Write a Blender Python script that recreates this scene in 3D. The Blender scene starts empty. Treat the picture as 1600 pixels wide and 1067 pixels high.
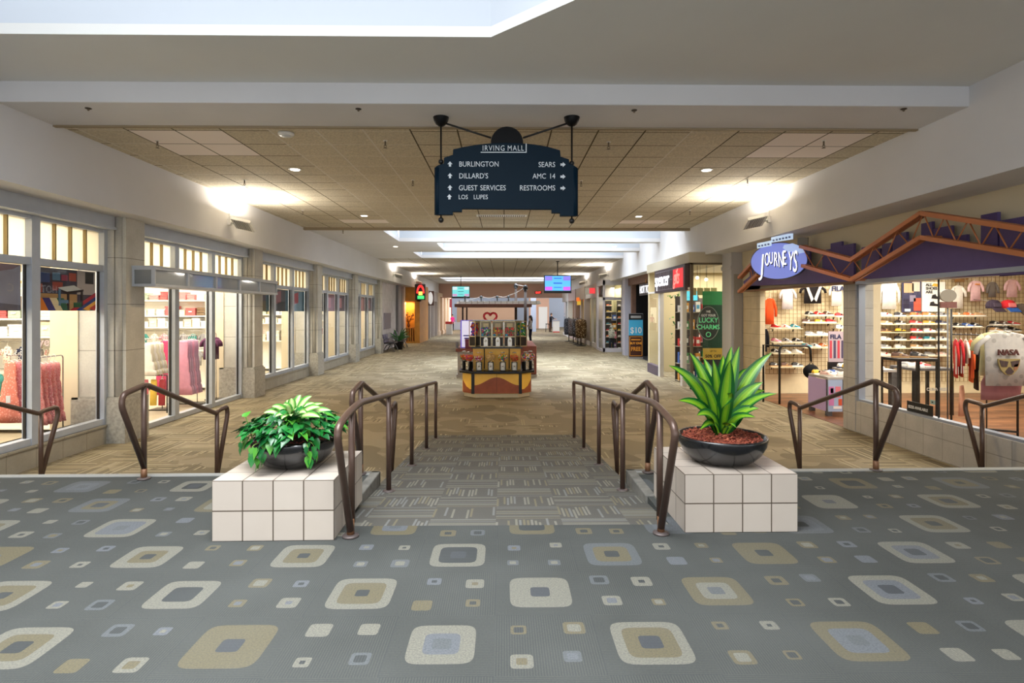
import bpy, bmesh, math, random
from mathutils import Vector, Matrix, Euler
random.seed(7)
SC = bpy.context.scene
COL = SC.collection
# ---------------------------------------------------------------- camera, world, exposure
PSI = 0.0144            # camera turned slightly to the right of the mall axis
CAMZ = 1.588
HOR = 485.0
FPX = 900.0
cam_d = bpy.data.cameras.new('camera'); cam = bpy.data.objects.new('camera', cam_d); COL.objects.link(cam)
cam.location = (0, 0, CAMZ); cam.rotation_euler = (math.pi/2, 0, -PSI)
cam_d.sensor_width = 36; cam_d.sensor_fit = 'HORIZONTAL'; cam_d.lens = FPX/1600*36
cam_d.shift_y = -(533.5-HOR)/1600; cam_d.clip_start = .05; cam_d.clip_end = 300
SC.camera = cam
W = bpy.data.worlds.new('sky'); SC.world = W; W.use_nodes = True
bg = W.node_tree.nodes['Background']; bg.inputs[0].default_value = (.94, .97, 1.0, 1); bg.inputs[1].default_value = 1.9
SC.view_settings.view_transform = 'Standard'; SC.view_settings.look = 'None'; SC.view_settings.gamma = 1
SC.view_settings.use_curve_mapping = False; SC.view_settings.exposure = 0.52
SC.cycles.max_bounces = 7; SC.cycles.transparent_max_bounces = 16; SC.cycles.sample_clamp_indirect = 6
def area(name, loc, size, power, col=(1,1,1), rot=(0,0,0), sy=None, spread=None):
    l = bpy.data.lights.new(name, 'AREA'); l.energy = power; l.color = col; l.size = size
    if sy: l.shape = 'RECTANGLE'; l.size_y = sy
    if spread: l.spread = spread
    o = bpy.data.objects.new(name, l); COL.objects.link(o); o.location = loc; o.rotation_euler = rot
    return o
DAY = (.93, .97, 1.0); WARM = (1.0, .84, .62); CREAM = (1.0, .93, .80)
area('skylight_front', (-1.5, 1.8, 5.9), 4.0, 300, DAY, sy=4.0, spread=1.9)
for k_, (yy, pw) in enumerate(((18.05, 260), (21.05, 240), (24.1, 250))):
    area('skylight_bay', (.9, yy, 5.25), 7.2, pw, (.80, .90, 1.0), sy=1.3, spread=1.7)
area('skylight_far', (0, 43, 4.95), 7, 500, (.88, .94, 1.0), sy=3.0, spread=1.8)
area('skylight_court', (0, 56, 5.6), 10, 900, (1, .95, .92), sy=8)
# shop ceiling lighting
area('left_shop_light', (-8.2, 6.8, 2.95), 3.4, 276, CREAM, sy=4)
area('left_shop_light', (-8.2, 12.0, 2.95), 3.4, 299, CREAM, sy=4)
area('left_shop_light', (-8.4, 17.5, 2.95), 3.4, 276, CREAM, sy=5)
area('left_shop_light', (-8.4, 24.5, 2.95), 3.4, 276, CREAM, sy=7)
area('right_shop_light', (8.6, 7.2, 2.85), 3.6, 229, CREAM, sy=3.5)
area('right_shop_light', (8.6, 11.9, 2.85), 4.2, 270, CREAM, sy=3)
area('gift_shop_light', (6.8, 17.3, 2.8), 2.4, 138, CREAM, sy=3.6)
area('glass_shop_light', (7.0, 31.0, 2.8), 2.6, 206, CREAM, sy=3.6)
area('far_shop_light', (6.6, 40.0, 2.8), 2, 206, CREAM, sy=9)
area('far_shop_light', (-6.8, 47.0, 2.8), 2, 184, CREAM, sy=6)

# ---------------------------------------------------------------- helpers
def at(px, py, D):
    u = (px-800)/FPX; v = (HOR-py)/FPX; s, c = math.sin(PSI), math.cos(PSI)
    return Vector((D*(s+u*c), D*(c-u*s), CAMZ+v*D))
def xat(px, D): return at(px, HOR, D).x
def zat(py, D): return CAMZ+(HOR-py)/FPX*D
def lin(c): return tuple(((x/255)/12.92 if x/255 <= .04045 else ((x/255+.055)/1.055)**2.4) for x in c)
ORD = 'first second third fourth fifth sixth seventh eighth ninth tenth eleventh twelfth thirteenth fourteenth fifteenth sixteenth seventeenth eighteenth nineteenth twentieth'.split()
MATS = {}
def mat(name, rgb, rough=.6, metal=0, spec=.5, var=0, vscale=8, bump=0, bscale=60, emit=0, ergb=None, coat=0):
    if name in MATS: return MATS[name]
    m = bpy.data.materials.new(name); m.use_nodes = True; nt = m.node_tree; b = nt.nodes['Principled BSDF']
    c = lin(rgb)+(1,)
    b.inputs['Base Color'].default_value = c; b.inputs['Roughness'].default_value = rough
    b.inputs['Metallic'].default_value = metal; b.inputs['Specular IOR Level'].default_value = spec
    if coat: b.inputs['Coat Weight'].default_value = coat
    if emit:
        b.inputs['Emission Color'].default_value = lin(ergb or rgb)+(1,); b.inputs['Emission Strength'].default_value = emit
    if var or bump:
        tc = nt.nodes.new('ShaderNodeTexCoord'); n = nt.nodes.new('ShaderNodeTexNoise')
        n.inputs['Scale'].default_value = vscale; n.inputs['Detail'].default_value = 5; nt.links.new(tc.outputs['Object'], n.inputs['Vector'])
        if var:
            r = nt.nodes.new('ShaderNodeValToRGB'); r.color_ramp.elements[0].position = .3; r.color_ramp.elements[1].position = .7
            r.color_ramp.elements[0].color = tuple(x*(1-var) for x in c[:3])+(1,); r.color_ramp.elements[1].color = tuple(min(1, x*(1+var)) for x in c[:3])+(1,)
            nt.links.new(n.outputs[0], r.inputs[0]); nt.links.new(r.outputs[0], b.inputs['Base Color'])
        if bump:
            n2 = nt.nodes.new('ShaderNodeTexNoise'); n2.inputs['Scale'].default_value = bscale; nt.links.new(tc.outputs['Object'], n2.inputs['Vector'])
            bp = nt.nodes.new('ShaderNodeBump'); bp.inputs['Strength'].default_value = bump; bp.inputs['Distance'].default_value = .01
            nt.links.new(n2.outputs[0], bp.inputs['Height']); nt.links.new(bp.outputs[0], b.inputs['Normal'])
    MATS[name] = m; return m
class NT:
    """tiny expression helper for shader maths"""
    def __init__(s, name):
        s.m = bpy.data.materials.new(name); s.m.use_nodes = True; s.t = s.m.node_tree; s.b = s.t.nodes['Principled BSDF']; MATS[name] = s.m
    def put(s, sock, v):
        if isinstance(v, bpy.types.NodeSocket): s.t.links.new(v, sock)
        else: sock.default_value = v
    def M(s, op, a, b=None, c=None):
        n = s.t.nodes.new('ShaderNodeMath'); n.operation = op
        for i, v in enumerate((a, b, c)):
            if v is not None: s.put(n.inputs[i], v)
        return n.outputs[0]
    def xyz(s):
        tc = s.t.nodes.new('ShaderNodeTexCoord'); sp = s.t.nodes.new('ShaderNodeSeparateXYZ'); s.t.links.new(tc.outputs['Object'], sp.inputs[0])
        s.obj = tc.outputs['Object']; return sp.outputs
    def comb(s, x, y, z=0):
        n = s.t.nodes.new('ShaderNodeCombineXYZ')
        for i, v in enumerate((x, y, z)): s.put(n.inputs[i], v)
        return n.outputs[0]
    def white(s, x, y, z=0):
        n = s.t.nodes.new('ShaderNodeTexWhiteNoise'); s.t.links.new(s.comb(x, y, z), n.inputs['Vector'])
        return n.outputs['Value']
    def noise(s, vec, scale, detail=3):
        n = s.t.nodes.new('ShaderNodeTexNoise'); n.inputs['Scale'].default_value = scale; n.inputs['Detail'].default_value = detail
        s.t.links.new(vec, n.inputs['Vector']); return n.outputs[0]
    def mix(s, f, a, b):
        n = s.t.nodes.new('ShaderNodeMix'); n.data_type = 'RGBA'
        s.put(n.inputs[0], f); s.put(n.inputs[6], a); s.put(n.inputs[7], b); return n.outputs[2]
    def pick(s, f, cols):
        n = s.t.nodes.new('ShaderNodeValToRGB'); n.color_ramp.interpolation = 'CONSTANT'; e = n.color_ramp.elements
        while len(e) < len(cols): e.new(.5)
        for i, c in enumerate(cols): e[i].position = i/len(cols); e[i].color = lin(c)+(1,)
        s.t.links.new(f, n.inputs[0]); return n.outputs[0]
    def lt(s, a, b): return s.M('LESS_THAN', a, b)
    def done(s, col, rough=.9, bump=None, bs=.3, bd=.004, spec=.2):
        s.put(s.b.inputs['Base Color'], col); s.b.inputs['Roughness'].default_value = rough; s.b.inputs['Specular IOR Level'].default_value = spec
        if bump is not None:
            bp = s.t.nodes.new('ShaderNodeBump'); bp.inputs['Strength'].default_value = bs; bp.inputs['Distance'].default_value = bd
            s.t.links.new(bump, bp.inputs['Height']); s.t.links.new(bp.outputs[0], s.b.inputs['Normal'])
        return s.m
def glass(name, tint=(.96, .98, .97), refl=1.0):
    m = bpy.data.materials.new(name); m.use_nodes = True; nt = m.node_tree; nt.nodes.clear()
    o = nt.nodes.new('ShaderNodeOutputMaterial'); t = nt.nodes.new('ShaderNodeBsdfTransparent'); t.inputs[0].default_value = tint+(1,)
    g = nt.nodes.new('ShaderNodeBsdfGlossy'); g.inputs['Roughness'].default_value = 0; g.inputs[0].default_value = (1, 1, 1, 1)
    f = nt.nodes.new('ShaderNodeLayerWeight'); f.inputs[0].default_value = .5; pw = nt.nodes.new('ShaderNodeMath'); pw.operation = 'POWER'; pw.inputs[1].default_value = 3.5; nt.links.new(f.outputs['Facing'], pw.inputs[0])
    mu = nt.nodes.new('ShaderNodeMath'); mu.operation = 'MULTIPLY_ADD'; mu.inputs[1].default_value = .45*refl; mu.inputs[2].default_value = .035*refl
    nt.links.new(pw.outputs[0], mu.inputs[0])
    x = nt.nodes.new('ShaderNodeMixShader'); nt.links.new(mu.outputs[0], x.inputs[0]); nt.links.new(t.outputs[0], x.inputs[1]); nt.links.new(g.outputs[0], x.inputs[2])
    nt.links.new(x.outputs[0], o.inputs[0]); MATS[name] = m; return m

class MB:
    def __init__(s): s.v = []; s.f = []; s.mi = []; s.sm = []; s.cur = 0
    def add(s, vs, fs, smooth=False, mi=None):
        o = len(s.v); s.v += [tuple(p) for p in vs]
        for f in fs: s.f.append([i+o for i in f]); s.mi.append(s.cur if mi is None else mi); s.sm.append(bool(smooth))
        return s
    def box(s, x0, x1, y0, y1, z0, z1, mi=None):
        v = [(x, y, z) for z in (z0, z1) for y in (y0, y1) for x in (x0, x1)]
        return s.add(v, [(0,2,3,1),(4,5,7,6),(0,1,5,4),(2,6,7,3),(0,4,6,2),(1,3,7,5)], False, mi)
    def obox(s, c, size, R=None, mi=None):
        R = R or Matrix.Identity(3); c = Vector(c)
        v = [c+R@Vector((x*size[0]/2, y*size[1]/2, z*size[2]/2)) for z in (-1,1) for y in (-1,1) for x in (-1,1)]
        return s.add(v, [(0,2,3,1),(4,5,7,6),(0,1,5,4),(2,6,7,3),(0,4,6,2),(1,3,7,5)], False, mi)
    def quad(s, *p, mi=None): return s.add(p, [tuple(range(len(p)))], False, mi)
    def prism(s, pts, plane, a, b, mi=None):
        def P(p, t):
            return {'xz': (p[0], t, p[1]), 'yz': (t, p[0], p[1]), 'xy': (p[0], p[1], t)}[plane]
        n = len(pts); v = [P(p, a) for p in pts]+[P(p, b) for p in pts]
        return s.add(v, [tuple(range(n))[::-1], tuple(range(n, 2*n))]+[(i, (i+1) % n, n+(i+1) % n, n+i) for i in range(n)], False, mi)
    def tube(s, pts, r, seg=10, closed=False, mi=None, smooth=True):
        P = [Vector(p) for p in pts]; n = len(P); rs = r if isinstance(r, (list, tuple)) else [r]*n
        T = []
        for i in range(n):
            a = P[i-1] if (i > 0 or closed) else P[i]; b = P[(i+1) % n] if (i < n-1 or closed) else P[i]
            t = (b-a); T.append(t.normalized() if t.length > 1e-9 else Vector((0, 0, 1)))
        up = Vector((0, 0, 1)) if abs(T[0].z) < .9 else Vector((1, 0, 0))
        N = T[0].cross(up).normalized(); vs = []
        for i in range(n):
            N = (N-T[i]*N.dot(T[i])).normalized(); B = T[i].cross(N)
            for k in range(seg):
                a = 2*math.pi*k/seg; vs.append(P[i]+(N*math.cos(a)+B*math.sin(a))*rs[i])
        fs = [(i*seg+k, i*seg+(k+1) % seg, ((i+1) % n)*seg+(k+1) % seg, ((i+1) % n)*seg+k) for i in range(n if closed else n-1) for k in range(seg)]
        s.add(vs, fs, smooth, mi)
        if not closed:
            o = len(s.v)-len(vs)
            for f in ([o+k for k in range(seg)][::-1], [o+(n-1)*seg+k for k in range(seg)]):
                s.f.append(f); s.mi.append(s.cur if mi is None else mi); s.sm.append(False)
        return s
    def lathe(s, prof, c=(0,0,0), seg=24, mi=None, smooth=True, sx=1, sy=1, R=None):
        c = Vector(c); vs = []; n = len(prof)
        for r, z in prof:
            for k in range(seg):
                a = 2*math.pi*k/seg; p = Vector((r*math.cos(a)*sx, r*math.sin(a)*sy, z)); vs.append(c+(R@p if R else p))
        fs = [(i*seg+k, i*seg+(k+1) % seg, (i+1)*seg+(k+1) % seg, (i+1)*seg+k) for i in range(n-1) for k in range(seg)]
        fs += [tuple(range(seg))[::-1], tuple((n-1)*seg+k for k in range(seg))]
        return s.add(vs, fs, smooth, mi)
    def ball(s, c, r, seg=12, rings=8, mi=None, R=None):
        rr = r if isinstance(r, (list, tuple)) else (r, r, r)
        prof = [(max(1e-4, math.sin(math.pi*i/rings)), -math.cos(math.pi*i/rings)) for i in range(rings+1)]
        c = Vector(c); vs = []
        for q, z in prof:
            for k in range(seg):
                a = 2*math.pi*k/seg; p = Vector((q*math.cos(a)*rr[0], q*math.sin(a)*rr[1], z*rr[2])); vs.append(c+(R@p if R else p))
        return s.add(vs, [(i*seg+k, i*seg+(k+1) % seg, (i+1)*seg+(k+1) % seg, (i+1)*seg+k) for i in range(rings) for k in range(seg)], True, mi)
    def text(s, txt, size, loc, R=None, depth=.004, align='LEFT', mi=None, sx=1.0, shear=0, bold=0, space=1.0):
        cu = bpy.data.curves.new('t', 'FONT'); cu.body = txt; cu.size = size; cu.extrude = depth/2; cu.align_x = align; cu.resolution_u = 3
        cu.shear = shear; cu.offset = bold; cu.space_character = space
        o = bpy.data.objects.new('t', cu); COL.objects.link(o)
        me = bpy.data.meshes.new_from_object(o.evaluated_get(bpy.context.evaluated_depsgraph_get()))
        R = R or RF; loc = Vector(loc)
        s.add([loc+R@Vector((v.co.x*sx, v.co.y, v.co.z)) for v in me.vertices], [tuple(p.vertices) for p in me.polygons], False, mi)
        bpy.data.objects.remove(o); bpy.data.curves.remove(cu); bpy.data.meshes.remove(me); return s
    def mesh(s, name, mats):
        me = bpy.data.meshes.new(name); me.from_pydata(s.v, [], s.f)
        for m in (mats if isinstance(mats, (list, tuple)) else [mats]): me.materials.append(m)
        me.polygons.foreach_set('material_index', s.mi); me.polygons.foreach_set('use_smooth', s.sm)
        bm = bmesh.new(); bm.from_mesh(me); bmesh.ops.recalc_face_normals(bm, faces=bm.faces); bm.to_mesh(me); bm.free(); me.update(); return me
    def build(s, name, mats, parent=None, bevel=0, loc=None, label=None, rz=0):
        o = bpy.data.objects.new(name, s.mesh(name, mats)); COL.objects.link(o)
        if parent: o.parent = parent
        if loc: o.location = loc
        if rz: o.rotation_euler.z = rz
        if bevel:
            b = o.modifiers.new('b', 'BEVEL'); b.width = bevel; b.segments = 2; b.limit_method = 'ANGLE'
        if label: o['label'] = label
        return o
# orientation matrices for lettering: RF faces the camera side (-y), RL faces +x (left wall), RR faces -x (right wall)
RF = Matrix(((1,0,0),(0,0,-1),(0,1,0)))
RL = Matrix.Rotation(math.pi/2, 3, 'Z')@RF
RR = Matrix.Rotation(-math.pi/2, 3, 'Z')@RF
def RY(a): return Matrix.Rotation(a, 3, 'Z')@RF
def tag(o, label, cat, group=None, kind=None):
    o['label'] = label; o['category'] = cat
    if group: o['group'] = group
    if kind: o['kind'] = kind
    return o
def thing(name, label, cat, loc=(0,0,0), rz=0, group=None):
    o = bpy.data.objects.new(name, None); COL.objects.link(o); o.location = loc; o.rotation_euler = (0, 0, rz); o.empty_display_size = .1
    return tag(o, label, cat, group)
def struct(o, label=None):
    o['kind'] = 'structure'
    if label: o['label'] = label
    return o
def dup(root, loc, rz=None, label=None, group=None, scale=None):
    r = root.copy(); COL.objects.link(r); r.location = loc
    if rz is not None: r.rotation_euler.z = rz
    if scale: r.scale = (scale,)*3 if not isinstance(scale, tuple) else scale
    if label: r['label'] = label
    if group: r['group'] = group
    for ch in list(root.children):
        c = ch.copy(); COL.objects.link(c); c.parent = r
        for g in list(ch.children):
            d = g.copy(); COL.objects.link(d); d.parent = c
    return r
def fillet(pts, rad, n=6):
    P = [Vector(p) for p in pts]; out = [P[0]]
    for i in range(1, len(P)-1):
        a = (P[i-1]-P[i]); b = (P[i+1]-P[i]); r = min(rad, a.length*.45, b.length*.45)
        p0 = P[i]+a.normalized()*r; p1 = P[i]+b.normalized()*r
        for k in range(n+1):
            t = k/n; out.append(p0*(1-t)**2+P[i]*2*t*(1-t)+p1*t*t)
    out.append(P[-1]); return out
# ---------------------------------------------------------------- surface materials
ZL = -.48               # lower mall floor, the near landing is z = 0
XL, XR = -6.25, 6.0
CY = [4.42, 9.07, 13.73, 18.39, 23.05, 27.71]; CW = .55
plaster = mat('plaster_white', (215, 214, 216), .85, spec=.2, var=.03, vscale=1.2)
plaster_g = mat('plaster_warm', (222, 222, 219), .9, spec=.2, var=.03, vscale=.8)
cream_w = mat('wall_cream', (206, 194, 166), .85, spec=.2)
stone = None
def make_stone(name, c, dark, z0, step, horizontal=True, xs=None):
    s = NT(name); o = s.xyz(); n = s.noise(s.obj, 3.5, 6); n2 = s.noise(s.obj, 40, 2)
    col = s.mix(s.M('MULTIPLY_ADD', n, 1.6, -.3), lin(tuple(x*.9 for x in c))+(1,), lin(tuple(min(255, x*1.06) for x in c))+(1,))
    col = s.mix(s.M('MULTIPLY', n2, .25), col, lin(dark)+(1,))
    g = s.lt(s.M('FLOORED_MODULO', s.M('SUBTRACT', o[2], z0), step), .012)
    if xs:
        g = s.M('MAXIMUM', g, s.lt(s.M('FLOORED_MODULO', s.M('ADD', o[1], .13), xs), .01))
    return s.done(s.mix(s.M('MULTIPLY', g, .7), col, lin(dark)+(1,)), .55, spec=.35)
stone = make_stone('limestone', (200, 196, 186), (110, 106, 96), .23, .725)
granite = mat('granite_base', (164, 160, 150), .5, var=.22, vscale=22)
plinth_m = make_stone('plinth_stone', (166, 160, 146), (110, 104, 92), ZL-.02, .6, xs=.46)
tile_tan = make_stone('tan_tile', (192, 176, 146), (128, 112, 88), ZL, .30, xs=.30)
frame_m = mat('window_frame_metal', (178, 184, 194), .4, metal=.15, var=.04)
bronze_m = mat('bronze_bar', (150, 132, 92), .4, metal=.5)
dark_seal = mat('dark_seal', (38, 34, 32), .6)
pane_m = glass('shop_glass', (.97, .985, .975), .8)
fm_ = NT('frosted_cream'); tl_ = fm_.t.nodes.new('ShaderNodeBsdfTranslucent'); tl_.inputs[0].default_value = (.92, .88, .78, 1); mx_ = fm_.t.nodes.new('ShaderNodeMixShader'); mx_.inputs[0].default_value = .3
fm_.put(fm_.b.inputs['Base Color'], lin((236, 228, 206))+(1,)); fm_.t.links.new(tl_.outputs[0], mx_.inputs[1]); fm_.t.links.new(fm_.b.outputs[0], mx_.inputs[2]); fm_.t.links.new(mx_.outputs[0], fm_.t.nodes['Material Output'].inputs[0]); frost_m = fm_.m
black_m = mat('black_metal', (16, 17, 20), .35, spec=.5)
white_m = mat('white_paint', (228, 228, 226), .5)

# foreground carpet with rounded squares
s = NT('square_carpet'); o = s.xyz(); T = .5
u = s.M('DIVIDE', s.M('ADD', o[0], .045), T); v = s.M('DIVIDE', o[1], T)
iu, iv = s.M('FLOOR', u), s.M('FLOOR', v); fu, fv = s.M('FRACT', u), s.M('FRACT', v)
odd = s.M('FLOORED_MODULO', s.M('ADD', iu, iv), 2.0)
def sdist(ax, ay): return s.M('POWER', s.M('ADD', s.M('POWER', s.M('ABSOLUTE', ax), 6.0), s.M('POWER', s.M('ABSOLUTE', ay), 6.0)), 1/6)
dB = sdist(s.M('SUBTRACT', fu, .5), s.M('SUBTRACT', fv, .5))
r1, r2, r3, r4 = (s.white(iu, iv, k) for k in (1.0, 2.0, 3.0, 4.0))
CR, OL, GB, CP, BG = (116, 113, 102), (98, 90, 67), (86, 89, 91), (52, 54, 54), (94, 97, 102)
outer = s.pick(r1, [CR, OL, CR, OL, CR, GB]); midc = s.pick(r2, [OL, BG, OL, CR, BG, CP]); inn = s.pick(r3, [CP, GB, CP, (60, 62, 66)])
Ro = s.M('MULTIPLY_ADD', r4, .04, .315); Rm = s.M('MULTIPLY', Ro, s.M('MULTIPLY_ADD', r4, .2, .52)); Ri = s.M('MULTIPLY_ADD', r3, .04, .07)
su, sv = s.M('MULTIPLY', fu, 2.0), s.M('MULTIPLY', fv, 2.0); hu, hv = s.M('FLOOR', su), s.M('FLOOR', sv)
ku, kv = s.M('ADD', s.M('MULTIPLY', iu, 2.0), hu), s.M('ADD', s.M('MULTIPLY', iv, 2.0), hv)
q1, q2, q3, q4 = (s.white(ku, kv, k) for k in (11.0, 12.0, 13.0, 14.0))
dS = sdist(s.M('SUBTRACT', s.M('FRACT', su), s.M('MULTIPLY_ADD', q1, .2, .4)), s.M('SUBTRACT', s.M('FRACT', sv), s.M('MULTIPLY_ADD', q2, .2, .4)))
So = s.M('MULTIPLY_ADD', q3, .10, .135); Si = s.M('MULTIPLY', So, s.M('MULTIPLY_ADD', q4, .35, .3))
souter = s.pick(q4, [CR, BG, OL, CR, GB, OL]); sinner = s.pick(q2, [OL, CP, CR, CP, BG])
w = s.M('FLOORED_MODULO', s.M('ADD', s.M('MULTIPLY', o[1], s.M('SUBTRACT', 1.0, odd)), s.M('MULTIPLY', o[0], odd)), .0125)
line = s.lt(w, .0055)
nz = s.noise(s.obj, 110, 5); nw = s.noise(s.obj, 1.1, 3)
base = s.mix(line, lin((71, 72, 68))+(1,), lin((45, 47, 45))+(1,))
big = s.mix(s.lt(dB, Ro), base, outer); big = s.mix(s.lt(dB, Rm), big, midc); big = s.mix(s.lt(dB, Ri), big, inn)
sm = s.mix(s.lt(dS, So), base, souter); sm = s.mix(s.lt(dS, Si), sm, sinner)
col = s.mix(odd, big, sm)
col = s.mix(s.M('MULTIPLY', line, .22), col, lin((92, 96, 96))+(1,))
seam = s.M('MAXIMUM', s.lt(fu, .006), s.lt(fv, .006))
col = s.mix(s.M('MULTIPLY', seam, .35), col, lin((60, 63, 64))+(1,))
col = s.mix(s.M('MULTIPLY_ADD', nz, 1.3, -.45), col, lin((52, 55, 56))+(1,))
col = s.mix(s.M('MULTIPLY', s.M('MULTIPLY_ADD', nw, 1.6, -.55), .28), col, lin((108, 110, 108))+(1,))
carpet_sq = s.done(col, .95, s.M('ADD', nz, line), .35)

# striped ramp carpet
s = NT('ramp_carpet'); o = s.xyz()
u = s.M('DIVIDE', s.M('ADD', o[0], .06), .5); v = s.M('DIVIDE', o[1], .37); iu, iv = s.M('FLOOR', u), s.M('FLOOR', v); fu, fv = s.M('FRACT', u), s.M('FRACT', v)
odd = s.M('FLOORED_MODULO', s.M('ADD', iu, iv), 2.0)
a = s.M('ADD', s.M('MULTIPLY', odd, fu), s.M('MULTIPLY', s.M('SUBTRACT', 1.0, odd), fv)); b = s.M('ADD', s.M('MULTIPLY', odd, fv), s.M('MULTIPLY', s.M('SUBTRACT', 1.0, odd), fu))
k = s.M('FLOOR', s.M('MULTIPLY', a, 17.0)); rr = s.white(k, s.M('ADD', iu, s.M('MULTIPLY', iv, 31.0)), 3.0)
l0 = s.M('MULTIPLY', s.M('MULTIPLY', s.white(k, iu, 7.0), .35), odd); on = s.M('MULTIPLY', s.M('GREATER_THAN', b, l0), s.lt(b, s.M('ADD', l0, s.M('MULTIPLY_ADD', odd, -.5, 1.2))))
on = s.M('MULTIPLY', on, s.M('GREATER_THAN', rr, .36)); gap = s.lt(s.M('FRACT', s.M('MULTIPLY', a, 17.0)), .6)
stc = s.pick(s.white(k, iv, 5.0), [(120, 117, 108), (110, 103, 85), (112, 112, 110), (118, 115, 104)])
fine = s.lt(s.M('FLOORED_MODULO', s.M('ADD', o[0], o[1]), .0125), .005)
base = s.mix(fine, lin((90, 88, 82))+(1,), lin((72, 70, 66))+(1,))
nz = s.noise(s.obj, 220, 2)
col = s.mix(s.M('MULTIPLY', on, gap), base, stc); col = s.mix(s.M('MULTIPLY_ADD', nz, .5, -.1), col, lin((66, 66, 66))+(1,))
carpet_ramp = s.done(col, .95, nz, .3)

# khaki carpet of the lower mall: patches, short stripe bundles
s = NT('khaki_carpet'); o = s.xyz()
u = s.M('DIVIDE', o[0], .61); v = s.M('DIVIDE', o[1], .61); iu, iv = s.M('FLOOR', u), s.M('FLOOR', v); fu, fv = s.M('FRACT', u), s.M('FRACT', v)
odd = s.M('FLOORED_MODULO', s.M('ADD', iu, iv), 2.0)
a = s.M('ADD', s.M('MULTIPLY', odd, fu), s.M('MULTIPLY', s.M('SUBTRACT', 1.0, odd), fv)); b = s.M('ADD', s.M('MULTIPLY', odd, fv), s.M('MULTIPLY', s.M('SUBTRACT', 1.0, odd), fu))
k = s.M('FLOOR', s.M('MULTIPLY', a, 15.0)); rr = s.white(k, s.M('ADD', iu, s.M('MULTIPLY', iv, 17.0)), 3.0)
gap = s.lt(s.M('FRACT', s.M('MULTIPLY', a, 15.0)), .55)
patch = s.noise(s.comb(s.M('MULTIPLY', o[0], .8), s.M('MULTIPLY', o[1], 1.0), 0), 1.5, 2)
patch2 = s.noise(s.comb(o[0], o[1], 4.0), 1.7, 1)
base = s.mix(s.M('GREATER_THAN', patch2, .5), lin((116, 104, 82))+(1,), lin((131, 120, 98))+(1,))
base = s.mix(s.lt(s.noise(s.comb(o[0], o[1], 9.0), 1.3, 1), .42), base, lin((105, 94, 73))+(1,))
edge = s.M('GREATER_THAN', s.M('ABSOLUTE', o[0]), 4.6)
thr = s.M('SUBTRACT', .56, s.M('MULTIPLY', edge, .4))
on = s.M('MULTIPLY', s.M('MULTIPLY', s.M('GREATER_THAN', rr, .42), gap), s.M('GREATER_THAN', patch, thr))
col = s.mix(on, base, s.pick(rr, [(146, 134, 106), (156, 147, 124), (90, 80, 60), (160, 150, 124), (150, 138, 108)]))
nz = s.noise(s.obj, 130, 2)
col = s.mix(s.M('MULTIPLY_ADD', nz, .5, -.1), col, lin((84, 73, 52))+(1,))
carpet_k = s.done(col, .8, nz, .25, spec=.35)

# acoustic tile ceiling
def make_tiles(name, c, patch):
    s = NT(name); o = s.xyz()
    gx = s.M('FLOORED_MODULO', o[0], .61); gy = s.M('FLOORED_MODULO', s.M('SUBTRACT', o[1], 7.51), .61)
    g = s.M('MAXIMUM', s.lt(gx, .020), s.lt(gy, .020))
    n = s.noise(s.obj, 45, 5); r = s.white(s.M('FLOOR', s.M('DIVIDE', o[0], .61)), s.M('FLOOR', s.M('DIVIDE', s.M('SUBTRACT', o[1], 7.51), .61)), 2.0)
    base = s.mix(s.M('MULTIPLY_ADD', n, 2.2, -.75), lin(tuple(x*.84 for x in c))+(1,), lin(tuple(x*1.06 for x in c))+(1,))
    base = s.mix(s.M('MULTIPLY', r, .25), base, lin(tuple(x*.8 for x in c))+(1,))
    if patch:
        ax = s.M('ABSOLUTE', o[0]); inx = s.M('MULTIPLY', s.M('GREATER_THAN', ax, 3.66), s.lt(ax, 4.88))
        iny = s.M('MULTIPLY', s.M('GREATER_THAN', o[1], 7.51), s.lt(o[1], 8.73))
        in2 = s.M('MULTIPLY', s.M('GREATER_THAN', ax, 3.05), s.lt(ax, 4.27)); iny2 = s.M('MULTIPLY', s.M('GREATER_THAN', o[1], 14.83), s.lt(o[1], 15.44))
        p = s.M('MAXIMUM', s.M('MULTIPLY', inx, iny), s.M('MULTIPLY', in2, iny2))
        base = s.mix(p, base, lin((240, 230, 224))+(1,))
    gl = s.pick(s.white(s.M('FLOOR', s.M('DIVIDE', o[0], .61)), 4.0, 1.0), [(76, 66, 50), (74, 64, 48), (214, 208, 198), (78, 68, 52)])
    return s.done(s.mix(s.M('MULTIPLY', g, .95), base, gl), .95, n, .25, spec=.1)
tiles_m = make_tiles('ceiling_tiles', (218, 207, 184), True)

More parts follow.
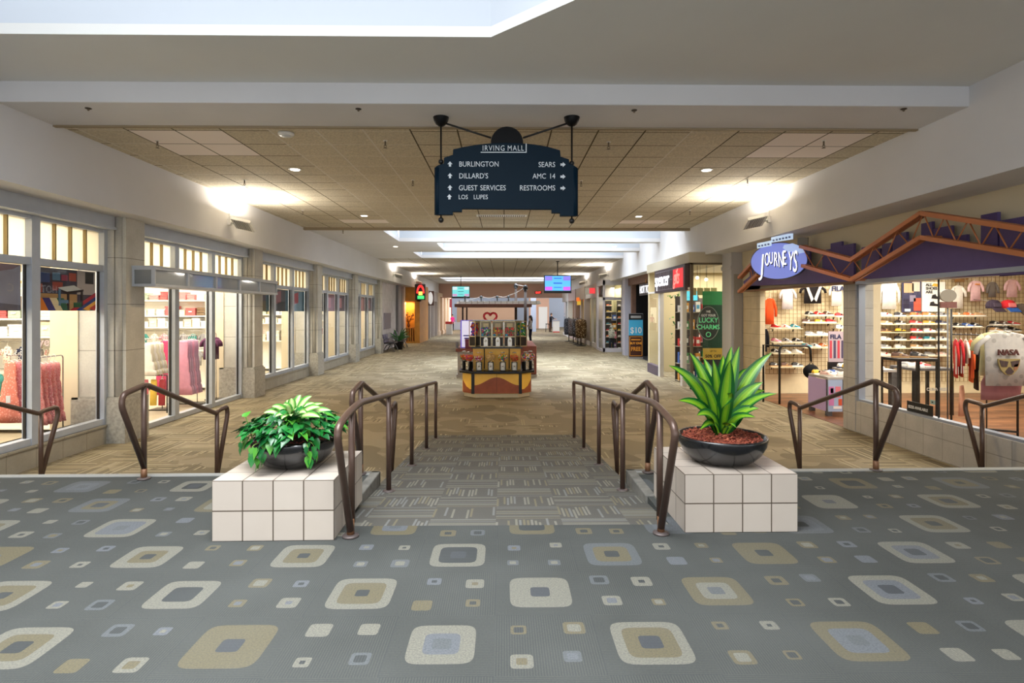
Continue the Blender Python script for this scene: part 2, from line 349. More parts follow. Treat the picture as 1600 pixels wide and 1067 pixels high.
# ---------------------------------------------------------------- floors
def edge_y(x): return 5.66+.012*x
m = MB(); m.prism([(-9, -7), (9, -7), (9, edge_y(9)), (1.23, edge_y(1.2)), (1.23, 4.26), (-1.23, 4.26), (-1.23, edge_y(-1.2)), (-9, edge_y(-9))], 'xy', ZL-.1, 0)
struct(m.build('floor_upper', carpet_sq), 'grey carpet of the near landing with rounded squares')
m = MB(); m.prism([(4.26, ZL-.1), (4.26, 0), (9.55, ZL+.004), (9.6, ZL-.1)], 'yz', -1.23, 1.23)
struct(m.build('floor_ramp', carpet_ramp), 'striped grey carpet ramp between the handrails')
m = MB(); m.box(-14, 14, 5.7, 80, ZL-.1, ZL)
struct(m.build('floor_lower', carpet_k), 'khaki patterned carpet of the lower mall')
nose_m = mat('step_nosing', (146, 147, 144), .8, var=.06, vscale=30)
for sd, nm in ((-1, 'left'), (1, 'right')):
    m = MB()
    for k in (1, 2):
        xs = sorted((sd*1.23, sd*6.4)); m.prism([(xs[0], edge_y(xs[0])), (xs[1], edge_y(xs[1])), (xs[1], edge_y(xs[1])+.3*k), (xs[0], edge_y(xs[0])+.3*k)], 'xy', ZL-.1, ZL+.16*(3-k))
    struct(m.build('floor_steps_'+nm, carpet_k))
    m = MB(); a, b = sorted((sd*1.235, sd*6.3)); m.prism([(a, edge_y(a)-.07), (b, edge_y(b)-.07), (b, edge_y(b)+.02), (a, edge_y(a)+.02)], 'xy', -.05, .006)
    struct(m.build('trim_%d' % (1 if sd < 0 else 2), nose_m), 'pale nosing along the top step')
    # worn concrete cheek of the landing beside the ramp
    m = MB(); x0, x1 = sorted((sd*1.21, sd*1.30)); m.box(x0, x1, 4.9, edge_y(sd*1.2)+.03, ZL, .012); x0, x1 = sorted((sd*1.21, sd*1.48)); m.box(x0, x1, edge_y(sd*1.2)-.02, edge_y(sd*1.2)+.035, ZL, .012)
    struct(m.build('trim_%d' % (3 if sd < 0 else 4), mat('worn_concrete', (112, 110, 104), .9, var=.3, vscale=9, bump=.3), bevel=.01), 'worn concrete cheek beside the ramp')

# ---------------------------------------------------------------- ceilings
ZC = 3.9
m = MB(); Z1 = 4.13
hole = [(-5.1, 5.36), (-.12, 5.36), (2.0, 3.40), (2.0, .0), (-.1, -2.0), (-5.1, -2.0)]
m.prism([(-7, 5.36), (7, 5.36), (7, 6.46), (-7, 6.46)], 'xy', Z1, Z1+.1)
m.prism([(-.12, 5.36), (2.0, 3.40), (7, 3.4), (7, 5.36)], 'xy', Z1, Z1+.1)
m.box(2.0, 7, 0, 3.4, Z1, Z1+.1); m.prism([(2.0, 0), (7, 0), (7, -2), (-.1, -2)], 'xy', Z1, Z1+.1)
m.box(-7, -5.1, -2, 5.36, Z1, Z1+.1); m.box(-7, 7, -5, -2, Z1, Z1+.1)
struct(m.build('ceiling_front', plaster_g), 'flat grey plaster ceiling around the front skylight')
m = MB()
for i in range(6):
    a, b = hole[i], hole[(i+1) % 6]; m.quad((a[0], a[1], Z1+.1), (b[0], b[1], Z1+.1), (b[0], b[1], 6), (a[0], a[1], 6))
struct(m.build('ceiling_skylight_well', mat('well_white', (196, 203, 212), .8)), 'white well of the front skylight')
m = MB(); m.box(-7, 7, 6.46, 7.27, ZC, Z1+.15)
struct(m.build('ceiling_beam', plaster, bevel=.012), 'dropped plaster beam across the mall')
m = MB(); m.box(-7, 7, 7.27, 16.3, ZC+.02, ZC+.1)
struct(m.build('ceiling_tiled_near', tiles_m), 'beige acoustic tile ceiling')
trim_m = mat('ceiling_trim', (150, 134, 108), .7)
m = MB(); m.box(-5.7, 5.4, 7.26, 7.31, ZC-.02, ZC+.03); m.box(-5.7, 5.4, 16.24, 16.34, ZC-.05, ZC+.1)
struct(m.build('trim_5', trim_m))
m = MB(); ops = [(16.75, 19.35, -3.5), (19.8, 22.3, -2.3), (22.85, 25.35, -3.6)]
ys = 16.34
for y0, y1, x0 in ops:
    m.box(-7, 7, ys, y0, ZC, ZC+.12); m.box(-7, x0, y0, y1, ZC, ZC+.12); m.box(5.35, 7, y0, y1, ZC, ZC+.12); ys = y1
m.box(-7, 7, ys, 25.7, ZC, ZC+.12)
struct(m.build('ceiling_bay', plaster), 'white ceiling between the three transverse skylights')
m = MB()
for y0, y1, x0 in ops:
    Zb = ZC+.12; m.quad((x0, y1, Zb), (5.35, y1, Zb), (5.35, y1, 5.3), (x0, y1, 5.3)); m.quad((x0, y0, Zb), (5.35, y0, Zb), (5.35, y0, 5.3), (x0, y0, 5.3))
    m.quad((x0, y0, Zb), (x0, y1, Zb), (x0-.3, y1, 5.3), (x0-.3, y0, 5.3)); m.quad((5.35, y0, Zb), (5.35, y1, Zb), (5.35, y1, 5.3), (5.35, y0, 5.3))
struct(m.build('ceiling_bay_wells', MATS['well_white']))
m = MB(); m.box(-7, 7, 25.7, 39.5, ZC, ZC+.1); struct(m.build('ceiling_tiled_far', make_tiles('ceiling_tiles_far', (206, 198, 184), False)))
m = MB(); m.box(-7, 7, 39.5, 40.4, ZC, ZC+.1); m.box(-7, 7, 42.6, 43.3, ZC, ZC+.1); m.box(-7, 7, 45.6, 50, ZC, ZC+.1); m.box(-7, -4.5, 40.4, 45.6, ZC, ZC+.1); m.box(4, 7, 40.4, 45.6, ZC, ZC+.1)
struct(m.build('ceiling_far', plaster))
m = MB(); m.quad((-4.5, 42.6, ZC+.1), (4, 42.6, ZC+.1), (4, 42.6, 5), (-4.5, 42.6, 5)); m.quad((-4.5, 45.6, ZC+.1), (4, 45.6, ZC+.1), (4, 45.6, 5), (-4.5, 45.6, 5))
struct(m.build('ceiling_far_wells', MATS['well_white']))
m = MB(); m.box(-8, 8, 50, 50.3, 2.68, 4.2); struct(m.build('wall_far_header', mat('wall_pink_beige', (196, 160, 144), .85)), 'pinkish header wall at the far end')
m = MB(); m.box(-14, 14, 50.3, 72, 5.7, 5.8); struct(m.build('ceiling_court', plaster))
# plaster soffits over the shopfronts
m = MB(); m.box(-7.4, -5.62, -5, 36.6, 3.05, 4.3); m.box(-7.4, -5.62, 36.6, 50, 3.05, 4.3); struct(m.build('ceiling_soffit_left', plaster), 'white plaster soffit over the left shopfronts')
m = MB(); m.box(5.28, 7.4, -5, 50, 3.05, 4.3); struct(m.build('ceiling_soffit_right', plaster), 'white plaster soffit over the right shopfronts')

# ---------------------------------------------------------------- left shopfront: columns, plinths, glazing
for i, y in enumerate(CY):
    m = MB(); m.box(-6.7, -6.08, y, y+CW, ZL, 3.06); m.box(-6.1, -5.93, y+.06, y+CW-.02, ZL, 3.06)
    m.tube([(-6.04, y+.07, .23), (-6.04, y+.07, 3.06)], .06, 12)
    m.cur = 1; m.box(-6.72, -5.885, y-.035, y+CW+.02, ZL, .2); m.box(-6.72, -5.91, y-.02, y+CW, .2, .235)
    struct(m.build('column_%d' % (i+1), [stone, granite]), 'pale stone column between the left shop windows')
def bay(n, y0, y1, door):
    zb = ZL+.005 if door else -.18
    if not door:
        m = MB(); m.box(-6.7, -6.17, y0+.02, y1-.02, ZL, zb); m.box(-6.7, -6.15, y0+.02, y1-.02, zb-.03, zb)
        struct(m.build('baseboard_left_%d' % n, plinth_m), 'stone plinth under the left shop windows')
    w = (y1-y0)/3; m = MB(); X0, X1 = -6.31, -6.19
    m.box(X0, X1, y0, y1, zb, zb+.09); m.box(X0, X1, y0, y1, 2.19, 2.285); m.box(X0, X1, y0, y1, 2.79, 2.87); m.box(X0-.05, -6.06, y0, y1, 2.86, 3.06); m.box(X0-.05, -6.03, y0, y1, 2.84, 2.88)
    for k in range(4):
        yy = y0+w*k; a, b = max(y0, yy-.07), min(y1, yy+.07); m.box(X0, X1+.012, a, b, zb, 2.87)
        m.cur = 1
        if k < 3: m.box(-6.285, -6.25, yy+.07, yy+.085, zb+.09, 2.19)
        if k: m.box(-6.285, -6.25, yy-.085, yy-.07, zb+.09, 2.19)
        m.cur = 0
    f = m.build('window_%d' % n, [frame_m, dark_seal]); struct(f, 'grey metal shop window frame with three lights')
    m = MB(); 
    for k in range(3):
        for j in (1, 2, 3): yy = y0+w*k+.095+(w-.19)*j/4; m.box(-6.29, -6.22, yy-.011, yy+.011, 2.285, 2.79)
    m.build('transom_bars', bronze_m, f)
    m = MB()
    for k in range(3): a, b = y0+w*k+.08, y0+w*(k+1)-.08; m.quad((-6.27, a, zb+.08), (-6.27, b, zb+.08), (-6.27, b, 2.2), (-6.27, a, 2.2))
    m.build('pane', pane_m, f)
    m = MB()
    for k in range(3): a, b = y0+w*k+.06, y0+w*(k+1)-.06; m.box(-6.275, -6.265, a, b, 2.27, 2.8)
    m.build('transom_glass', frost_m, f)
for i in range(5): bay(i+1, CY[i]+CW, CY[i+1], i == 1)
m = MB(); m.box(-7.0, XL+.05, CY[5]+CW, 36.6, ZL, 3.06)
struct(m.build('wall_left_blank', make_stone('wall_panel', (228, 225, 232), (170, 168, 172), .23, .95)), 'blank pale wall panel past the last stone column')
m = MB(); m.box(-6.2, -6.05, 33.2, 34.2, ZL, 3.06); m.box(-6.2, -6.12, 34.8, 35.4, ZL, 3.06)
struct(m.build('trim_6', mat('grey_jamb', (128, 126, 132), .6)))
m = MB(); m.box(-7, -6.2, -6, CY[0], 0, 3.06); struct(m.build('wall_left_near', plaster))

# ---------------------------------------------------------------- right shop wall with its opening
m = MB(); m.box(XR, XR+.25, -6, 9.73, ZL, .05); m.box(XR-.012, XR+.25, -6, 9.73, ZL, ZL+.02)
m.box(XR-.015, XR+.3, 9.73, 10.07, ZL, 2.14); m.box(XR+.02, XR+.1, 13.4, 13.42, ZL, ZL+.02)
struct(m.build('wall_right_tiles', tile_tan := make_stone('grey_tile_light', (184, 180, 174), (128, 124, 116), ZL, .30, xs=.36)), 'beige tiled base and pillars of the shoe shop')
m = MB(); m.box(XR, XR+.12, 13.4, 14.35, ZL, 2.2); struct(m.build('wall_right_tan_pillar', make_stone('tan_tile_pillar', (206, 190, 158), (140, 122, 94), ZL, .30, xs=.36)), 'tan tiled pillar at the far side of the shop opening')
m = MB(); m.box(XR, XR+.25, -6, 14.4, 2.06, 3.06); struct(m.build('wall_right', cream_w), 'cream wall above the shoe shop')
m = MB(); m.box(XR+.03, XR+.14, -6, 9.73, .05, .085); m.box(XR+.02, XR+.13, 9.68, 9.74, .05, 2.06); m.box(XR-.02, XR+.2, -6, 9.73, 2.02, 2.075)
f = struct(m.build('window_6', mat('steel_trim', (158, 166, 182), .35, metal=.4)), 'frameless display window of the shoe shop')
m = MB(); [m.quad((XR+.085, a, .07), (XR+.085, b, .07), (XR+.085, b, 2.03), (XR+.085, a, 2.03)) for a, b in ((7.98, 9.7), (-6, 7.965))]
m.build('pane', pane_m, f)
m = MB(); m.box(XR+.077, XR+.093, 7.965, 7.98, .08, 2.03); m.build('joint', dark_seal, f)
m = MB(); m.box(5.72, 6.35, 14.4, 15.0, ZL, 3.06); m.box(5.69, 6.35, 14.37, 15.0, 2.62, 2.72); m.cur = 1; m.box(5.78, 5.98, 14.36, 14.4, ZL, 2.5)
struct(m.build('wall_right_pilaster', [mat('pilaster_grey', (190, 188, 190), .7), mat('pilaster_groove', (158, 152, 142), .7)]), 'grey pilaster beside the shoe shop')

# ---------------------------------------------------------------- far end of the mall
m = MB(); m.box(-14, 14, 72, 72.2, ZL, 5.8); struct(m.build('wall_far', mat('wall_blue_white', (186, 196, 214), .8)), 'pale bluish far wall')
m = MB(); m.box(2.9, 5.2, 66, 66.5, ZL, 3.0); struct(m.build('wall_far_right', mat('wall_peach', (208, 168, 146), .8)), 'peach coloured wall beyond the header')
m = MB(); m.box(4.0, 5.0, 65.9, 66, ZL, 2.0); struct(m.build('door_1', white_m), 'white door in the peach wall')
m = MB(); m.box(2.65, 3.15, 56, 56.5, ZL, 5.7); struct(m.build('column_7', mat('column_blue', (176, 192, 220), .7)), 'pale blue column at the far end')
m = MB(); m.box(-9, -5.4, 60, 60.3, ZL, 3.2); struct(m.build('wall_far_left', mat('wall_maroon', (134, 44, 56), .7)), 'maroon shop wall at the far left')
m = MB(); m.box(-6.3, -5.5, 59.9, 60, 0.3, 1.9); struct(m.build('window_7', mat('lit_window', (250, 240, 210), .5, emit=1.2)), 'bright shop window in the maroon wall')
m = MB(); m.box(-5.5, 2.6, 62, 63, ZL, .3); struct(m.build('wall_far_low', mat('low_wall', (168, 172, 182), .7)), 'low grey wall across the far court')
m = MB(); m.box(-5.2, 1.2, 64, 66, ZL, 2.55); m.cur = 1; m.box(-5.2, 1.2, 63.9, 64, 2.2, 2.55)
struct(m.build('wall_far_shop', [mat('shop_tan', (170, 140, 116), .8), mat('shop_fascia', (206, 196, 186), .7)]), 'tan shopfront across the far court')
# ---------------------------------------------------------------- tiled planter blocks
def tile_mat(name, dx):
    s = NT(name); o = s.xyz(); P = .2085
    ge = s.t.nodes.new('ShaderNodeNewGeometry'); sp = s.t.nodes.new('ShaderNodeSeparateXYZ'); tc = s.t.nodes.new('ShaderNodeTexCoord'); s.t.links.new(tc.outputs['Normal'], sp.inputs[0])
    nx, ny, nz = (s.M('ABSOLUTE', sp.outputs[i]) for i in range(3))
    def ln(c, off, n): return s.M('MULTIPLY', s.lt(s.M('ABSOLUTE', s.M('SUBTRACT', s.M('FLOORED_MODULO', s.M('ADD', c, off+P/2), P), P/2)), .0042), s.lt(n, .5))
    g = s.M('MAXIMUM', s.M('MAXIMUM', ln(o[0], dx, nx), ln(o[1], 0, ny)), ln(o[2], 0, nz))
    r = s.white(s.M('FLOOR', s.M('DIVIDE', s.M('ADD', o[0], dx), P)), s.M('FLOOR', s.M('DIVIDE', o[1], P)), s.M('FLOOR', s.M('DIVIDE', o[2], P)))
    n = s.noise(s.obj, 5, 4)
    col = s.mix(r, lin((196, 185, 173))+(1,), lin((186, 174, 162))+(1,)); col = s.mix(s.M('MULTIPLY_ADD', n, .5, -.15), col, lin((178, 166, 154))+(1,))
    return s.done(s.mix(g, col, lin((84, 72, 60))+(1,)), .3, g, -.5, spec=.5)
for sd, x0, y0, w_, rz in ((-1, -2.005, 3.985, .834, .012), (1, 1.292, 4.095, .815, .004)):
    m = MB(); m.box(0, w_, 0, .834, 0, .417)
    nm = 'left' if sd < 0 else 'right'
    tag(m.build('tiled_plinth', tile_mat('plinth_tiles_'+nm, 0), bevel=.004, loc=(x0, y0, 0), rz=rz), 'square cream tiled block under the ' + ('bowl of trailing green plants' if sd < 0 else 'bowl with red mulch and tall striped leaves'), 'planter base', 'tiled planter blocks')

# ---------------------------------------------------------------- planter bowls and plants
bowl_m = mat('bowl_black_glaze', (20, 21, 24), .22, spec=.6, coat=.3)
def bowl_prof(R, H): return [(.0, 0), (R*.56, 0), (R*.70, H*.10), (R*.86, H*.35), (R*.97, H*.68), (R, H*.93), (R*.985, H), (R*.94, H*.985), (R*.92, H*.86), (.0, H*.84)]
mulch_m = mat('red_mulch', (132, 62, 44), .95, var=.35, vscale=30, bump=.8)
soil_m = mat('dark_soil', (52, 38, 30), .95, var=.4, vscale=30)
def chips(m, R, n, z, mats):
    for i in range(n):
        a, r = random.uniform(0, 6.28), R*math.sqrt(random.random()); L = random.uniform(.012, .038)
        E = Euler((random.uniform(-.5, .5), random.uniform(-.5, .5), random.uniform(0, 6.28))).to_matrix()
        m.obox((r*math.cos(a), r*math.sin(a), z+random.uniform(0, .012)+.02*(1-(r/R)**2)), (L, L*.3, L*.18), E, mi=random.randrange(mats))
def leaf_strip(m, p0, p1, sag, wid, seg=10, mid=0, edge=1, fold=.25, tip=.5, side=None):
    """lance-shaped leaf: yellow-green middle, dark edges, shallow V fold"""
    p0, p1 = Vector(p0), Vector(p1); c = (p0+p1)/2+Vector(sag); rows = []
    for i in range(seg+1):
        t = i/seg; p = p0*(1-t)**2+c*2*t*(1-t)+p1*t*t; d = ((c-p0)*(1-t)+(p1-c)*t).normalized()
        sd = side or d.cross(Vector((0, -.75, .6))).normalized(); sd = (sd-d*sd.dot(d)).normalized(); nn = sd.cross(d)
        w = wid*(max(.0, math.sin(math.pi*min(1, t**tip)))**.75*.92+.10*(1-t)) if t < 1 else .0005
        w = max(w, .001)
        rows.append([p+sd*w*k+nn*abs(k)*w*fold for k in (-1, -.58, -.3, 0, .3, .58, 1)])
    n = 7; vs = [q for r in rows for q in r]
    for k in range(n-1):
        fs = [(i*n+k, i*n+k+1, (i+1)*n+k+1, (i+1)*n+k) for i in range(seg)]
        used = sorted({a for f in fs for a in f}); ix = {a: j for j, a in enumerate(used)}
        m.add([vs[a] for a in used], [tuple(ix[a] for a in f) for f in fs], True, edge if k in (0, n-2) else mid if k in (2, 3) else mid+2)
BX, BY, BZ = 1.70, 4.47, .418
t = thing('potted_dracaena', 'shallow black bowl of red mulch with tall yellow-green striped leaves', 'potted plant', (BX, BY, BZ), 0, 'bowl plants on the tiled blocks')
MB().lathe(bowl_prof(.338, .205), seg=48).build('bowl', bowl_m, t)
m = MB(); m.lathe([(.0, .165), (.312, .168), (.25, .188), (.0, .205)], seg=32); chips(m, .30, 620, .188, 4)
m.build('mulch', [mulch_m, mat('mulch_a', (150, 74, 52), .95), mat('mulch_b', (112, 48, 34), .95), mat('mulch_c', (168, 92, 66), .95)], t)
lm = [mat('leaf_yellow_green', (126, 168, 36), .35, var=.1, vscale=20), mat('leaf_edge_green', (14, 80, 30), .35), mat('leaf_mid_green', (86, 144, 32), .35)]
m = MB(); base = Vector((0, 0, .19))
tips = [(1045, 571, 4.35, .055), (1078, 551, 4.55, .058), (1114, 561, 4.45, .05), (1143, 541, 4.6, .052), (1155, 541, 4.5, .05), (1206, 551, 4.5, .05), (1192, 597, 4.4, .058), (1214, 615, 4.25, .038), (1060, 626, 4.3, .045), (1089, 649, 4.2, .045), (1186, 638, 4.3, .05), (1180, 652, 4.22, .04), (1144, 614, 4.2, .045), (1141, 562, 4.35, .058), (1094, 671, 4.2, .03), (1090, 590, 4.3, .055), (1075, 600, 4.7, .05), (1168, 575, 4.75, .052), (1130, 555, 4.8, .05), (1100, 560, 4.8, .05), (1195, 610, 4.75, .045), (1066, 590, 4.6, .05), (1150, 668, 4.2, .028)]
for px, py, D, wd in tips:
    q = at(px, py, D)-Vector((BX, BY, BZ)); b0 = base+Vector((q.x*.10, q.y*.08, 0)); L = (q-b0).length
    hz = Vector((q.x, q.y, 0)); sag = -hz*.22+Vector((0, 0, .30*hz.length+.02))
    leaf_strip(m, b0, q, sag, wd*1.15, tip=.9)
m.tube([(0, 0, .17), (.004, 0, .24)], .022, 8, mi=2)
m.build('foliage', lm, t)
# left bowl: trailing pothos around a pale variegated dieffenbachia
LX, LY = -1.60, 4.43
t = thing('potted_mixed_greens', 'shallow black bowl overflowing with trailing heart leaves and a pale variegated plant', 'potted plant', (LX, LY, BZ), 0, 'bowl plants on the tiled blocks')
MB().lathe(bowl_prof(.315, .205), seg=48).build('bowl', bowl_m, t)
m = MB(); m.lathe([(.0, .165), (.29, .168), (.2, .185), (.0, .19)], seg=28); chips(m, .28, 160, .185, 2); m.build('soil', [soil_m, mat('mulch_b', (0, 0, 0))], t)
pm = [mat('pothos_dark', (15, 82, 36), .3, spec=.5), mat('pothos_mid', (25, 106, 40), .3), mat('pothos_light', (70, 140, 42), .35), mat('vine_stem', (110, 140, 60), .6)]
def heart(m, p, size, yaw, pitch, roll, mi):
    R = Euler((0, 0, yaw)).to_matrix()@Euler((0, pitch, 0)).to_matrix()@Euler((roll, 0, 0)).to_matrix()
    pts = [(0, 0), (-.12, .3), (.08, .5), (.4, .46), (.75, .22), (1.08, 0), (.75, -.22), (.4, -.46), (.08, -.5), (-.12, -.3)]
    mids = [(0, 0, 0), (.35, 0, -.02), (.7, 0, -.05)]
    def Z(x, y): return abs(y)*.28-.18*x*x
    vs = [p+R@(Vector((x, y*.82, Z(x, y)))*size) for x, y in pts]+[p+R@(Vector((x, 0, -.18*x*x))*size) for x in (.35, .7)]
    m.add(vs, [(0, 1, 2, 10), (2, 3, 10), (3, 4, 11, 10), (4, 5, 11), (0, 10, 8, 9), (8, 10, 7), (7, 10, 11, 6), (6, 11, 5)], True, mi)
m = MB()
for i in range(430):
    a = random.uniform(0, 6.283); r = .345*math.sqrt(random.random()); h = .245+.17*(1-(r/.38)**2)*random.uniform(.55, 1)+random.uniform(-.02, .03)
    p = Vector((r*math.cos(a)*1.06, r*math.sin(a), h)); heart(m, p, random.uniform(.045, .085), a+random.uniform(-.7, .7), random.uniform(-.1, .6), random.uniform(-.4, .4), random.choice((0, 0, 0, 1, 1, 1, 2)))
for i in range(16):
    a = random.uniform(3.0, 6.4); p = Vector((.33*math.cos(a), .33*math.sin(a), random.uniform(.2, .25))); heart(m, p, random.uniform(.05, .085), a+random.uniform(-.6, .6), random.uniform(.6, 1.2), random.uniform(-.3, .3), random.choice((0, 1, 1, 2)))
for a, L in ((3.55, .06), (4.15, .08), (4.33, .12), (4.43, .09), (5.30, .11), (5.42, .08), (3.1, .05)):
    p0 = Vector((.29*math.cos(a), .29*math.sin(a), .215)); p1 = Vector((.36*math.cos(a), .36*math.sin(a), .21)); p2 = Vector((.365*math.cos(a+.05), .365*math.sin(a+.05), .21-L))
    pts = fillet([p0, p1, p2], .06); m.tube(pts, .0035, 5, mi=3)
    for k in range(int(L/.035)+1):
        q = p1.lerp(p2, min(1, (k+.5)*.035/L)); heart(m, q+Vector((0, -.01, 0)), random.uniform(.05, .075), a+random.uniform(-1.2, 1.2), random.uniform(.9, 1.5), random.uniform(-.3, .3), random.choice((0, 1, 2, 2)))
p = Vector((-.30, -.05, .2)); m.tube([p, p+Vector((-.03, 0, .12)), p+Vector((-.05, -.01, .17))], .004, 5, mi=3); heart(m, p+Vector((-.05, -.01, .17)), .07, 1.3, -.6, 0, 2); heart(m, p+Vector((-.03, -.01, .13)), .06, 2.6, .2, 0, 1)
m.build('trailing_foliage', pm, t, label='glossy green heart leaves')
dm = [mat('dieff_cream', (206, 220, 160), .4, var=.12, vscale=60), mat('dieff_edge', (70, 142, 52), .4), mat('dieff_mid', (164, 196, 110), .4, var=.2, vscale=60)]
m = MB(); b0 = Vector((-.01, 0, .22))
dt = [(455, 622, 4.4), (470, 617, 4.45), (487, 619, 4.4), (443, 632, 4.3), (425, 635, 4.3), (412, 645, 4.25), (430, 651, 4.2), (500, 636, 4.35), (517, 641, 4.35), (491, 629, 4.6), (448, 625, 4.7), (478, 645, 4.12), (455, 650, 4.12), (500, 652, 4.15), (421, 640, 4.6), (505, 630, 4.7), (462, 640, 4.1), (440, 655, 4.15), (512, 648, 4.5)]
for px, py, D in dt:
    q = at(px, py, D)-Vector((LX, LY, BZ)); hz = Vector((q.x, q.y, 0)); s0 = b0+Vector((q.x*.2, q.y*.2, .13+max(0, (q.z-.42)*.3)))
    leaf_strip(m, s0, q, Vector((0, 0, .05))-hz*.03, .034, 8, tip=.9, fold=.15); m.tube([b0, s0], .006, 5, mi=2)
m.build('variegated_foliage', dm, t, label='pale cream leaves with green edges')

# ---------------------------------------------------------------- handrails
rail_m = mat('rail_brown_paint', (86, 66, 56), .32, metal=.25, spec=.5, var=.06, vscale=30)
worn_m = mat('rail_worn', (120, 84, 58), .5, metal=.3)
flange_m = mat('flange_grey', (92, 82, 80), .5, metal=.4)
RR_ = .026
def flange(m, x, y, z): m.lathe([(.058, 0), (.058, .010), (.045, .016), (.03, .018)], (x, y, z), 16)
def ramp_z(y): return max(ZL, min(0, -(y-4.26)*.0913))
for sd, X, ys, lab in ((-1, -1.075, (4.06, 5.40, 6.75, 8.03, 9.12), 'long brown ramp handrail beside the block with trailing plants'), (1, 1.118, (4.08, 5.40, 6.75, 8.03, 9.12), 'long brown ramp handrail beside the block with red mulch')):
    t = thing('ramp_handrail', lab, 'handrail', (X, 4.07, 0), 0, 'handrails down the ramp')
    y0 = ys[0]-4.07; ye = ys[-1]-4.07; top = lambda y: ramp_z(y+4.07)+.90
    pts = fillet([(0, ye+.02, top(ye)-.25), (0, ye+.08, top(ye)-.03), (0, ye-.02, top(ye)+.0), (0, .25, top(.25)+.005), (0, -.02, .885), (0, -.36, .83), (0, y0-.005, .05)], .13, 7)
    MB().tube(pts, RR_, 12).build('top_rail', rail_m, t)
    for i, y in enumerate(ys):
        yy = y-4.07; z0 = ramp_z(y)
        m = MB(); m.tube([(0, yy+(.03 if i == 0 else 0), z0+(.09 if i == 0 else .004)), (0, yy+(.03 if i == 0 else 0), top(yy)-.005)], RR_*.92, 12)
        if i == 0: m.tube([(0, yy, .004), (0, yy, .12)], RR_*1.02, 12, mi=1)
        po = m.build('post', [rail_m, worn_m], t)
        m = MB(); flange(m, 0, yy, z0+.001); m.build('base_plate', flange_m, po)
def stair_rail(X, yu, yl, lab, zt=.885, zlow=.40):
    t = thing('stair_handrail', lab, 'handrail', (X, yu, 0), 0, 'short handrails on the side steps')
    d = yl-yu; zb = -.32 if d > .6 else -.16
    pts = fillet([(0, 0, .12), (0, -.32, .74), (0, -.30, .84), (0, 0, zt), (0, .06, zt-.01), (0, d-.03, zlow-.02), (0, d+.03, zlow), (0, d+.24, zlow+.015), (0, d+.26, zlow-.08), (0, d, ZL+.1)], .09, 6)
    MB().tube(pts, RR_, 12).build('top_rail', rail_m, t)
    m = MB(); m.tube([(0, 0, .004), (0, 0, zt-.01)], RR_*.95, 12); m.tube([(0, 0, .003), (0, 0, .10)], RR_*1.04, 12, mi=1); pa = m.build('post', [rail_m, worn_m], t)
    m = MB(); m.tube([(0, d, ZL+.003), (0, d, zlow-.02)], RR_*.95, 12); pb_ = m.build('post', rail_m, t)
    for y, z, pp_ in ((0, .002, pa), (d, ZL+.002, pb_)): m = MB(); flange(m, 0, y, z); m.build('base_plate', flange_m, pp_)
stair_rail(xat(565, 5.62), 5.60, 7.15, 'brown stair handrail just behind the block with trailing plants')
stair_rail(xat(230, 5.47), 5.47, 6.85, 'brown stair handrail standing free before the second stone column')
stair_rail(xat(67, 6.8), 5.45, 6.85, 'brown stair handrail against the window of pink dresses')
stair_rail(xat(1013, 5.62), 5.62, 7.15, 'brown stair handrail just behind the block with red mulch')
stair_rail(xat(1374, 5.66), 5.66, 7.13, 'brown stair handrail in front of the shoe shop opening')
stair_rail(5.80, 5.64, 6.90, 'brown stair handrail against the shoe shop window', zlow=.45)

# ---------------------------------------------------------------- hanging directory
SD = 6.9; k_ = .1875/FPX*SD; c0 = at(790, 262, SD)
def sp(zx, zy): return ((660+zx*.1875-790)/FPX*SD, (262-(160+zy*.1875))/FPX*SD)
t = thing('hanging_directory', 'dark navy directory board with white lettering hung from two rods', 'sign', c0, -PSI)
outl = [(115, 940), (255, 940), (255, 915), (330, 915), (330, 890), (1075, 895), (1075, 925), (1145, 925), (1145, 950), (1285, 950), (1285, 548), (1262, 530), (1222, 516), (1220, 480), (1150, 457), (1146, 405), (1040, 374), (930, 356), (820, 346), (700, 342), (580, 346), (460, 358), (350, 376), (258, 397), (255, 442), (183, 466), (180, 514), (135, 528), (115, 540)]
navy = mat('sign_navy', (6, 32, 48), .5, spec=.15); sign_blk = mat('sign_black', (9, 10, 13), .5, spec=.2)
board = MB().prism([sp(*p) for p in outl], 'xz', -.035, .035).build('board', navy, t, bevel=.006)
cx, cz = sp(705, 340); m = MB(); m.prism([(cx+.193*math.cos(a*.1309), cz+.193*math.sin(a*.1309)) for a in range(48)], 'xz', -.025, .025); m.build('disc', sign_blk, t, bevel=.004)
m = MB(); x, z0 = sp(118, 545); z1 = sp(0, 938)[1]; m.tube([(x+.015, 0, z1), (x+.015, 0, z0)], .04, 12); m.build('edge_tube', navy, t)
m = MB(); x = sp(1280, 0)[0]; m.tube([(x-.015, 0, sp(0, 948)[1]), (x-.015, 0, sp(0, 550)[1])], .04, 12); m.build('edge_tube', navy, t)
lt_m = mat('sign_lettering', (226, 234, 240), .5)
def stext(m, txt, zx, zy, cap, al='LEFT', sx=.86, space=1.0):
    x, z = sp(zx, zy); m.text(txt, cap/.72*k_, (x, -.039, z), depth=.004, align=al, sx=sx, space=space)
for txt_, zx_ in (('IRVING', 500), ('MALL', 708)): m = MB(); stext(m, txt_, zx_, 410, 46, sx=.80, space=1.18); m.build('lettering', lt_m, board)
m = MB(); a = sp(487, 427); b = sp(868, 420); m.box(a[0], b[0], -.044, -.038, a[1], b[1]); a = sp(860, 420); b = sp(868, 350); m.box(a[0], b[0], -.046, -.04, a[1], b[1]); m.build('underline', lt_m, board)
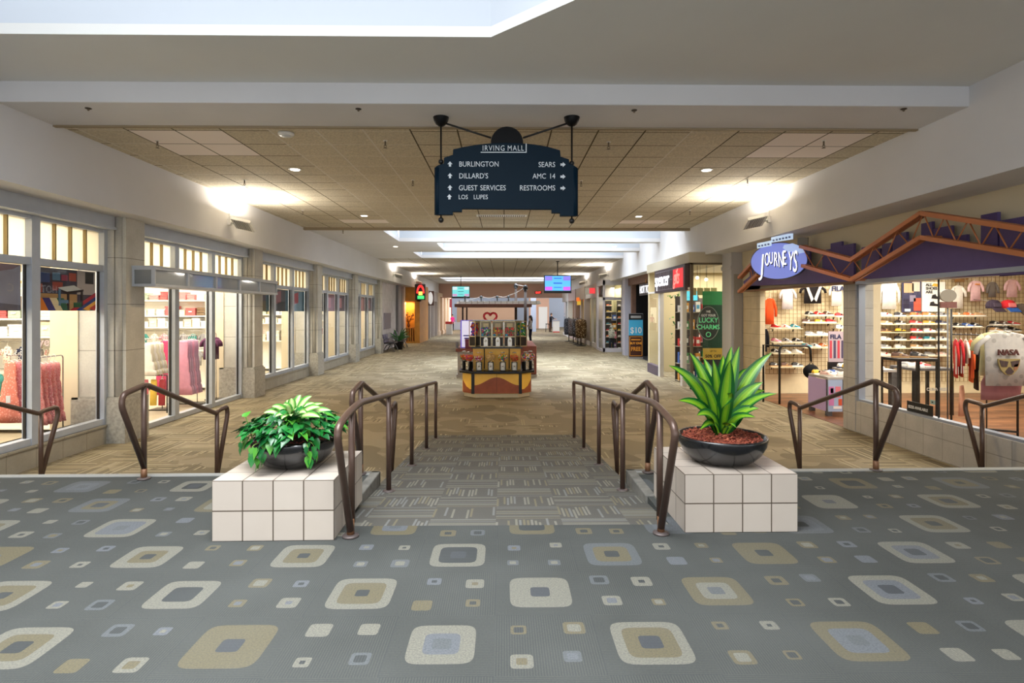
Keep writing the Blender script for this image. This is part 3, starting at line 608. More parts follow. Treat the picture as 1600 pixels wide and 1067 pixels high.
for txt, x, y, al in (('BURLINGTON', 306, 541, 'LEFT'), ("DILLARD'S", 306, 639, 'LEFT'), ('GUEST', 304, 738, 'LEFT'), ('SERVICES', 482, 738, 'LEFT'), ('LOS', 302, 811, 'LEFT'), ('LUPES', 427, 811, 'LEFT'), ('SEARS', 1106, 545, 'RIGHT'), ('AMC', 1030, 641, 'RIGHT'), ('14', 1106, 641, 'RIGHT'), ('RESTROOMS', 1106, 739, 'RIGHT')):
    m = MB(); stext(m, txt, x, y, 44 if txt not in ('LOS', 'LUPES') else 38, al); m.build('lettering', lt_m, board)
for zx, zy, up in ((233, 521, 1), (233, 618, 1), (233, 717, 1), (228, 793, 1), (1168, 525, 0), (1168, 625, 0), (1168, 721, 0)):
    p = [(-20, 0), (0, 22), (20, 0), (9, 0), (9, -20), (-9, -20), (-9, 0)]
    if not up: p = [(b, a) for a, b in p]
    x, z = sp(zx, zy); m = MB(); m.prism([(x+a*k_, z+b*k_) for a, b in p], 'xz', -.044, -.034); m.build('arrow', lt_m, board)
zc = ZC-c0.z
for zx, zy, ballz, lowz in ((155, 118, 495, 980), (1245, 128, 508, 988)):
    x, _ = sp(zx, 0); m = MB(); m.lathe([(.001, -.105), (.035, -.098), (.065, -.075), (.085, -.04), (.095, 0), (.095, .004)], (x, 0, zc-.004), 24); m.build('ceiling_mount', sign_blk, t)
    m = MB(); m.tube([(x, 0, zc-.09), (x, 0, sp(0, lowz)[1])], .011, 10); m.build('rod', black_m, t)
    MB().ball((x, 0, sp(0, ballz)[1]), .032).build('finial', black_m, t); MB().ball((x, 0, sp(0, lowz)[1]), .034).build('finial', black_m, t)
    p0 = Vector((x, 0, zc-.055)); p1 = Vector((cx+(-.19 if x < 0 else .19), 0, sp(0, 296)[1])); m = MB(); m.tube([p0, p1], .012, 10); m.build('brace_rod', black_m, t)

# ---------------------------------------------------------------- ceiling fixtures
lamp_e = mat('lamp_lens', (255, 250, 238), .5, emit=4)
ring_m = mat('lamp_ring', (224, 222, 216), .4)
def cD(py, z=ZC): return FPX*(z-CAMZ)/(HOR-py)
first = None
DL = [(461, 266), (1104, 267), (569, 338), (998, 339), (618, 385), (960, 385), (668, 410), (892, 410), (690, 424), (880, 424)]
DLN = ['with the left-hand wall lamp below it', 'with the right-hand wall lamp below it', 'above the far end of the door canopy', 'nearest the oval shop sign']
for i, (px, py) in enumerate(DL):
    D = cD(py); p = at(px, py, D); p.z = ZC+.018 if D < 16 or D > 26 else ZC
    if not first:
        first = thing('ceiling_downlight', '', 'ceiling light', p, 0, 'round recessed ceiling lights'); o = first
        MB().lathe([(.078, -.006), (.098, -.010), (.105, -.002), (.1, .002), (.07, .002)], seg=28).build('trim_ring', ring_m, o); MB().lathe([(.075, -.009), (.074, -.014), (.001, -.0145)], seg=28).build('lens', lamp_e, o)
    else: o = dup(first, p)
    o['label'] = 'round white recessed ceiling light, ' + ('%s of the pair ' % ('left' if i % 2 == 0 else 'right')) + ['in the near tiled ceiling', 'before the first skylight', 'beside the skylight slots', 'past the third skylight', 'near the hanging screens'][i//2]
    if 1:
        l = bpy.data.lights.new('downlight', 'SPOT'); l.energy = (300, 300, 200, 200)[i] if i < 4 else 240; l.color = (1, .74, .42) if i < 4 else (1, .95, .9); l.spot_size = 2.2; l.spot_blend = .8; l.shadow_soft_size = .08
        q = bpy.data.objects.new('downlight', l); COL.objects.link(q); q.location = p-Vector((0, 0, .03))
sprk = None
brass = mat('sprinkler_brass', (120, 108, 92), .4, metal=.6)
SPK = [(138, 169, 0), (560, 170, 0), (991, 172, 0), (1412, 170, 0), (246, 228, 1), (602, 228, 1), (951, 230, 1), (1287, 228, 1), (382, 289, 1), (645, 289, 1), (908, 290, 1), (1168, 289, 1), (473, 336, 1), (1078, 336, 1), (536, 365, 1)]
names = ['leftmost on the dropped beam', 'second from left on the dropped beam', 'third from left on the dropped beam', 'rightmost on the dropped beam', 'in the pale left ceiling patch', 'left of the directory in the front tile row', 'right of the directory in the front tile row', 'in the pale right ceiling patch', 'over the left wall lamp', 'beside the left edge of the directory', 'beside the right edge of the directory', 'over the right wall lamp', 'by the left soffit before the skylights', 'by the right soffit before the skylights', 'on the white ceiling left of the first skylight']
for i, (px, py, pend) in enumerate(SPK):
    D = cD(py-6 if pend else py); p = at(px, py-6 if pend else py, D); p.z = ZC if not pend or D > 16.3 else ZC+.02
    lab = ('pendent sprinkler head ' if pend else 'small dark recessed sprinkler ')+names[i]
    o = thing('fire_sprinkler', lab, 'sprinkler', p, 0, 'ceiling sprinklers')
    if pend:
        m = MB(); m.tube([(0, 0, .0), (0, 0, -.07)], .012, 8); m.tube([(.0, 0, -.05), (.02, 0, -.075), (0, 0, -.1)], .004, 6); m.tube([(.0, 0, -.05), (-.02, 0, -.075), (0, 0, -.1)], .004, 6); m.build('body', brass, o)
        m = MB(); m.lathe([(.001, -.1), (.026, -.1), (.026, -.104), (.001, -.104)], seg=12); m.build('deflector', brass, o)
        m = MB(); m.lathe([(.03, 0), (.03, -.006), (.012, -.008)], seg=14); m.build('escutcheon', ring_m, o)
    else:
        m = MB(); m.lathe([(.034, 0), (.034, -.006), (.02, -.012), (.001, -.012)], seg=14); m.build('escutcheon', mat('dark_bronze', (60, 48, 40), .5), o); m = MB(); m.ball((0, 0, -.018), .014, 8, 6); m.build('deflector', brass, o)
p = at(447, 210, cD(210)); o = thing('smoke_detector', 'white smoke detector on the near tiled ceiling', 'detector', (p.x, p.y, ZC+.02), 0)
MB().lathe([(.10, 0), (.105, -.02), (.085, -.04), (.001, -.045)], seg=24).build('housing', ring_m, o); MB().lathe([(.055, -.043), (.055, -.052), (.001, -.054)], seg=20).build('cap', mat('detector_grey', (196, 196, 192), .5), o)
p = at(784, 338, cD(338)); o = thing('ceiling_vent', 'white slotted air vent in the tiled ceiling below the directory', 'vent', (p.x, p.y, ZC+.02), 0)
m = MB(); m.box(-.62, .62, -.14, .14, -.012, 0); m.build('frame', ring_m, o)
m = MB()
for k in range(22): m.box(-.57+k*.0525, -.545+k*.0525, -.11, .11, -.018, -.012)
m.build('grille', mat('vent_shadow', (120, 116, 108), .6), o)

# wall washer lamps on the soffits
fx_m = mat('fixture_white', (214, 212, 208), .45); louv = mat('louvre_grey', (150, 148, 146), .5)
def wall_lamp(x, y, sd, lab, power):
    o = thing('wall_lamp', lab, 'wall light', (x, y, 3.37), 0, 'uplighter lamps on the soffits')
    m = MB(); m.obox((sd*.03, 0, .02), (.06, .1, .12)); m.tube([(sd*.05, 0, .02), (sd*.14, 0, -.01)], .025, 10); m.build('bracket', fx_m, o)
    R = Euler((-.42, sd*.22, 0)).to_matrix()
    m = MB(); m.obox((sd*.30, 0, -.03), (.40, .36, .05), R); m.obox(Vector((sd*.30, 0, -.03))+R@Vector((0, 0, .035)), (.32, .28, .04), R); hd_ = m.build('lamp_head', fx_m, o)
    m = MB()
    for k in range(7): m.obox(Vector((sd*.30, 0, -.03))+R@Vector((-.13+k*.043, 0, -.03)), (.02, .32, .012), R)
    m.build('louvre', louv, hd_)
    m = MB(); m.obox(Vector((sd*.30, 0, -.03))+R@Vector((0, 0, .058)), (.22, .18, .012), R); m.build('lens', lamp_e, hd_)
    m = MB(); m.tube([(sd*.02, 0, .05), (sd*.03, -.02, .3)], .012, 8); m.build('stem', fx_m, o)
    area('wall_lamp_glow', (x+sd*.42, y, 3.46), .30, power*1.7, (1, .93, .82), (math.pi, sd*.25, 0))
wall_lamp(-5.62, 11.85, 1, 'white angled wall lamp on the left soffit over the glass doors', 46)
wall_lamp(5.28, 11.35, -1, 'white angled wall lamp on the right soffit over the oval sign', 46)
wall_lamp(-5.62, 29.3, 1, 'small white wall lamp on the left soffit over the blank panel', 60)
wall_lamp(5.28, 29.0, -1, 'small white wall lamp on the right soffit over the glass shoe display', 60)
wall_lamp(-5.62, 36.2, 1, 'small white wall lamp beside the red neon arch sign', 60)
wall_lamp(5.28, 36.5, -1, 'farthest white wall lamp on the right soffit', 60)
# ---------------------------------------------------------------- garments
def cloth(name, rgb, dots=None, stripe=None, dens=26):
    if name in MATS: return MATS[name]
    s = NT(name); o = s.xyz(); n = s.noise(s.obj, 14, 3); c = lin(rgb)+(1,)
    col = s.mix(s.M('MULTIPLY_ADD', n, .6, -.1), c, lin(tuple(x*.78 for x in rgb))+(1,))
    if dots:
        v = s.t.nodes.new('ShaderNodeTexVoronoi'); v.inputs['Scale'].default_value = dens; s.t.links.new(s.obj, v.inputs['Vector'])
        col = s.mix(s.lt(v.outputs['Distance'], .32), col, lin(dots)+(1,))
    if stripe:
        col = s.mix(s.lt(s.M('FLOORED_MODULO', o[2], .05), .018), col, lin(stripe)+(1,))
    return s.done(col, .9, n, .2, spec=.15)
def garment_mesh(kind, w=.34, h=.6, sl=.16, seed=0):
    """closed hanging garment, hanger hook at the origin, front towards -y"""
    rnd = random.Random(seed); m = MB(); n = 28; ph = [rnd.uniform(0, 6.28) for _ in range(4)]
    if kind == 'dress': prof = [(0, .30), (.03, .36), (.12, .40), (.30, .38), (.34, .46), (.52, .56), (.56, .52), (.60, .62), (.80, .72), (.83, .66), (.86, .78), (1, .84)]
    elif kind == 'trousers': prof = [(0, .40), (.1, .44), (.3, .5), (1, .46)]
    else: prof = [(0, .26), (.02, .40), (.05, .50), (.12, .52), (.4, .5), (1, .52)]
    rows = []
    for t, q in prof:
        row = []
        for k in range(n):
            a = 2*math.pi*k/n; rip = 1+(.05+.12*t)*math.sin(a*7+ph[0])*(.6+.4*math.sin(a*3+ph[1]))
            x = w*q*math.copysign(abs(math.cos(a))**.7, math.cos(a))*(1+.03*math.sin(a*5+ph[2])*t); d = (.014+.020*t)*rip
            row.append((x+.01*math.sin(t*4+ph[3]), d*math.sin(a), -.07-(0.018 if abs(math.cos(a)) < .4 and t == 0 else 0)-h*t))
        rows.append(row)
    L = len(prof); m.add([p for r in rows for p in r], [(i*n+k, i*n+(k+1) % n, (i+1)*n+(k+1) % n, (i+1)*n+k) for i in range(L-1) for k in range(n)]+[tuple(range(n)), tuple((L-1)*n+k for k in range(n))[::-1]], True)
    if kind in ('tee', 'sweater'):
        for sd in (-1, 1):
            p0 = Vector((sd*w*.42, 0, -.12)); p1 = p0+Vector((sd*w*.28, -.01, -sl*.5)); p2 = p0+Vector((sd*w*(.34 if sl < .3 else .26), -.015, -sl))
            m.tube([p0, p0.lerp(p1, .5), p1, p2], [.03, .034, .032, .028], 10)
    return m
def hanger_mesh(w): 
    m = MB(); m.tube([(-w*.42, 0, -.10), (0, 0, -.045), (w*.42, 0, -.10)], .005, 6); m.tube(fillet([(0, 0, -.045), (0, 0, -.022), (.024, 0, .018), (-.006, 0, .052), (-.036, 0, .014)], .012, 4), .003, 6); return m
hang_m = mat('hanger_white', (226, 224, 218), .4)
PROT = {}
def garment(kind, loc, material, label, rz=0, group=None, cat='clothing', name=None, w=.34, h=.6, sl=.16, seed=0, trim=None):
    key = (kind, w, h, sl, seed)
    if key not in PROT:
        PROT[key] = (garment_mesh(kind, w, h, sl, seed).mesh('garment', material), hanger_mesh(w).mesh('hanger', hang_m))
    t = thing(name or {'dress': 'hanging_dress', 'tee': 'hanging_shirt', 'sweater': 'hanging_sweater', 'trousers': 'hanging_trousers'}[kind], label, cat, loc, rz, group)
    for nm, me in zip(('garment', 'hanger'), PROT[key]):
        o = bpy.data.objects.new(nm, me); COL.objects.link(o); o.parent = t
        if nm == 'garment': o.material_slots[0].link = 'OBJECT'; o.material_slots[0].material = material
    return t
# ---------------------------------------------------------------- left clothing shop: shell
shop_w = mat('shop_wall_cream', (232, 222, 198), .8); shop_b = mat('shop_pier_beige', (214, 200, 172), .8)
m = MB(); m.box(-13, -6.4, 3, 29, ZL-.05, ZL+.004); struct(m.build('floor_shop_left', mat('shop_floor_beige', (178, 164, 140), .45, var=.1, vscale=3)))
m = MB(); m.box(-13, -12.8, 3, 29, ZL, 3.06); struct(m.build('wall_shop_left_back', shop_w))
m = MB(); m.box(-13, -6.72, 3, 29, 3.0, 3.1); struct(m.build('ceiling_shop_left', mat('shop_ceiling', (236, 232, 222), .9)))
m = MB(); m.box(-13, -6.4, 3, 3.2, ZL, 3.06); m.box(-13, -7.0, 28.6, 29, ZL, 3.06); struct(m.build('wall_shop_left_ends', shop_w))
m = MB()
for y in CY: m.box(-7.05, -6.62, y-.02, y+CW+.02, ZL, 3.0)
struct(m.build('wall_shop_left_piers', shop_b), 'beige piers behind the stone columns')
# ---------------------------------------------------------------- window posters
def poster(name, lab, y0, y1, z0, z1, rects, bgc, X=-6.30, grp='picture panels in the shop windows'):
    t = thing(name, lab, 'poster', (X, (y0+y1)/2, z0), 0, grp); W_, H_ = y1-y0, z1-z0
    m = MB(); m.box(-.006, 0, -W_/2, W_/2, 0, H_); m.build('sheet', mat('poster_bg_%d_%d_%d' % bgc, bgc, .6, var=.12, vscale=3), t)
    cols = sorted({r[1] for r in rects}); ms = [mat('poster_ink_%d_%d_%d' % c, c, .6) for c in cols]
    if rects:
        if len(rects) <= 2:
            for i, (poly, c) in enumerate(rects): MB().prism([(-W_/2+u*W_, v*H_) for u, v in poly], 'yz', -.001, .0012+.0005*i).build('picture', ms[cols.index(c)], t)
            return
        m = MB()
        for i, (poly, c) in enumerate(rects): m.prism([(-W_/2+u*W_, v*H_) for u, v in poly], 'yz', -.001, .0012+.0005*i, mi=cols.index(c))
        m.build('picture', ms, t)
def R4(a, b, c, d): return [(a, c), (b, c), (b, d), (a, d)]
room = [(R4(0, 1, .38, 1), (58, 50, 66)), (R4(0, .68, 0, .40), (176, 138, 92)), (R4(.68, 1, .4, 1), (176, 164, 160)), (R4(.82, .97, .68, .97), (40, 34, 34)), (R4(.03, .13, .42, .62), (176, 78, 56)), (R4(.28, .44, .48, .68), (150, 66, 56)), (R4(.10, .24, .66, .88), (52, 72, 124)), (R4(.28, .4, .72, .9), (84, 120, 150)), (R4(.42, .52, .72, .86), (150, 60, 84)), (R4(.54, .66, .72, .92), (170, 72, 50))]
rug = [(206, 52, 40), (230, 130, 40), (60, 50, 120), (228, 208, 170), (40, 96, 70), (180, 40, 60), (40, 60, 130), (236, 170, 60), (200, 60, 46)]
for k, c in enumerate(rug):
    a = .11*k; room.append(([(a, 0), (a+.11, 0), (a+.11-.22+.12, .30), (a-.22+.12, .30)] if k < 5 else [(a, .0+.02*(k-5)), (min(1, a+.11), .0), (1, .06+.10*(8-k)), (1, .16+.10*(8-k))], c))
room += [([(.36, .55), (.62, .62), (.78, .5), (.5, .42)], (206, 206, 204)), ([(.36, .53), (.5, .40), (.78, .48), (.78, .53), (.5, .46)], (44, 30, 34)), (R4(.51, .54, .02, .42), (44, 30, 34)), (R4(.74, .77, .10, .48), (44, 30, 34)), (R4(.37, .40, .12, .52), (84, 120, 150)), (R4(.40, .52, .18, .26), (84, 120, 150)), (R4(.62, .74, .08, .2), (36, 92, 60))]
y0 = CY[0]+CW; w3 = (CY[1]-y0)/3
poster('window_poster', 'picture panel of a play room with table and striped rug in window over pink dresses', y0+2*w3+.1, CY[1]-.1, 1.585, 2.18, room, (70, 60, 76))
poster('window_poster', 'picture panel of soft grey bedding in window by the left edge', y0+w3+.1, y0+2*w3-.1, 1.585, 2.18, [([(0, .55), (0, 1), (1, 1), (.9, .9), (.5, .75)], (128, 92, 96)), ([(0, 0), (1, 0), (1, .12), (.5, .2), (0, .1)], (112, 104, 112))], (150, 146, 158))
poster('window_poster', 'grey picture panel in the first window of the near bay', y0+.1, y0+w3-.1, 1.585, 2.18, [], (138, 130, 140))
a = CY[2]+CW; w3 = (CY[3]-a)/3
for k, (c, rc) in enumerate((((52, 46, 58), (96, 60, 60)), ((60, 52, 62), (140, 64, 70)), ((120, 150, 170), (176, 70, 84)))):
    poster('window_poster', ['dark picture panel just past the glass doors', 'dim picture panel in the middle window past the glass doors', 'picture panel with a red shape on blue past the glass doors'][k], a+w3*k+.1, a+w3*(k+1)-.1, 1.56, 2.18, [([(.12, .30), (.55, .42), (.55, .95), (.12, .8)], rc), (R4(.82, 1, 0, 1), (52, 92, 110))], c)
for b, nm in ((3, 'fourth'), (4, 'fifth')):
    a = CY[b]+CW; w3 = (CY[b+1]-a)/3
    for k in range(3):
        c = ((70, 64, 74), (150, 112, 124), (112, 96, 110))[k]
        poster('window_poster', '%s picture panel in the %s bay of stone-framed windows' % (('dark', 'pinkish', 'mauve')[k], nm), a+w3*k+.1, a+w3*(k+1)-.1, 1.56, 2.18, [(R4(.15, .6, .2, .8), (190, 130, 140))], c)

# ---------------------------------------------------------------- door canopy
t = thing('door_canopy', 'long boxy grey metal canopy with glass panels over the shop doors', 'canopy', (-5.75, 9.28, 1.97), 0)
L_ = 4.98; m = MB()
for z in (0, .27): m.box(-.2, .19, 0, L_, z, z+.045)
m.box(-.2, .20, -.02, L_+.02, .31, .335)
for k in range(6):
    y = L_*k/5; m.box(.12, .18, max(0, y-.03), min(L_, y+.03), .04, .28)
m.box(-.2, -.15, 0, .05, .04, .28); m.box(-.2, -.15, L_-.05, L_, .04, .28)
m.build('frame', frame_m, t, bevel=.004)
m = MB(); m.box(.13, .15, .03, L_-.03, .045, .27); m.build('glass_panel', mat('canopy_glass', (150, 158, 168), .06, spec=.9), t)
m = MB(); m.box(-.17, .15, .012, .026, .045, .27); m.build('end_panel', mat('canopy_end', (128, 132, 136), .35, metal=.3), t)

# ---------------------------------------------------------------- left shop fittings
shelf_m = mat('shelf_white', (238, 234, 224), .5)
GOODS = [(244, 240, 230), (214, 206, 190), (150, 160, 176), (196, 160, 110), (226, 150, 150), (92, 84, 80), (240, 222, 190), (176, 190, 170), (206, 96, 96), (236, 236, 236), (120, 96, 70)]
gm = [mat('goods_%d' % i, c, .7, var=.15, vscale=30) for i, c in enumerate(GOODS)]
GN = 'cream ecru grey-blue tan pink charcoal vanilla sage red white brown'.split()
def shelf_unit(x0, x1, y, zt, shelves, lab):
    t = thing('display_shelf', lab, 'shelf', ((x0+x1)/2, y, ZL+.006), 0, 'white shop shelving'); W_ = (x1-x0)/2
    MB().box(-W_, W_, .40, .44, 0, zt-ZL).build('back_panel', shelf_m, t)
    for z in [0]+shelves:
        z = z-ZL if z else .1; MB().box(-W_, W_, 0, .42, z-.03, z).build('shelf', shelf_m, t)
    for sx in (-1, 1): MB().box(sx*W_-.012, sx*W_+.012, .38, .44, 0, zt-ZL).build('upright', shelf_m, t)
    return t
proto = {}
def stack(x, y, z, gi, w, h, lab, n=4, grp='folded goods on the shop shelves'):
    t = thing('folded_stack', lab, 'folded clothes', (x, y, z+.006), 0, grp)
    m = MB()
    for k in range(n):
        e = random.uniform(-.008, .008); m.box(-w/2+e, w/2+e, -.13, .13, h*k/n, h*(k+1)/n-.004)
    m.build('folds', gm[gi], t, bevel=.008)
def bin_box(x, y, z, gi, w, h, lab):
    t = thing('storage_bin', lab, 'bin', (x, y, z+.006), 0, 'bins on the shop shelves')
    m = MB(); m.box(-w/2, w/2, -.14, .14, 0, h); m.build('body', gm[gi], t, bevel=.01); MB().box(-w/2-.008, w/2+.008, -.15, .15, h*.85, h+.006).build('lid', gm[gi], t); MB().box(-.04, .04, -.155, -.145, h*.45, h*.6).build('tag', gm[9], t)
def fill(x0, x1, y, z, where, kind='mix', hmax=.26):
    x = x0+.03; i = 0
    while x < x1-.12:
        w = random.uniform(.16, .26); gi = random.choice((0, 0, 1, 2, 3, 4, 6, 7, 8, 9, 9, 10, 5)) if kind != 'white' else random.choice((0, 9, 9, 6)); h = random.uniform(.5, 1)*hmax
        lab = '%s %s %s' % (ORD[min(i, 19)], GN[gi], 'bin' if (kind == 'white' or random.random() < .3) else 'folded stack')
        if 'bin' in lab: bin_box(x+w/2, y, z+.003, gi, w, h, lab+' from the left on '+where)
        else: stack(x+w/2, y, z+.003, gi, w*.92, h, lab+' from the left on '+where, random.randint(3, 6))
        x += w+.03; i += 1
def hang_row(x0, x1, y, z, kind, mats, names, where, w=.12, h=.3, step=.16, sl=.1, grp=None):
    t = thing('hang_bar', 'thin chrome hanging bar of '+where, 'bar', ((x0+x1)/2, y, z), 0, 'garment bars in the left shop'); MB().tube([(-(x1-x0)/2, 0, 0), ((x1-x0)/2, 0, 0)], .009, 8).build('bar', mat('chrome', (190, 190, 192), .2, metal=.9), t)
    for sx in (-1, 1): MB().tube([(sx*(x1-x0)/2, 0, 0), (sx*(x1-x0)/2, .198, 0)], .009, 8).build('arm', MATS['chrome'], t)
    x = x0+step/2; i = 0
    while x < x1:
        q = i % len(mats) if len(mats) < 3 else random.randrange(len(mats))
        garment(kind, (x, y-.013, z-.013), mats[q], '%s %s from the left on %s' % (ORD[min(i, 19)], names[q], where), random.uniform(-.05, .05), grp, w=w, h=h, sl=sl, seed=i % 3); x += step; i += 1
tiny = [cloth('cloth_white', (240, 236, 228)), cloth('cloth_cream_dot', (236, 224, 206), (196, 120, 120)), cloth('cloth_pink', (232, 150, 160)), cloth('cloth_teal', (70, 140, 134)), cloth('cloth_grey', (150, 148, 150)), cloth('cloth_navy_dot', (44, 48, 74), (220, 210, 200)), cloth('cloth_mustard', (206, 160, 70))]
tn = ['white baby shirt', 'dotted cream baby shirt', 'pink baby shirt', 'teal baby shirt', 'grey baby shirt', 'navy dotted baby shirt', 'mustard baby shirt']
for (x0, x1, y, w) in ((-9.3, -7.08, 9.75, 'near'), (-9.5, -7.1, 15.0, 'middle'), (-9.2, -7.1, 19.8, 'third'), (-9.2, -7.1, 25.0, 'farthest')):
    shelf_unit(x0, x1, y, 2.25, [.55, 1.15, 1.45, 1.85], 'white %s shop shelf seen through the %s' % (w, {'near': 'window of pink dresses', 'middle': 'glass doors', 'third': 'windows past the doors', 'farthest': 'far stone-framed windows'}[w]))
    far = w in ('third', 'farthest')
    for z, nm, kd, hm in ((1.85, 'top', 'mix', .28), (1.45, 'second', 'mix', .24), (1.15, 'third', 'white', .24)): fill(x0, x1, y+.2, z, 'the %s shelf of the %s unit' % (nm, w), kd, hm)
    if not far:
        hang_row(x0+.05, x1-.05, y+.1, 1.06, 'tee', tiny, tn, 'the upper bar, %s unit' % w, step=.25, grp='baby clothes on the %s unit' % w)
        hang_row(x0+.05, x1-.05, y-.07, .62, 'tee', tiny, tn, 'the low front bar, %s unit' % w, h=.36, step=.25, grp='baby clothes on the %s unit' % w)
    else: fill(x0, x1, y+.2, .55, 'the low shelf of the %s unit' % w, 'mix', .4)
# wall lettering over the baby clothes
t = thing('department_sign', 'grey raised lettering sign above the hanging baby clothes', 'sign', (-7.62, 9.70, .98), 0)
m = MB(); m.text('Layette', .2, (-.30, 0, .02), RF, .02, sx=1.0, bold=.004); m.build('lettering', mat('letter_grey', (176, 160, 160), .5), t); MB().box(-.32, .5, .012, .03, -.02, .0).build('rail', mat('chrome', (0, 0, 0)), t)
# pink dresses, face-out in the near window
pk = [cloth('dress_coral', (232, 138, 118), (244, 176, 160), dens=34), cloth('dress_pink', (226, 150, 146), (206, 92, 96), dens=46), cloth('dress_rose', (222, 136, 140), (240, 200, 196), dens=40)]
def faceout(x, y, z, n, lab, seg=.0):
    t = thing('garment_stand', lab, 'clothes rack', (x, y, ZL+.006), 0, 'face-out clothes stands'); d = n*.085+.08
    MB().tube(fillet([(-.005, d, 0), (-.005, d, z-ZL+.011), (-.005, -.05, z-ZL+.011), (-.005, -.055, z-ZL+.04)], .05), .009, 8).build('arm', MATS['chrome'], t)
    m = MB(); m.box(-.2, .2, d-.15, d+.15, 0, .02); m.build('base', black_m, t)
for cx_, z_, lab, ms, nm in ((-6.98, .935, 'chrome face-out stand of coral dresses in the near window', (0, 2, 0), 'coral'), (-6.62, .90, 'chrome face-out stand of rose dresses by the beige pier', (1, 1, 2), 'rose')):
    faceout(cx_, 8.25, z_, 5, lab)
    for k in range(5):
        garment('dress', (cx_, 8.24+k*.085, z_-.003), pk[ms[k % 3]], '%s tiered child dress, %s of five on its stand in the near window' % (nm, ('front', 'second', 'third', 'fourth', 'back')[k]), 0, nm+' dresses in the near window', w=.215, h=.86, seed=k % 2)
t = thing('price_tag', 'white price tag on the coral dress in the near window', 'tag', (-6.90, 8.13, .30), 0); MB().box(-.03, .03, -.012, -.004, 0, .10).build('card', white_m, t)
t = thing('price_tag', 'white price tag on the rose dress near the beige pier', 'tag', (-6.56, 8.13, .36), 0); MB().box(-.03, .03, -.012, -.004, 0, .10).build('card', white_m, t)
dk = cloth('dress_dark_dot', (40, 26, 32), (190, 70, 84), dens=38)
faceout(-7.05, 7.62, .72, 4, 'chrome face-out stand of dark dotted dresses at the left edge')
for k in range(4): garment('dress', (-7.05, 7.6+k*.085, .717), dk, 'dark dress with red dots, %s of four at the left edge of the photo' % ('front', 'second', 'third', 'back')[k], 0, 'dark dotted dresses', w=.30, h=.95, seed=k % 2)
# behind the glass doors
wh = [cloth('tulle_white', (240, 232, 226)), cloth('tulle_cream', (232, 220, 196))]; pp = [cloth('tulle_pink', (230, 160, 184)), cloth('tulle_mauve', (204, 160, 184)), cloth('tulle_hot', (206, 70, 112))]
faceout(-7.1, 11.5, 1.0, 6, 'chrome stand of white tulle dresses behind the first glass door')
for k in range(6): garment('dress', (-7.1, 11.5+k*.085, .997), wh[k % 2], 'white tulle dress, %s of six behind the first glass door' % ORD[k], 0, 'white dresses behind the doors', w=.30, h=.62, seed=k % 2)
for x_, ms, nm, dor in ((-7.2, (2, 0, 0), 'pink', 'second'), (-6.8, (0, 1, 1), 'mauve', 'second')):
    faceout(x_, 12.3, 1.02, 6, 'chrome stand of %s tulle dresses behind the second glass door' % nm)
    for k in range(6): garment('dress', (x_, 12.32+k*.085, 1.017), pp[ms[k % 3]], '%s tulle dress, %s of six behind the %s glass door' % (nm, ORD[k], dor), 0, nm+' dresses behind the doors', w=.24, h=1.15, seed=k % 2)
faceout(-6.66, 13.12, 1.05, 3, 'chrome stand of plum tops behind the third glass door')
for k in range(3): garment('tee', (-6.66, 13.14+k*.085, 1.047), cloth('plum', (112, 66, 96)), 'plum top, %s of three behind the third glass door' % ORD[k], 0, 'plum tops behind the doors', w=.26, h=.5, seed=k % 2)
for k, (c, nm) in enumerate((((206, 190, 60), 'yellow'), ((60, 110, 120), 'teal'), ((220, 120, 140), 'pink'), ((236, 200, 90), 'gold'), ((170, 60, 70), 'red'))):
    garment('trousers', (-7.55+.17*k, 11.683, .27), cloth('tr_'+nm, c), '%s child trousers on the low bar behind the first glass door' % nm, 0, 'child trousers behind the doors', w=.14, h=.52)
t = thing('hang_bar', 'low black bar holding small bright trousers behind the first glass door', 'bar', (-7.2, 11.7, ZL+.006), 0); MB().tube(fillet([(-.45, 0, 0), (-.45, 0, .757), (.42, 0, .757), (.42, 0, 0)], .03), .012, 8).build('frame', black_m, t)
# ---------------------------------------------------------------- shoe shop shell
m = MB(); m.box(6.02, 14, 2, 14.4, ZL-.05, ZL+.006); s = NT('dark_plank_floor'); o = s.xyz(); pl = s.M('FLOOR', s.M('DIVIDE', o[1], .14)); r = s.white(pl, s.M('FLOOR', s.M('DIVIDE', s.M('ADD', o[0], s.M('MULTIPLY', pl, .37)), 1.2)))
n = s.noise(s.comb(s.M('MULTIPLY', o[0], 2), s.M('MULTIPLY', o[1], 14)), 3, 4); col = s.mix(r, lin((92, 58, 40))+(1,), lin((150, 100, 68))+(1,)); col = s.mix(s.M('MULTIPLY', n, .6), col, lin((60, 38, 28))+(1,))
struct(m.build('floor_shop_right', s.done(col, .35, spec=.4)), 'dark plank floor of the shoe shop')
gridwall = mat('gridwall_cream', (226, 210, 174), .8, var=.04)
m = MB(); m.box(6.2, 14.2, 14.25, 14.4, ZL, 3.0); m.box(14, 14.2, 2, 14.3, ZL, 3.0); struct(m.build('wall_shop_right_back', gridwall), 'cream back wall of the shoe shop')
m = MB(); m.box(6.25, 14, 1.8, 14.25, 2.95, 3.05); m.box(6.26, 14, 1.8, 2, ZL, 3.0); struct(m.build('ceiling_shop_right', MATS['shop_ceiling']))
m = MB(); m.box(6.31, 6.51, 9.85, 10.3, ZL, 2.95); struct(m.build('wall_shop_right_pier', shop_b), 'tan pier inside the end of the display window')
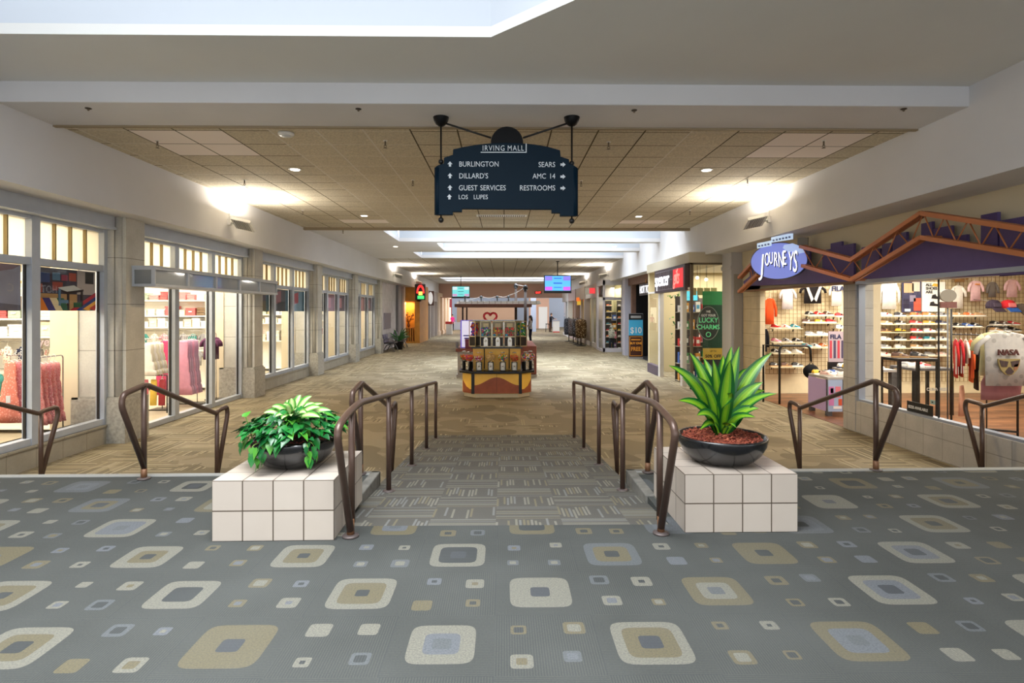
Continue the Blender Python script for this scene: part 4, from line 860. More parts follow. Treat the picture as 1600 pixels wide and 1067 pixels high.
def grid_panel(x0, x1, z0, z1, lab):
    t = thing('wire_grid_panel', lab, 'grid panel', ((x0+x1)/2, 14.215, z0), 0, 'wire grid panels'); W_ = (x1-x0)/2; m = MB(); x = -W_
    while x <= W_+.001: m.box(x-.004, x+.004, -.004, .004, 0, z1-z0); x += .10
    z = 0
    while z <= z1-z0+.001: m.box(-W_, W_, -.012, -.004, z-.004, z+.004); z += .10
    m.build('wires', mat('grid_wire', (150, 124, 82), .5, metal=.3), t)
YW = 14.0
def SX(px, D=14.05): return xat(px, D)
def SZ(py, D=14.05): return zat(py, D)
grid_panel(6.3, SX(1325), ZL+.5, 2.6, 'wire grid wall panel seen through the shop opening')
grid_panel(SX(1372), SX(1495), ZL+.3, 2.6, 'wire grid wall panel behind the posters')
grid_panel(SX(1497), 13.9, ZL+.3, 2.6, 'wire grid wall panel behind the caps')
# ---------------------------------------------------------------- shoes
def shoe_meshes():
    prof = [(-.140, .030, .062), (-.135, .036, .085), (-.11, .040, .098), (-.075, .040, .100), (-.04, .040, .098), (.0, .041, .082), (.04, .045, .066), (.08, .047, .056), (.11, .043, .050), (.13, .032, .044), (.14, .014, .036)]
    m = MB(); n = 14; rows = []
    for x, w, h in prof:
        rows.append([(x, w*math.cos(math.pi*k/(n-1))*(.72+.28*(1-math.sin(math.pi*k/(n-1)))) if 0 < k < n-1 else w*(1 if k == 0 else -1), .024+(h-.024)*abs(math.sin(math.pi*k/(n-1)))**.7) for k in range(n)])
    L = len(rows); m.add([p for r in rows for p in r], [(i*n+k, i*n+k+1, (i+1)*n+k+1, (i+1)*n+k) for i in range(L-1) for k in range(n-1)]+[tuple(range(n)), tuple((L-1)*n+k for k in range(n))], True)
    m.lathe([(.001, .0985), (.024, .103), (.026, .096)], (-.075, 0, 0), 14, mi=1, sx=1.5, sy=.85)
    so = MB(); pts = [(x-.002, w*1.08) for x, w, h in prof]; out = pts+[(x, -w) for x, w in pts[::-1]]; so.prism(out, 'xy', 0, .026)
    la = MB()
    for k in range(4): x = -.022+k*.022; z = .0935-k*.0095; la.box(x, x+.009, -.022, .022, z-.004, z+.004)
    st = MB()
    for sd in (-1, 1): st.prism([(-.03, .04), (.01, .035), (.03, .068), (.0, .078)], 'xz', sd*.036, sd*.044)
    return m, so, la, st
SM = shoe_meshes(); SMESH = [None]*4
def shoe(x, y, z, up, sole, stripe, lab, rz=0, grp='trainers on the wall shelves', lace=None, pitch=0):
    ms = [[up, mat('shoe_lining', (60, 54, 54), .9)], [sole], [lace or white_m], [stripe]]
    t = thing('trainer', lab, 'shoe', (x, y, z), rz, grp)
    if pitch: t.rotation_euler.y = pitch
    for i, nm in enumerate(('upper', 'sole', 'laces', 'side_stripe')):
        if SMESH[i] is None: SMESH[i] = SM[i].mesh(nm, ms[i])
        o = bpy.data.objects.new(nm, SMESH[i]); COL.objects.link(o); o.parent = t if i < 2 else ub
        if i == 0: ub = o
        o.material_slots[0].link = 'OBJECT'; o.material_slots[0].material = ms[i][0]
SC_ = {'white': (236, 234, 230), 'black': (34, 32, 36), 'red': (200, 40, 44), 'grey': (150, 148, 150), 'pink': (232, 130, 160), 'navy': (40, 48, 92), 'orange': (232, 120, 60), 'yellow': (226, 182, 50), 'tan': (190, 150, 104), 'teal': (50, 140, 160), 'brown': (92, 60, 46), 'blush': (228, 190, 180), 'blue': (60, 100, 180), 'purple': (120, 80, 150)}
sm_ = {k: mat('shoe_'+k, v, .55, var=.05, vscale=40) for k, v in SC_.items()}
shelf_steel = mat('shelf_pale', (216, 202, 170), .5)
def shoe_shelf(px0, px1, py, cols, where, D=14.0, dep=.24):
    x0, x1, z = SX(px0, D), SX(px1, D), SZ(py, D)
    t = thing('shoe_shelf', 'narrow shelf: '+where, 'shelf', ((x0+x1)/2, D, z), 0, 'shoe shelves on the grid wall'); W_ = (x1-x0)/2
    MB().box(-W_, W_, -.14, .16, -.018, 0).build('board', shelf_steel, t)
    for sx in (-.7, .7): MB().prism([(.16, -.018), (.16, -.09), (.10, -.018)], 'yz', sx*W_-.008, sx*W_+.008).build('bracket', black_m, t)
    n = len(cols); st = (x1-x0)/n
    for i, c in enumerate(cols):
        up, so, sp_ = (c.split('/')+['white', 'white'])[:3]
        side = 'left' if i == 0 else 'right' if i == n-1 else ORD[i]
        lab = '%s trainer with %s stripe, %s on the %s' % (up, sp_, {'left': 'leftmost', 'right': 'rightmost'}.get(side, side+' from left'), where)
        shoe(x0+st*(i+.5), D-.0+random.uniform(-.02, .02), z+.002, sm_[up], sm_[so], sm_[sp_], lab, random.uniform(-.25, .15) if st > .26 else -1.2)
shoe_shelf(1207, 1254, 513, ['red/white/red', 'white/white/red', 'teal/white/white'], 'first left shelf in the opening')
shoe_shelf(1207, 1257, 535, ['pink/white/white', 'grey/white/black', 'black/white/white'], 'second left shelf in the opening')
shoe_shelf(1207, 1256, 552, ['black/white/white', 'white/white/grey', 'white/white/white'], 'third left shelf in the opening')
shoe_shelf(1205, 1258, 573, ['black/tan/white', 'brown/tan/tan', 'black/white/white'], 'lowest left shelf in the opening')
shoe_shelf(1258, 1311, 504.5, ['brown/white/white', 'yellow/white/white', 'red/white/red'], 'first middle shelf in the opening')
shoe_shelf(1261, 1299, 524, ['grey/white/white', 'white/white/grey'], 'second middle shelf in the opening')
shoe_shelf(1257, 1299, 543, ['teal/white/red', 'white/white/black', 'orange/white/white'], 'third middle shelf in the opening')
shoe_shelf(1262, 1306, 493, ['black/white/white', 'red/white/white', 'brown/white/white'], 'highest middle shelf in the opening')
shoe_shelf(1309, 1326, 495, ['red/white/black'], 'upper right shelf by the tiled pillar')
shoe_shelf(1309, 1326, 513, ['white/white/navy'], 'lower right shelf by the tiled pillar')
win_rows = [(494, ['white/white/red', 'black/white/white', 'orange/white/red', 'orange/white/white', 'grey/white/black']), (506.5, ['tan/white/white', 'black/white/white', 'red/white/white', 'yellow/white/white', 'navy/white/grey']), (519, ['brown/tan/tan', 'yellow/black/black', 'red/white/white', 'white/white/red', 'grey/white/white']), (531.5, ['white/white/grey', 'black/white/grey', 'red/white/teal', 'teal/white/white', 'white/white/navy']), (544, ['grey/white/white', 'white/white/grey', 'tan/white/white', 'grey/white/white', 'white/white/grey']), (556, ['white/white/red', 'black/white/white', 'purple/white/purple', 'grey/white/grey', 'blush/white/white'])]
for i, (py, cs) in enumerate(win_rows):
    shoe_shelf(1378, 1424, py, cs[:2], '%s row, left of the posters' % ORD[i]); shoe_shelf(1428, 1490, py, cs[2:], '%s row, under the posters' % ORD[i])
shoe_shelf(1496, 1548, 494, ['tan/white/white', 'orange/white/white', 'tan/white/tan'], 'shelf under the shirts')
shoe_shelf(1500, 1540, 511, ['black/white/white', 'blue/white/white', 'black/white/white'], 'second shelf under the shirts')
shoe_shelf(1560, 1600, 508, ['black/white/white', 'brown/white/white', 'red/white/white'], 'shelf under the caps')
shoe_shelf(1558, 1605, 518, ['tan/white/white', 'grey/white/white', 'black/white/white'], 'low shelf under the caps')
# ---------------------------------------------------------------- hanging clothes and prints on the grid wall
def wall_shirt(px0, px1, py0, py1, c, lab, kind='tee', D=13.9, sl=.22, ins=None, trim=None):
    x0, x1 = SX(px0, D+.1), SX(px1, D+.1); z1, z0 = SZ(py0, D+.1), SZ(py1, D+.1); w = (x1-x0)*.62
    t = garment(kind, ((x0+x1)/2, D+.13, z1+.07), cloth('wear_%d_%d_%d' % c, c), lab, 0, 'shirts hung on the grid wall', w=round(w, 3), h=round(z1-z0, 3), sl=sl)
    for txt, col, dz, sz in ins or []:
        m = MB(); m.text(txt, sz, (0, -.062, -.07-dz), RF, .02, 'CENTER', bold=.003); m.build('print', mat('print_%d_%d_%d' % col, col, .7), t)
    if trim:
        m = MB()
        for sd in (-1, 1): m.prism([(sd*w*.5, -.09), (sd*w*.36, -.09), (sd*.01, -.09-(z1-z0)*.72), (sd*.06, -.09-(z1-z0)*.86)], 'xz', -.062, -.04)
        m.build('chevron', mat('wear_trim', trim, .8), t)
wall_shirt(1196, 1217, 466, 507, (226, 84, 40), 'bright orange sweatshirt hanging at the left of the grid wall', 'sweater', sl=.4)
wall_shirt(1221, 1248, 449, 483, (226, 220, 222), 'pale grey shirt with a dark and red print on the grid wall', ins=[('TEE', (70, 66, 72), .16, .09)] if False else None)
wall_shirt(1253, 1296, 444, 474, (36, 32, 34), 'black jacket with white chevron on the grid wall', 'tee', sl=.16, trim=(226, 222, 216))
wall_shirt(1300, 1325, 444, 478, (240, 236, 228), 'white knotted shirt with red and navy lettering by the pillar', ins=[('FILA', (34, 40, 80), .16, .17)])
wall_shirt(1194, 1204, 514, 550, (30, 30, 38), 'black hoodie hanging under the orange sweatshirt', 'sweater', sl=.4)
wall_shirt(1379, 1414, 438, 483, (240, 236, 230), 'white sweatshirt pair hanging at the left of the posters', 'sweater', sl=.5)
wall_shirt(1494, 1519, 446, 482, (240, 234, 224), 'white shirt hanging right of the grey disc topper')
wall_shirt(1522, 1547, 438, 470, (242, 200, 206), 'pink shirt with a small rainbow print', ins=[('~', (236, 150, 60), .14, .2)])
wall_shirt(1552, 1571, 440, 464, (120, 112, 108), 'grey shirt hanging over the dark cap')
wall_shirt(1580, 1606, 436, 464, (240, 196, 204), 'second pink shirt hanging over the red cap')
wall_shirt(1497, 1521, 419, 440, (150, 112, 64), 'brown folded jacket at the top right of the grid wall')
def cap(px, py, crown, brim, lab, panel=None):
    D = 13.6; p = at(px, py, D); t = thing('baseball_cap', lab, 'cap', p, 0, 'caps on the grid wall'); t.scale = (1.35, 1.2, 1.4)
    m = MB(); m.lathe([(.115, -.02), (.118, .03), (.105, .08), (.07, .115), (.001, .128)], seg=20, sy=.9); m.build('crown', [cloth('cap_%d_%d_%d' % crown, crown)], t)
    m = MB(); m.obox((0, -.14, -.045), (.19, .12, .016), Euler((.6, 0, 0)).to_matrix()); m.build('brim', cloth('cap_%d_%d_%d' % brim, brim), t, bevel=.006)
    if panel: m = MB(); m.obox((0, -.10, .035), (.13, .02, .07), Euler((-.25, 0, 0)).to_matrix()); m.build('front_panel', cloth('cap_%d_%d_%d' % panel, panel), t, bevel=.006)
    m = MB(); m.tube([(0, .0, .10), (0, .47, .14)], .006, 6); m.build('hook', MATS['chrome'], t)
cap(1552, 480, (62, 52, 66), (62, 52, 66), 'dark plum cap on a hook, left of the colourful cap', (80, 70, 84))
cap(1575, 480, (206, 44, 52), (44, 92, 170), 'red cap with pink front, yellow band and blue brim', (232, 130, 130))
cap(1596, 486, (96, 84, 76), (96, 84, 76), 'brown cap at the right edge of the grid wall')
def wall_print(px0, px1, py0, py1, bgc, lab, D=14.18):
    x0, x1, z1, z0 = SX(px0, D), SX(px1, D), SZ(py0, D), SZ(py1, D); t = thing('wall_poster', lab, 'poster', ((x0+x1)/2, D+.01, z0), 0, 'prints on the grid wall')
    MB().box((x0-x1)/2, (x1-x0)/2, -.02, 0, 0, z1-z0).build('sheet', mat('print_bg_%d_%d_%d' % bgc, bgc, .6), t); return t, x1-x0, z1-z0
t, w, h = wall_print(1447, 1484, 440, 487, (240, 236, 228), 'white poster with black lettering and two shoe drawings')
pb = mat('print_black', (30, 28, 32), .7)
for txt, v in (('ALL', .86), ('SHOES', .74), ('ARE', .62)): m = MB(); m.text(txt, h*.13, (-w*.34, -.024, h*v), RF, .006, bold=.004); m.build('lettering', pb, t)
for z_, x_ in ((.44, .1), (.2, .02)):
    m = MB(); m.prism([(w*(x_-.2), h*z_), (w*(x_+.22), h*(z_-.02)), (w*(x_+.2), h*(z_+.05)), (w*(x_+.02), h*(z_+.08)), (w*(x_-.02), h*(z_+.15)), (w*(x_-.16), h*(z_+.12))], 'xz', -.026, -.02); m.build('shoe_drawing', pb, t)
m = MB(); m.prism([(-w*.1, h*.86), (w*.2, h*.84), (w*.24, h*.93), (0, h*.95)], 'xz', -.026, -.02); m.build('shoe_drawing', mat('print_yellow', (222, 170, 50), .7), t, label='yellow shoe drawing')
t, w, h = wall_print(1415, 1446, 438, 488, (54, 52, 84), 'dark blue photo poster beside the white lettered poster')
for x, z, ww, hh, c in ((-.4, .62, .5, .3, (206, 168, 130)), (.02, .66, .4, .3, (210, 196, 180)), (-.42, .12, .3, .3, (40, 36, 60)), (.1, .05, .38, .4, (190, 84, 62)), (-.1, .34, .3, .2, (140, 130, 150)), (-.36, .03, .3, .08, (196, 214, 220))):
    m = MB(); m.box(w*x, w*(x+ww), -.024, -.02, h*z, h*(z+hh)); m.build('picture', mat('pic_%d_%d_%d' % c, c, .6), t)
t = thing('shop_poster', 'tall poster of striped legs headed with red and navy lettering, behind the grey tables', 'poster', (SX(1312, 12.4), 12.4, zat(566, 12.4)), 0)
h = zat(518, 12.4)-zat(566, 12.4); w = .36; MB().box(-w/2, w/2, 0, .03, 0, h).build('sheet', mat('poster_grey', (176, 160, 170), .6), t)
m = MB(); m.text('FILA', .13, (-w*.42, -.004, h*.76), RF, .006, bold=.004); m.build('lettering', mat('print_34_40_80', (34, 40, 80), .7), t)
for k in range(4): m = MB(); m.box(-w*.44+k*.085, -w*.44+k*.085+.05, -.004, 0, h*.12, h*.7); m.build('stripe', mat('leg_%d' % (k % 2), ((186, 60, 74), (70, 60, 90))[k % 2], .7), t)
m = MB(); m.box(-w/2, -w/2+.03, .0, .06, -h*1.1, 0); m.box(w/2-.03, w/2, .0, .06, ZL+.006-zat(566, 12.4), 0); 
m = MB(); m.box(-w/2, w/2, .0, .05, ZL+.006-zat(566, 12.4), -.002); m.build('stand', black_m, t)
# ---------------------------------------------------------------- tables and racks
grey_wood = mat('grey_wood', (84, 82, 84), .6, var=.25, vscale=14); top_grey = mat('table_top_grey', (170, 164, 160), .5)
def table(name, x0, x1, y0, y1, zt, leg, lab, mt, tm):
    t = thing(name, lab, 'table', ((x0+x1)/2, (y0+y1)/2, ZL+.006), 0); W_, D_ = (x1-x0)/2, (y1-y0)/2; H = zt-ZL-.006
    MB().box(-W_, W_, -D_, D_, H-.05, H).build('tabletop', tm, t, bevel=.004)
    for sx in (-1, 1):
        for sy in (-1, 1): MB().box(sx*W_-(leg if sx > 0 else 0), sx*W_+(leg if sx < 0 else 0), sy*D_-(leg if sy > 0 else 0), sy*D_+(leg if sy < 0 else 0), 0, H-.05).build('leg', mt, t)
    return t
t = table('display_cube', 6.32, 6.92, 11.15, 11.85, zat(586, 11.6), .09, 'low grey display table with a pastel poster panel on its end', grey_wood, top_grey)
H = zat(586, 11.6)-ZL
m = MB(); m.box(-.30, -.02, -.372, -.352, .09, H-.06); m.build('poster_panel', mat('pastel_blue', (170, 190, 226), .5), t)
for x, z, w, h, c in ((-.29, .2, .10, .5, (206, 130, 190)), (-.16, .4, .1, .3, (230, 130, 150)), (-.2, .12, .16, .1, (240, 240, 244)), (-.1, .2, .07, .2, (214, 90, 60)), (-.26, .5, .06, .16, (236, 226, 240))):
    m = MB(); m.box(x, x+w, -.378, -.371, z*.8+.05, (z+h)*.8+.02); m.build('picture', mat('pic_%d_%d_%d' % c, c, .6), t)
m = MB(); m.box(-.315, -.3, -.30, .34, .09, H-.06); m.build('side_panel', mat('pastel_lilac', (196, 172, 222), .5), t)
zt1 = zat(586, 11.6)
table('display_table', 6.98, 8.0, 11.6, 12.15, zat(577, 11.8), .11, 'larger grey display table behind the tiled pillar', grey_wood, top_grey)
zt2 = zat(577, 11.8)
for i, (x, y, c, s_, st, rz) in enumerate(((6.42, 11.32, 'blush', 'white', 'blush', -.8), (6.58, 11.5, 'white', 'white', 'grey', -.6), (6.74, 11.28, 'white', 'white', 'white', -.3), (6.42, 11.68, 'yellow', 'white', 'black', .3), (6.75, 11.62, 'blue', 'white', 'white', -.5))):
    shoe(x, y, zt1+.003, sm_[c], sm_[s_], sm_[st], '%s trainer with %s stripe on the low grey table with the poster panel' % (c, st), rz, 'trainers on the low grey table')
for i, (x, y, c, s_, st, rz) in enumerate(((7.15, 11.8, 'yellow', 'black', 'black', -.4), (7.15, 12.02, 'white', 'navy', 'navy', .2), (7.42, 11.85, 'navy', 'white', 'white', -.3), (7.48, 12.03, 'red', 'white', 'white', .2), (7.72, 11.82, 'white', 'white', 'blue', -.5), (7.76, 12.02, 'blue', 'white', 'white', -.2))):
    shoe(x, y, zt2+.003, sm_[c], sm_[s_], sm_[st], '%s trainer with %s stripe on the larger grey table' % (c, st), rz, 'trainers on the larger grey table')
t = thing('garment_rack', 'black pipe rack with a drooping arm inside the shop opening', 'clothes rack', (SX(1221, 12.6), 12.6, ZL+.006), 0)
H = zat(541, 12.6)-ZL
m = MB(); m.tube(fillet([(0, 0, 0), (0, 0, H), (.68, 0, H), (.70, 0, H-.35)], .12), .024, 10); m.build('arm', black_m, t); m = MB(); m.tube([(-.2, .35, 0), (-.2, .35, H), (0, 0, H)], .022, 10); m.build('post', black_m, t)
t = thing('duffel_bag', 'black round bag hanging from the drooping pipe arm', 'bag', (SX(1221, 12.6)+.70, 12.6, H+ZL-.56), 0); m = MB(); m.ball((0, 0, 0), (.17, .13, .16), 16, 12); m.build('body', cloth('bag_black', (26, 26, 30)), t); m = MB(); m.tube(fillet([(-.06, 0, .14), (0, 0, .21), (.06, 0, .14)], .04), .008, 6); m.build('strap', black_m, t)
t = table('display_table', 7.1, 7.85, 10.25, 10.8, .72, .05, 'black metal table inside the display window', black_m, black_m)
m = MB(); m.text('CONVERSE', .075, (.12, -.285, .62), RF, .006, bold=.002); m.build('lettering', mat('letter_pale', (206, 206, 200), .6), t)
table('display_table', 8.05, 8.85, 11.2, 11.9, .45, .05, 'low black table behind the window table', black_m, grey_wood)
for i, (x, y, c, st) in enumerate(((8.25, 11.4, 'white', 'red'), (8.45, 11.5, 'red', 'white'), (8.3, 11.75, 'grey', 'white'))): shoe(x, y, .453, sm_[c], sm_['white'], sm_[st], '%s trainer with %s stripe on the low black table' % (c, st), -.4, 'trainers on the low black table')
for i, (x, y, c, st) in enumerate(((7.3, 10.5, 'brown', 'tan'), (7.65, 10.5, 'black', 'white'))): shoe(x, y, .723, sm_[c], sm_['tan'], sm_[st], '%s trainer with %s stripe on the black window table' % (c, st), -.4, 'trainers on the black window table')
# clothing rack in the window: garments edge-on
t = thing('garment_rack', 'black two-post garment rack of track tops in the display window', 'clothes rack', (7.80, 9.25, ZL+.006), -.58)
zr = 1.19; H = zr-ZL-.006
for sx in (-.42, .42):
    m = MB(); m.tube([(sx, 0, 0), (sx, 0, H+(.42 if sx < 0 else 0))], .016, 8); m.build('post', black_m, t); m = MB(); m.box(sx-.02, sx+.02, -.35, .35, 0, .03); m.build('foot', black_m, t)
m = MB(); m.tube([(-.42, 0, H), (.42, 0, H)], .010, 8); m.build('bar', black_m, t)
m = MB(); m.box(-.42, .42, -.02, .02, .12, .15); m.build('stretcher', black_m, t)
RK = [((200, 40, 50), (240, 236, 234), 'red with white stripes', .62), ((196, 44, 54), (236, 232, 230), 'dark red with white stripes', .60), ((240, 232, 218), None, 'cream', .38), ((236, 104, 60), (236, 104, 60), 'orange', .68), ((38, 36, 40), None, 'black', .80), ((232, 228, 224), None, 'white sleeved', .34), ((46, 42, 46), (236, 232, 230), 'charcoal with white stripes', .72), ((214, 48, 48), None, 'bright red', .5), ((34, 32, 40), (40, 80, 190), 'black with blue stripe', .78), ((40, 38, 42), (238, 234, 230), 'black with white stripes', .46), ((206, 40, 48), (40, 80, 190), 'red with blue stripe', .76), ((226, 222, 220), (60, 60, 64), 'white with grey stripes', .6)]
for k, (c, stc, nm, h) in enumerate(RK):
    g_ = garment('tee', (7.80+math.cos(.58)*(-.36+k*.066)+.003, 9.25-math.sin(.58)*(-.36+k*.066)+.004, zr-.014), cloth('rack_%d_%d_%d' % c, c), '%s track top, %s on the window rack' % (nm, 'leftmost' if k == 0 else 'rightmost' if k == 11 else ORD[k]+' from left'), math.pi/2-.58, 'track tops on the window rack', w=.44, h=h, sl=round(min(.42, h*.6), 3))
    g_.scale = (1, .62, 1)
    if stc:
        m = MB()
        for q in range(3 if stc[0] > 200 else 1): a = -.215+.026*q; m.box(a, a+.012, -.030, .030, -.1-h*.85, -.17)
        m.build('stripes', mat('stripe_%d_%d_%d' % stc, stc, .8), g_)
t = thing('trousers_bundle', 'peach jogging trousers hanging low under the red track tops', 'trousers', (7.56, 9.40, .42), .6, None); t.name = 'hanging_trousers'
m = garment_mesh('trousers', .2, .5, 0, 5); m.build('garment', cloth('peach', (232, 176, 150)), t)
t = thing('sign_topper', 'grey oval disc on a maroon block over the window rack', 'sign', (7.73, 9.92, zat(481, 9.92)), 0)
m = MB(); R_ = .145; m.prism([(R_*math.cos(a*.2618), .215+.11*math.sin(a*.2618)) for a in range(24)], 'xz', -.02, .02); m.build('disc', mat('topper_grey', (128, 122, 112), .5), t); MB().box(-.14, .14, -.03, .03, 0, .105).build('block', mat('topper_maroon', (104, 62, 58), .6), t)
m = MB(); m.tube([(0, 0, .0), (0, 0, ZL+.01-zat(481, 9.92)), ], .012, 8); m.build('pole', mat('pole_grey', (96, 100, 106), .4), t)
# big hanging tee at the right edge
tx = 6.83; ty = 7.75
t = thing('shirt_stand', 'black T-shaped floor stand of the big lettered shirt', 'clothes rack', (tx, ty+.30, ZL+.006), 0); Hh = 1.36-ZL
m = MB(); m.tube(fillet([(0, 0, 0), (0, 0, Hh), (0, -.34, Hh)], .04), .009, 8); m.build('post', black_m, t); m = MB(); m.box(-.42, .42, -.02, .02, 0, .03); m.box(-.02, .02, -.3, .3, 0, .03); m.build('base', black_m, t)
tee = garment('tee', (tx+.005, ty, 1.353), cloth('tee_marble', (206, 200, 196), (176, 170, 166), dens=9), 'large marbled white shirt with red-brown lettering and a lion-like mask print', 0, None, name='hanging_shirt', w=.56, h=.72, sl=.24, seed=3)
ink = mat('ink_maroon', (92, 50, 48), .7)
m = MB(); m.text('NASA', .108, (0, -.045, -.37), RF, .02, 'CENTER', bold=.002, sx=1.05); m.build('lettering', ink, tee)
gold = mat('ink_gold', (156, 136, 88), .7); dkk = mat('ink_dark', (70, 52, 52), .7); rdd = mat('ink_red', (150, 96, 70), .7)
m = MB(); P = [(-.15, -.42), (.15, -.42), (.14, -.50), (.11, -.57), (.05, -.63), (0, -.645), (-.05, -.63), (-.11, -.57), (-.14, -.50)]; m.prism(P, 'xz', -.062, -.04); m.build('mask_print', gold, tee)
for sd in (-1, 1): m = MB(); m.prism([(sd*.14, -.435), (sd*.015, -.455), (sd*.035, -.53), (sd*.11, -.525)], 'xz', -.066, -.06); m.build('eye_print', dkk, tee)
m = MB(); m.prism([(-.012, -.53), (.012, -.53), (.06, -.59), (.03, -.63), (-.03, -.63), (-.06, -.59)], 'xz', -.066, -.06); m.build('nose_print', dkk, tee); m = MB(); m.prism([(.06, -.50), (.135, -.48), (.10, -.56), (.06, -.58)], 'xz', -.066, -.06); m.build('mouth_print', rdd, tee)
sk = garment('trousers', (tx+.005, ty+.07, .77), cloth('skirt_mauve', (176, 118, 122)), 'mauve shorts hanging under the large lettered shirt', 0, None, name='hanging_shorts', w=.58, h=.34, seed=7)
y2 = garment('tee', (tx+.005, ty+.15, 1.353), cloth('tee_yellow', (232, 222, 170)), 'pale yellow shirt hanging behind the large lettered shirt', 0, None, name='hanging_shirt', w=.46, h=.6, sl=.2, seed=4)
t = thing('window_sticker', 'black notice with white lettering low on the display window glass', 'sign', (XR+.07, 8.06, .085), 0)
m = MB(); m.box(-.004, .004, 0, .52, 0, .15); m.build('card', black_m, t); m = MB(); m.text('SIZES AVAILABLE', .058, (-.006, .49, .05), RR, .003, bold=.001, sx=.92); m.build('lettering', white_m, t)
t = thing('card_sticker', 'small pale card sticker above the black window notice', 'sign', (XR+.07, 8.02, .26), 0); MB().box(-.003, .003, 0, .09, 0, .06).build('card', mat('card_pale', (150, 180, 176), .5), t); MB().box(-.005, -.003, .03, .06, .02, .04).build('mark', black_m, t)

# ---------------------------------------------------------------- skyline fascia, truss and oval sign
pur = mat('skyline_purple', (96, 78, 132), .6, var=.05); pur2 = mat('skyline_purple_dark', (84, 68, 118), .6)
XF = 5.86
def TP(px, py, X=5.7):
    D = X/((px-787)/FPX) ; D = X/(math.sin(PSI)+(px-800)/FPX*math.cos(PSI)); p = at(px, py, D); return (p.y, p.z)
t = thing('skyline_fascia', 'purple skyline cut-out panel over the shoe shop', 'shop fascia', (XF, 10, 2.0), 0)
def LP(px, py, X=XF): y, z = TP(px, py, X); return (y-10, z-2.0)
top = [(1163, 440), (1190, 418), (1256, 413), (1333, 434), (1443, 369), (1600, 394), (1690, 410)]
bot = [(1690, 421), (1600, 428), (1342, 440), (1165, 447)]
MB().prism([LP(*p) for p in top+bot], 'yz', -.03, .09).build('panel', pur, t)
tw = [(1245, 1263, 384), (1283, 1296, 389), (1296, 1313, 377), (1313, 1332, 380), (1344, 1359, 384), (1359, 1372, 388), (1376, 1389, 379), (1393, 1414, 362), (1414, 1430, 372), (1437, 1454, 346), (1456, 1484, 352), (1487, 1508, 366), (1530, 1556, 331), (1559, 1597, 338), (1600, 1640, 352), (1170, 1180, 412)]
for a, b, y in tw:
    ya, za = LP(a, y); yb, zb = LP(b, y); low = min(LP(a, 436)[1], LP(b, 436)[1]); MB().prism([(ya, low+.05), (yb, low+.05), (yb, zb), (ya, zb)], 'yz', .02, .06).build('tower', pur2, t)
m = MB(); q = [LP(1342, 439), LP(1700, 420)]; m.prism([(q[0][0], q[0][1]+.012), (q[0][0], q[0][1]-.05), (q[1][0], q[0][1]-.05), (q[1][0], q[0][1]+.012)], 'yz', -.06, .1); m.build('bottom_trim', MATS['steel_trim'], t)
m = MB(); q = [LP(1165, 446), LP(1338, 440)]; z_ = min(q[0][1], q[1][1]); m.box(-.05, .1, q[1][0], q[0][0], z_-.03, z_+.01); m.build('lintel_trim', mat('lintel_brown', (128, 96, 66), .6), t)
cop = mat('truss_copper', (186, 114, 68), .4, metal=.2)
t = thing('roof_truss', 'zigzag copper coloured truss in front of the purple skyline', 'truss', (5.62, 10, 2.0), 0)
def L2(px, py): y, z = TP(px, py, 5.62); return Vector((0, y-10, z-2.0))
tc_ = [L2(1253, 385), L2(1333, 406), L2(1443, 333), L2(1600, 357), L2(1690, 372)]; bc_ = [L2(1256, 415), L2(1333, 437), L2(1443, 371), L2(1600, 396), L2(1690, 412)]
def chord(a, b):
    m = MB(); d = (b-a).normalized(); up = d.cross(Vector((1, 0, 0))).normalized()
    for sx in (-.035, .035): m.add([a+Vector((sx+q*.022, 0, 0))+up*r for q, r in ((-1, -.03), (1, -.03), (1, .03), (-1, .03))]+[b+Vector((sx+q*.022, 0, 0))+up*r for q, r in ((-1, -.03), (1, -.03), (1, .03), (-1, .03))], [(0, 1, 2, 3), (7, 6, 5, 4), (0, 4, 5, 1), (1, 5, 6, 2), (2, 6, 7, 3), (3, 7, 4, 0)])
    m.build('chord', cop, t)
for c in (tc_, bc_):
    for a, b in zip(c, c[1:]): chord(a, b)
for i, n in enumerate((2, 3, 4, 2)):
    for k in range(n):
        a, b = tc_[i].lerp(tc_[i+1], k/n), bc_[i].lerp(bc_[i+1], (k+.5)/n); c = tc_[i].lerp(tc_[i+1], (k+1)/n)
        MB().tube([a, b], .009, 6).build('web_rod', cop, t); MB().tube([b, c], .009, 6).build('web_rod', cop, t)
    p = bc_[i+1]; m = MB(); m.box(-.02, .24, p.y-.02, p.y+.02, p.z-.02, p.z+.02); m.build('wall_bracket', cop, t)
t = thing('roof_truss', 'short copper truss stub left of the oval sign', 'truss', (5.62, 13.6, 2.2), 0)
def L3(px, py): y, z = TP(px, py, 5.62); return Vector((0, y-13.6, z-2.2))
for a, b in (((1156, 434), (1192, 396)), ((1156, 456), (1186, 428))): chord(L3(*a), L3(*b))
MB().tube([L3(1172, 417), L3(1176, 437)], .012, 6).build('web_rod', cop, t); MB().tube([L3(1184, 404), L3(1176, 437)], .012, 6).build('web_rod', cop, t)
m = MB(); p = L3(1186, 428); m.box(-.02, .24, p.y-.02, p.y+.02, p.z-.02, p.z+.02); m.build('wall_bracket', cop, t)
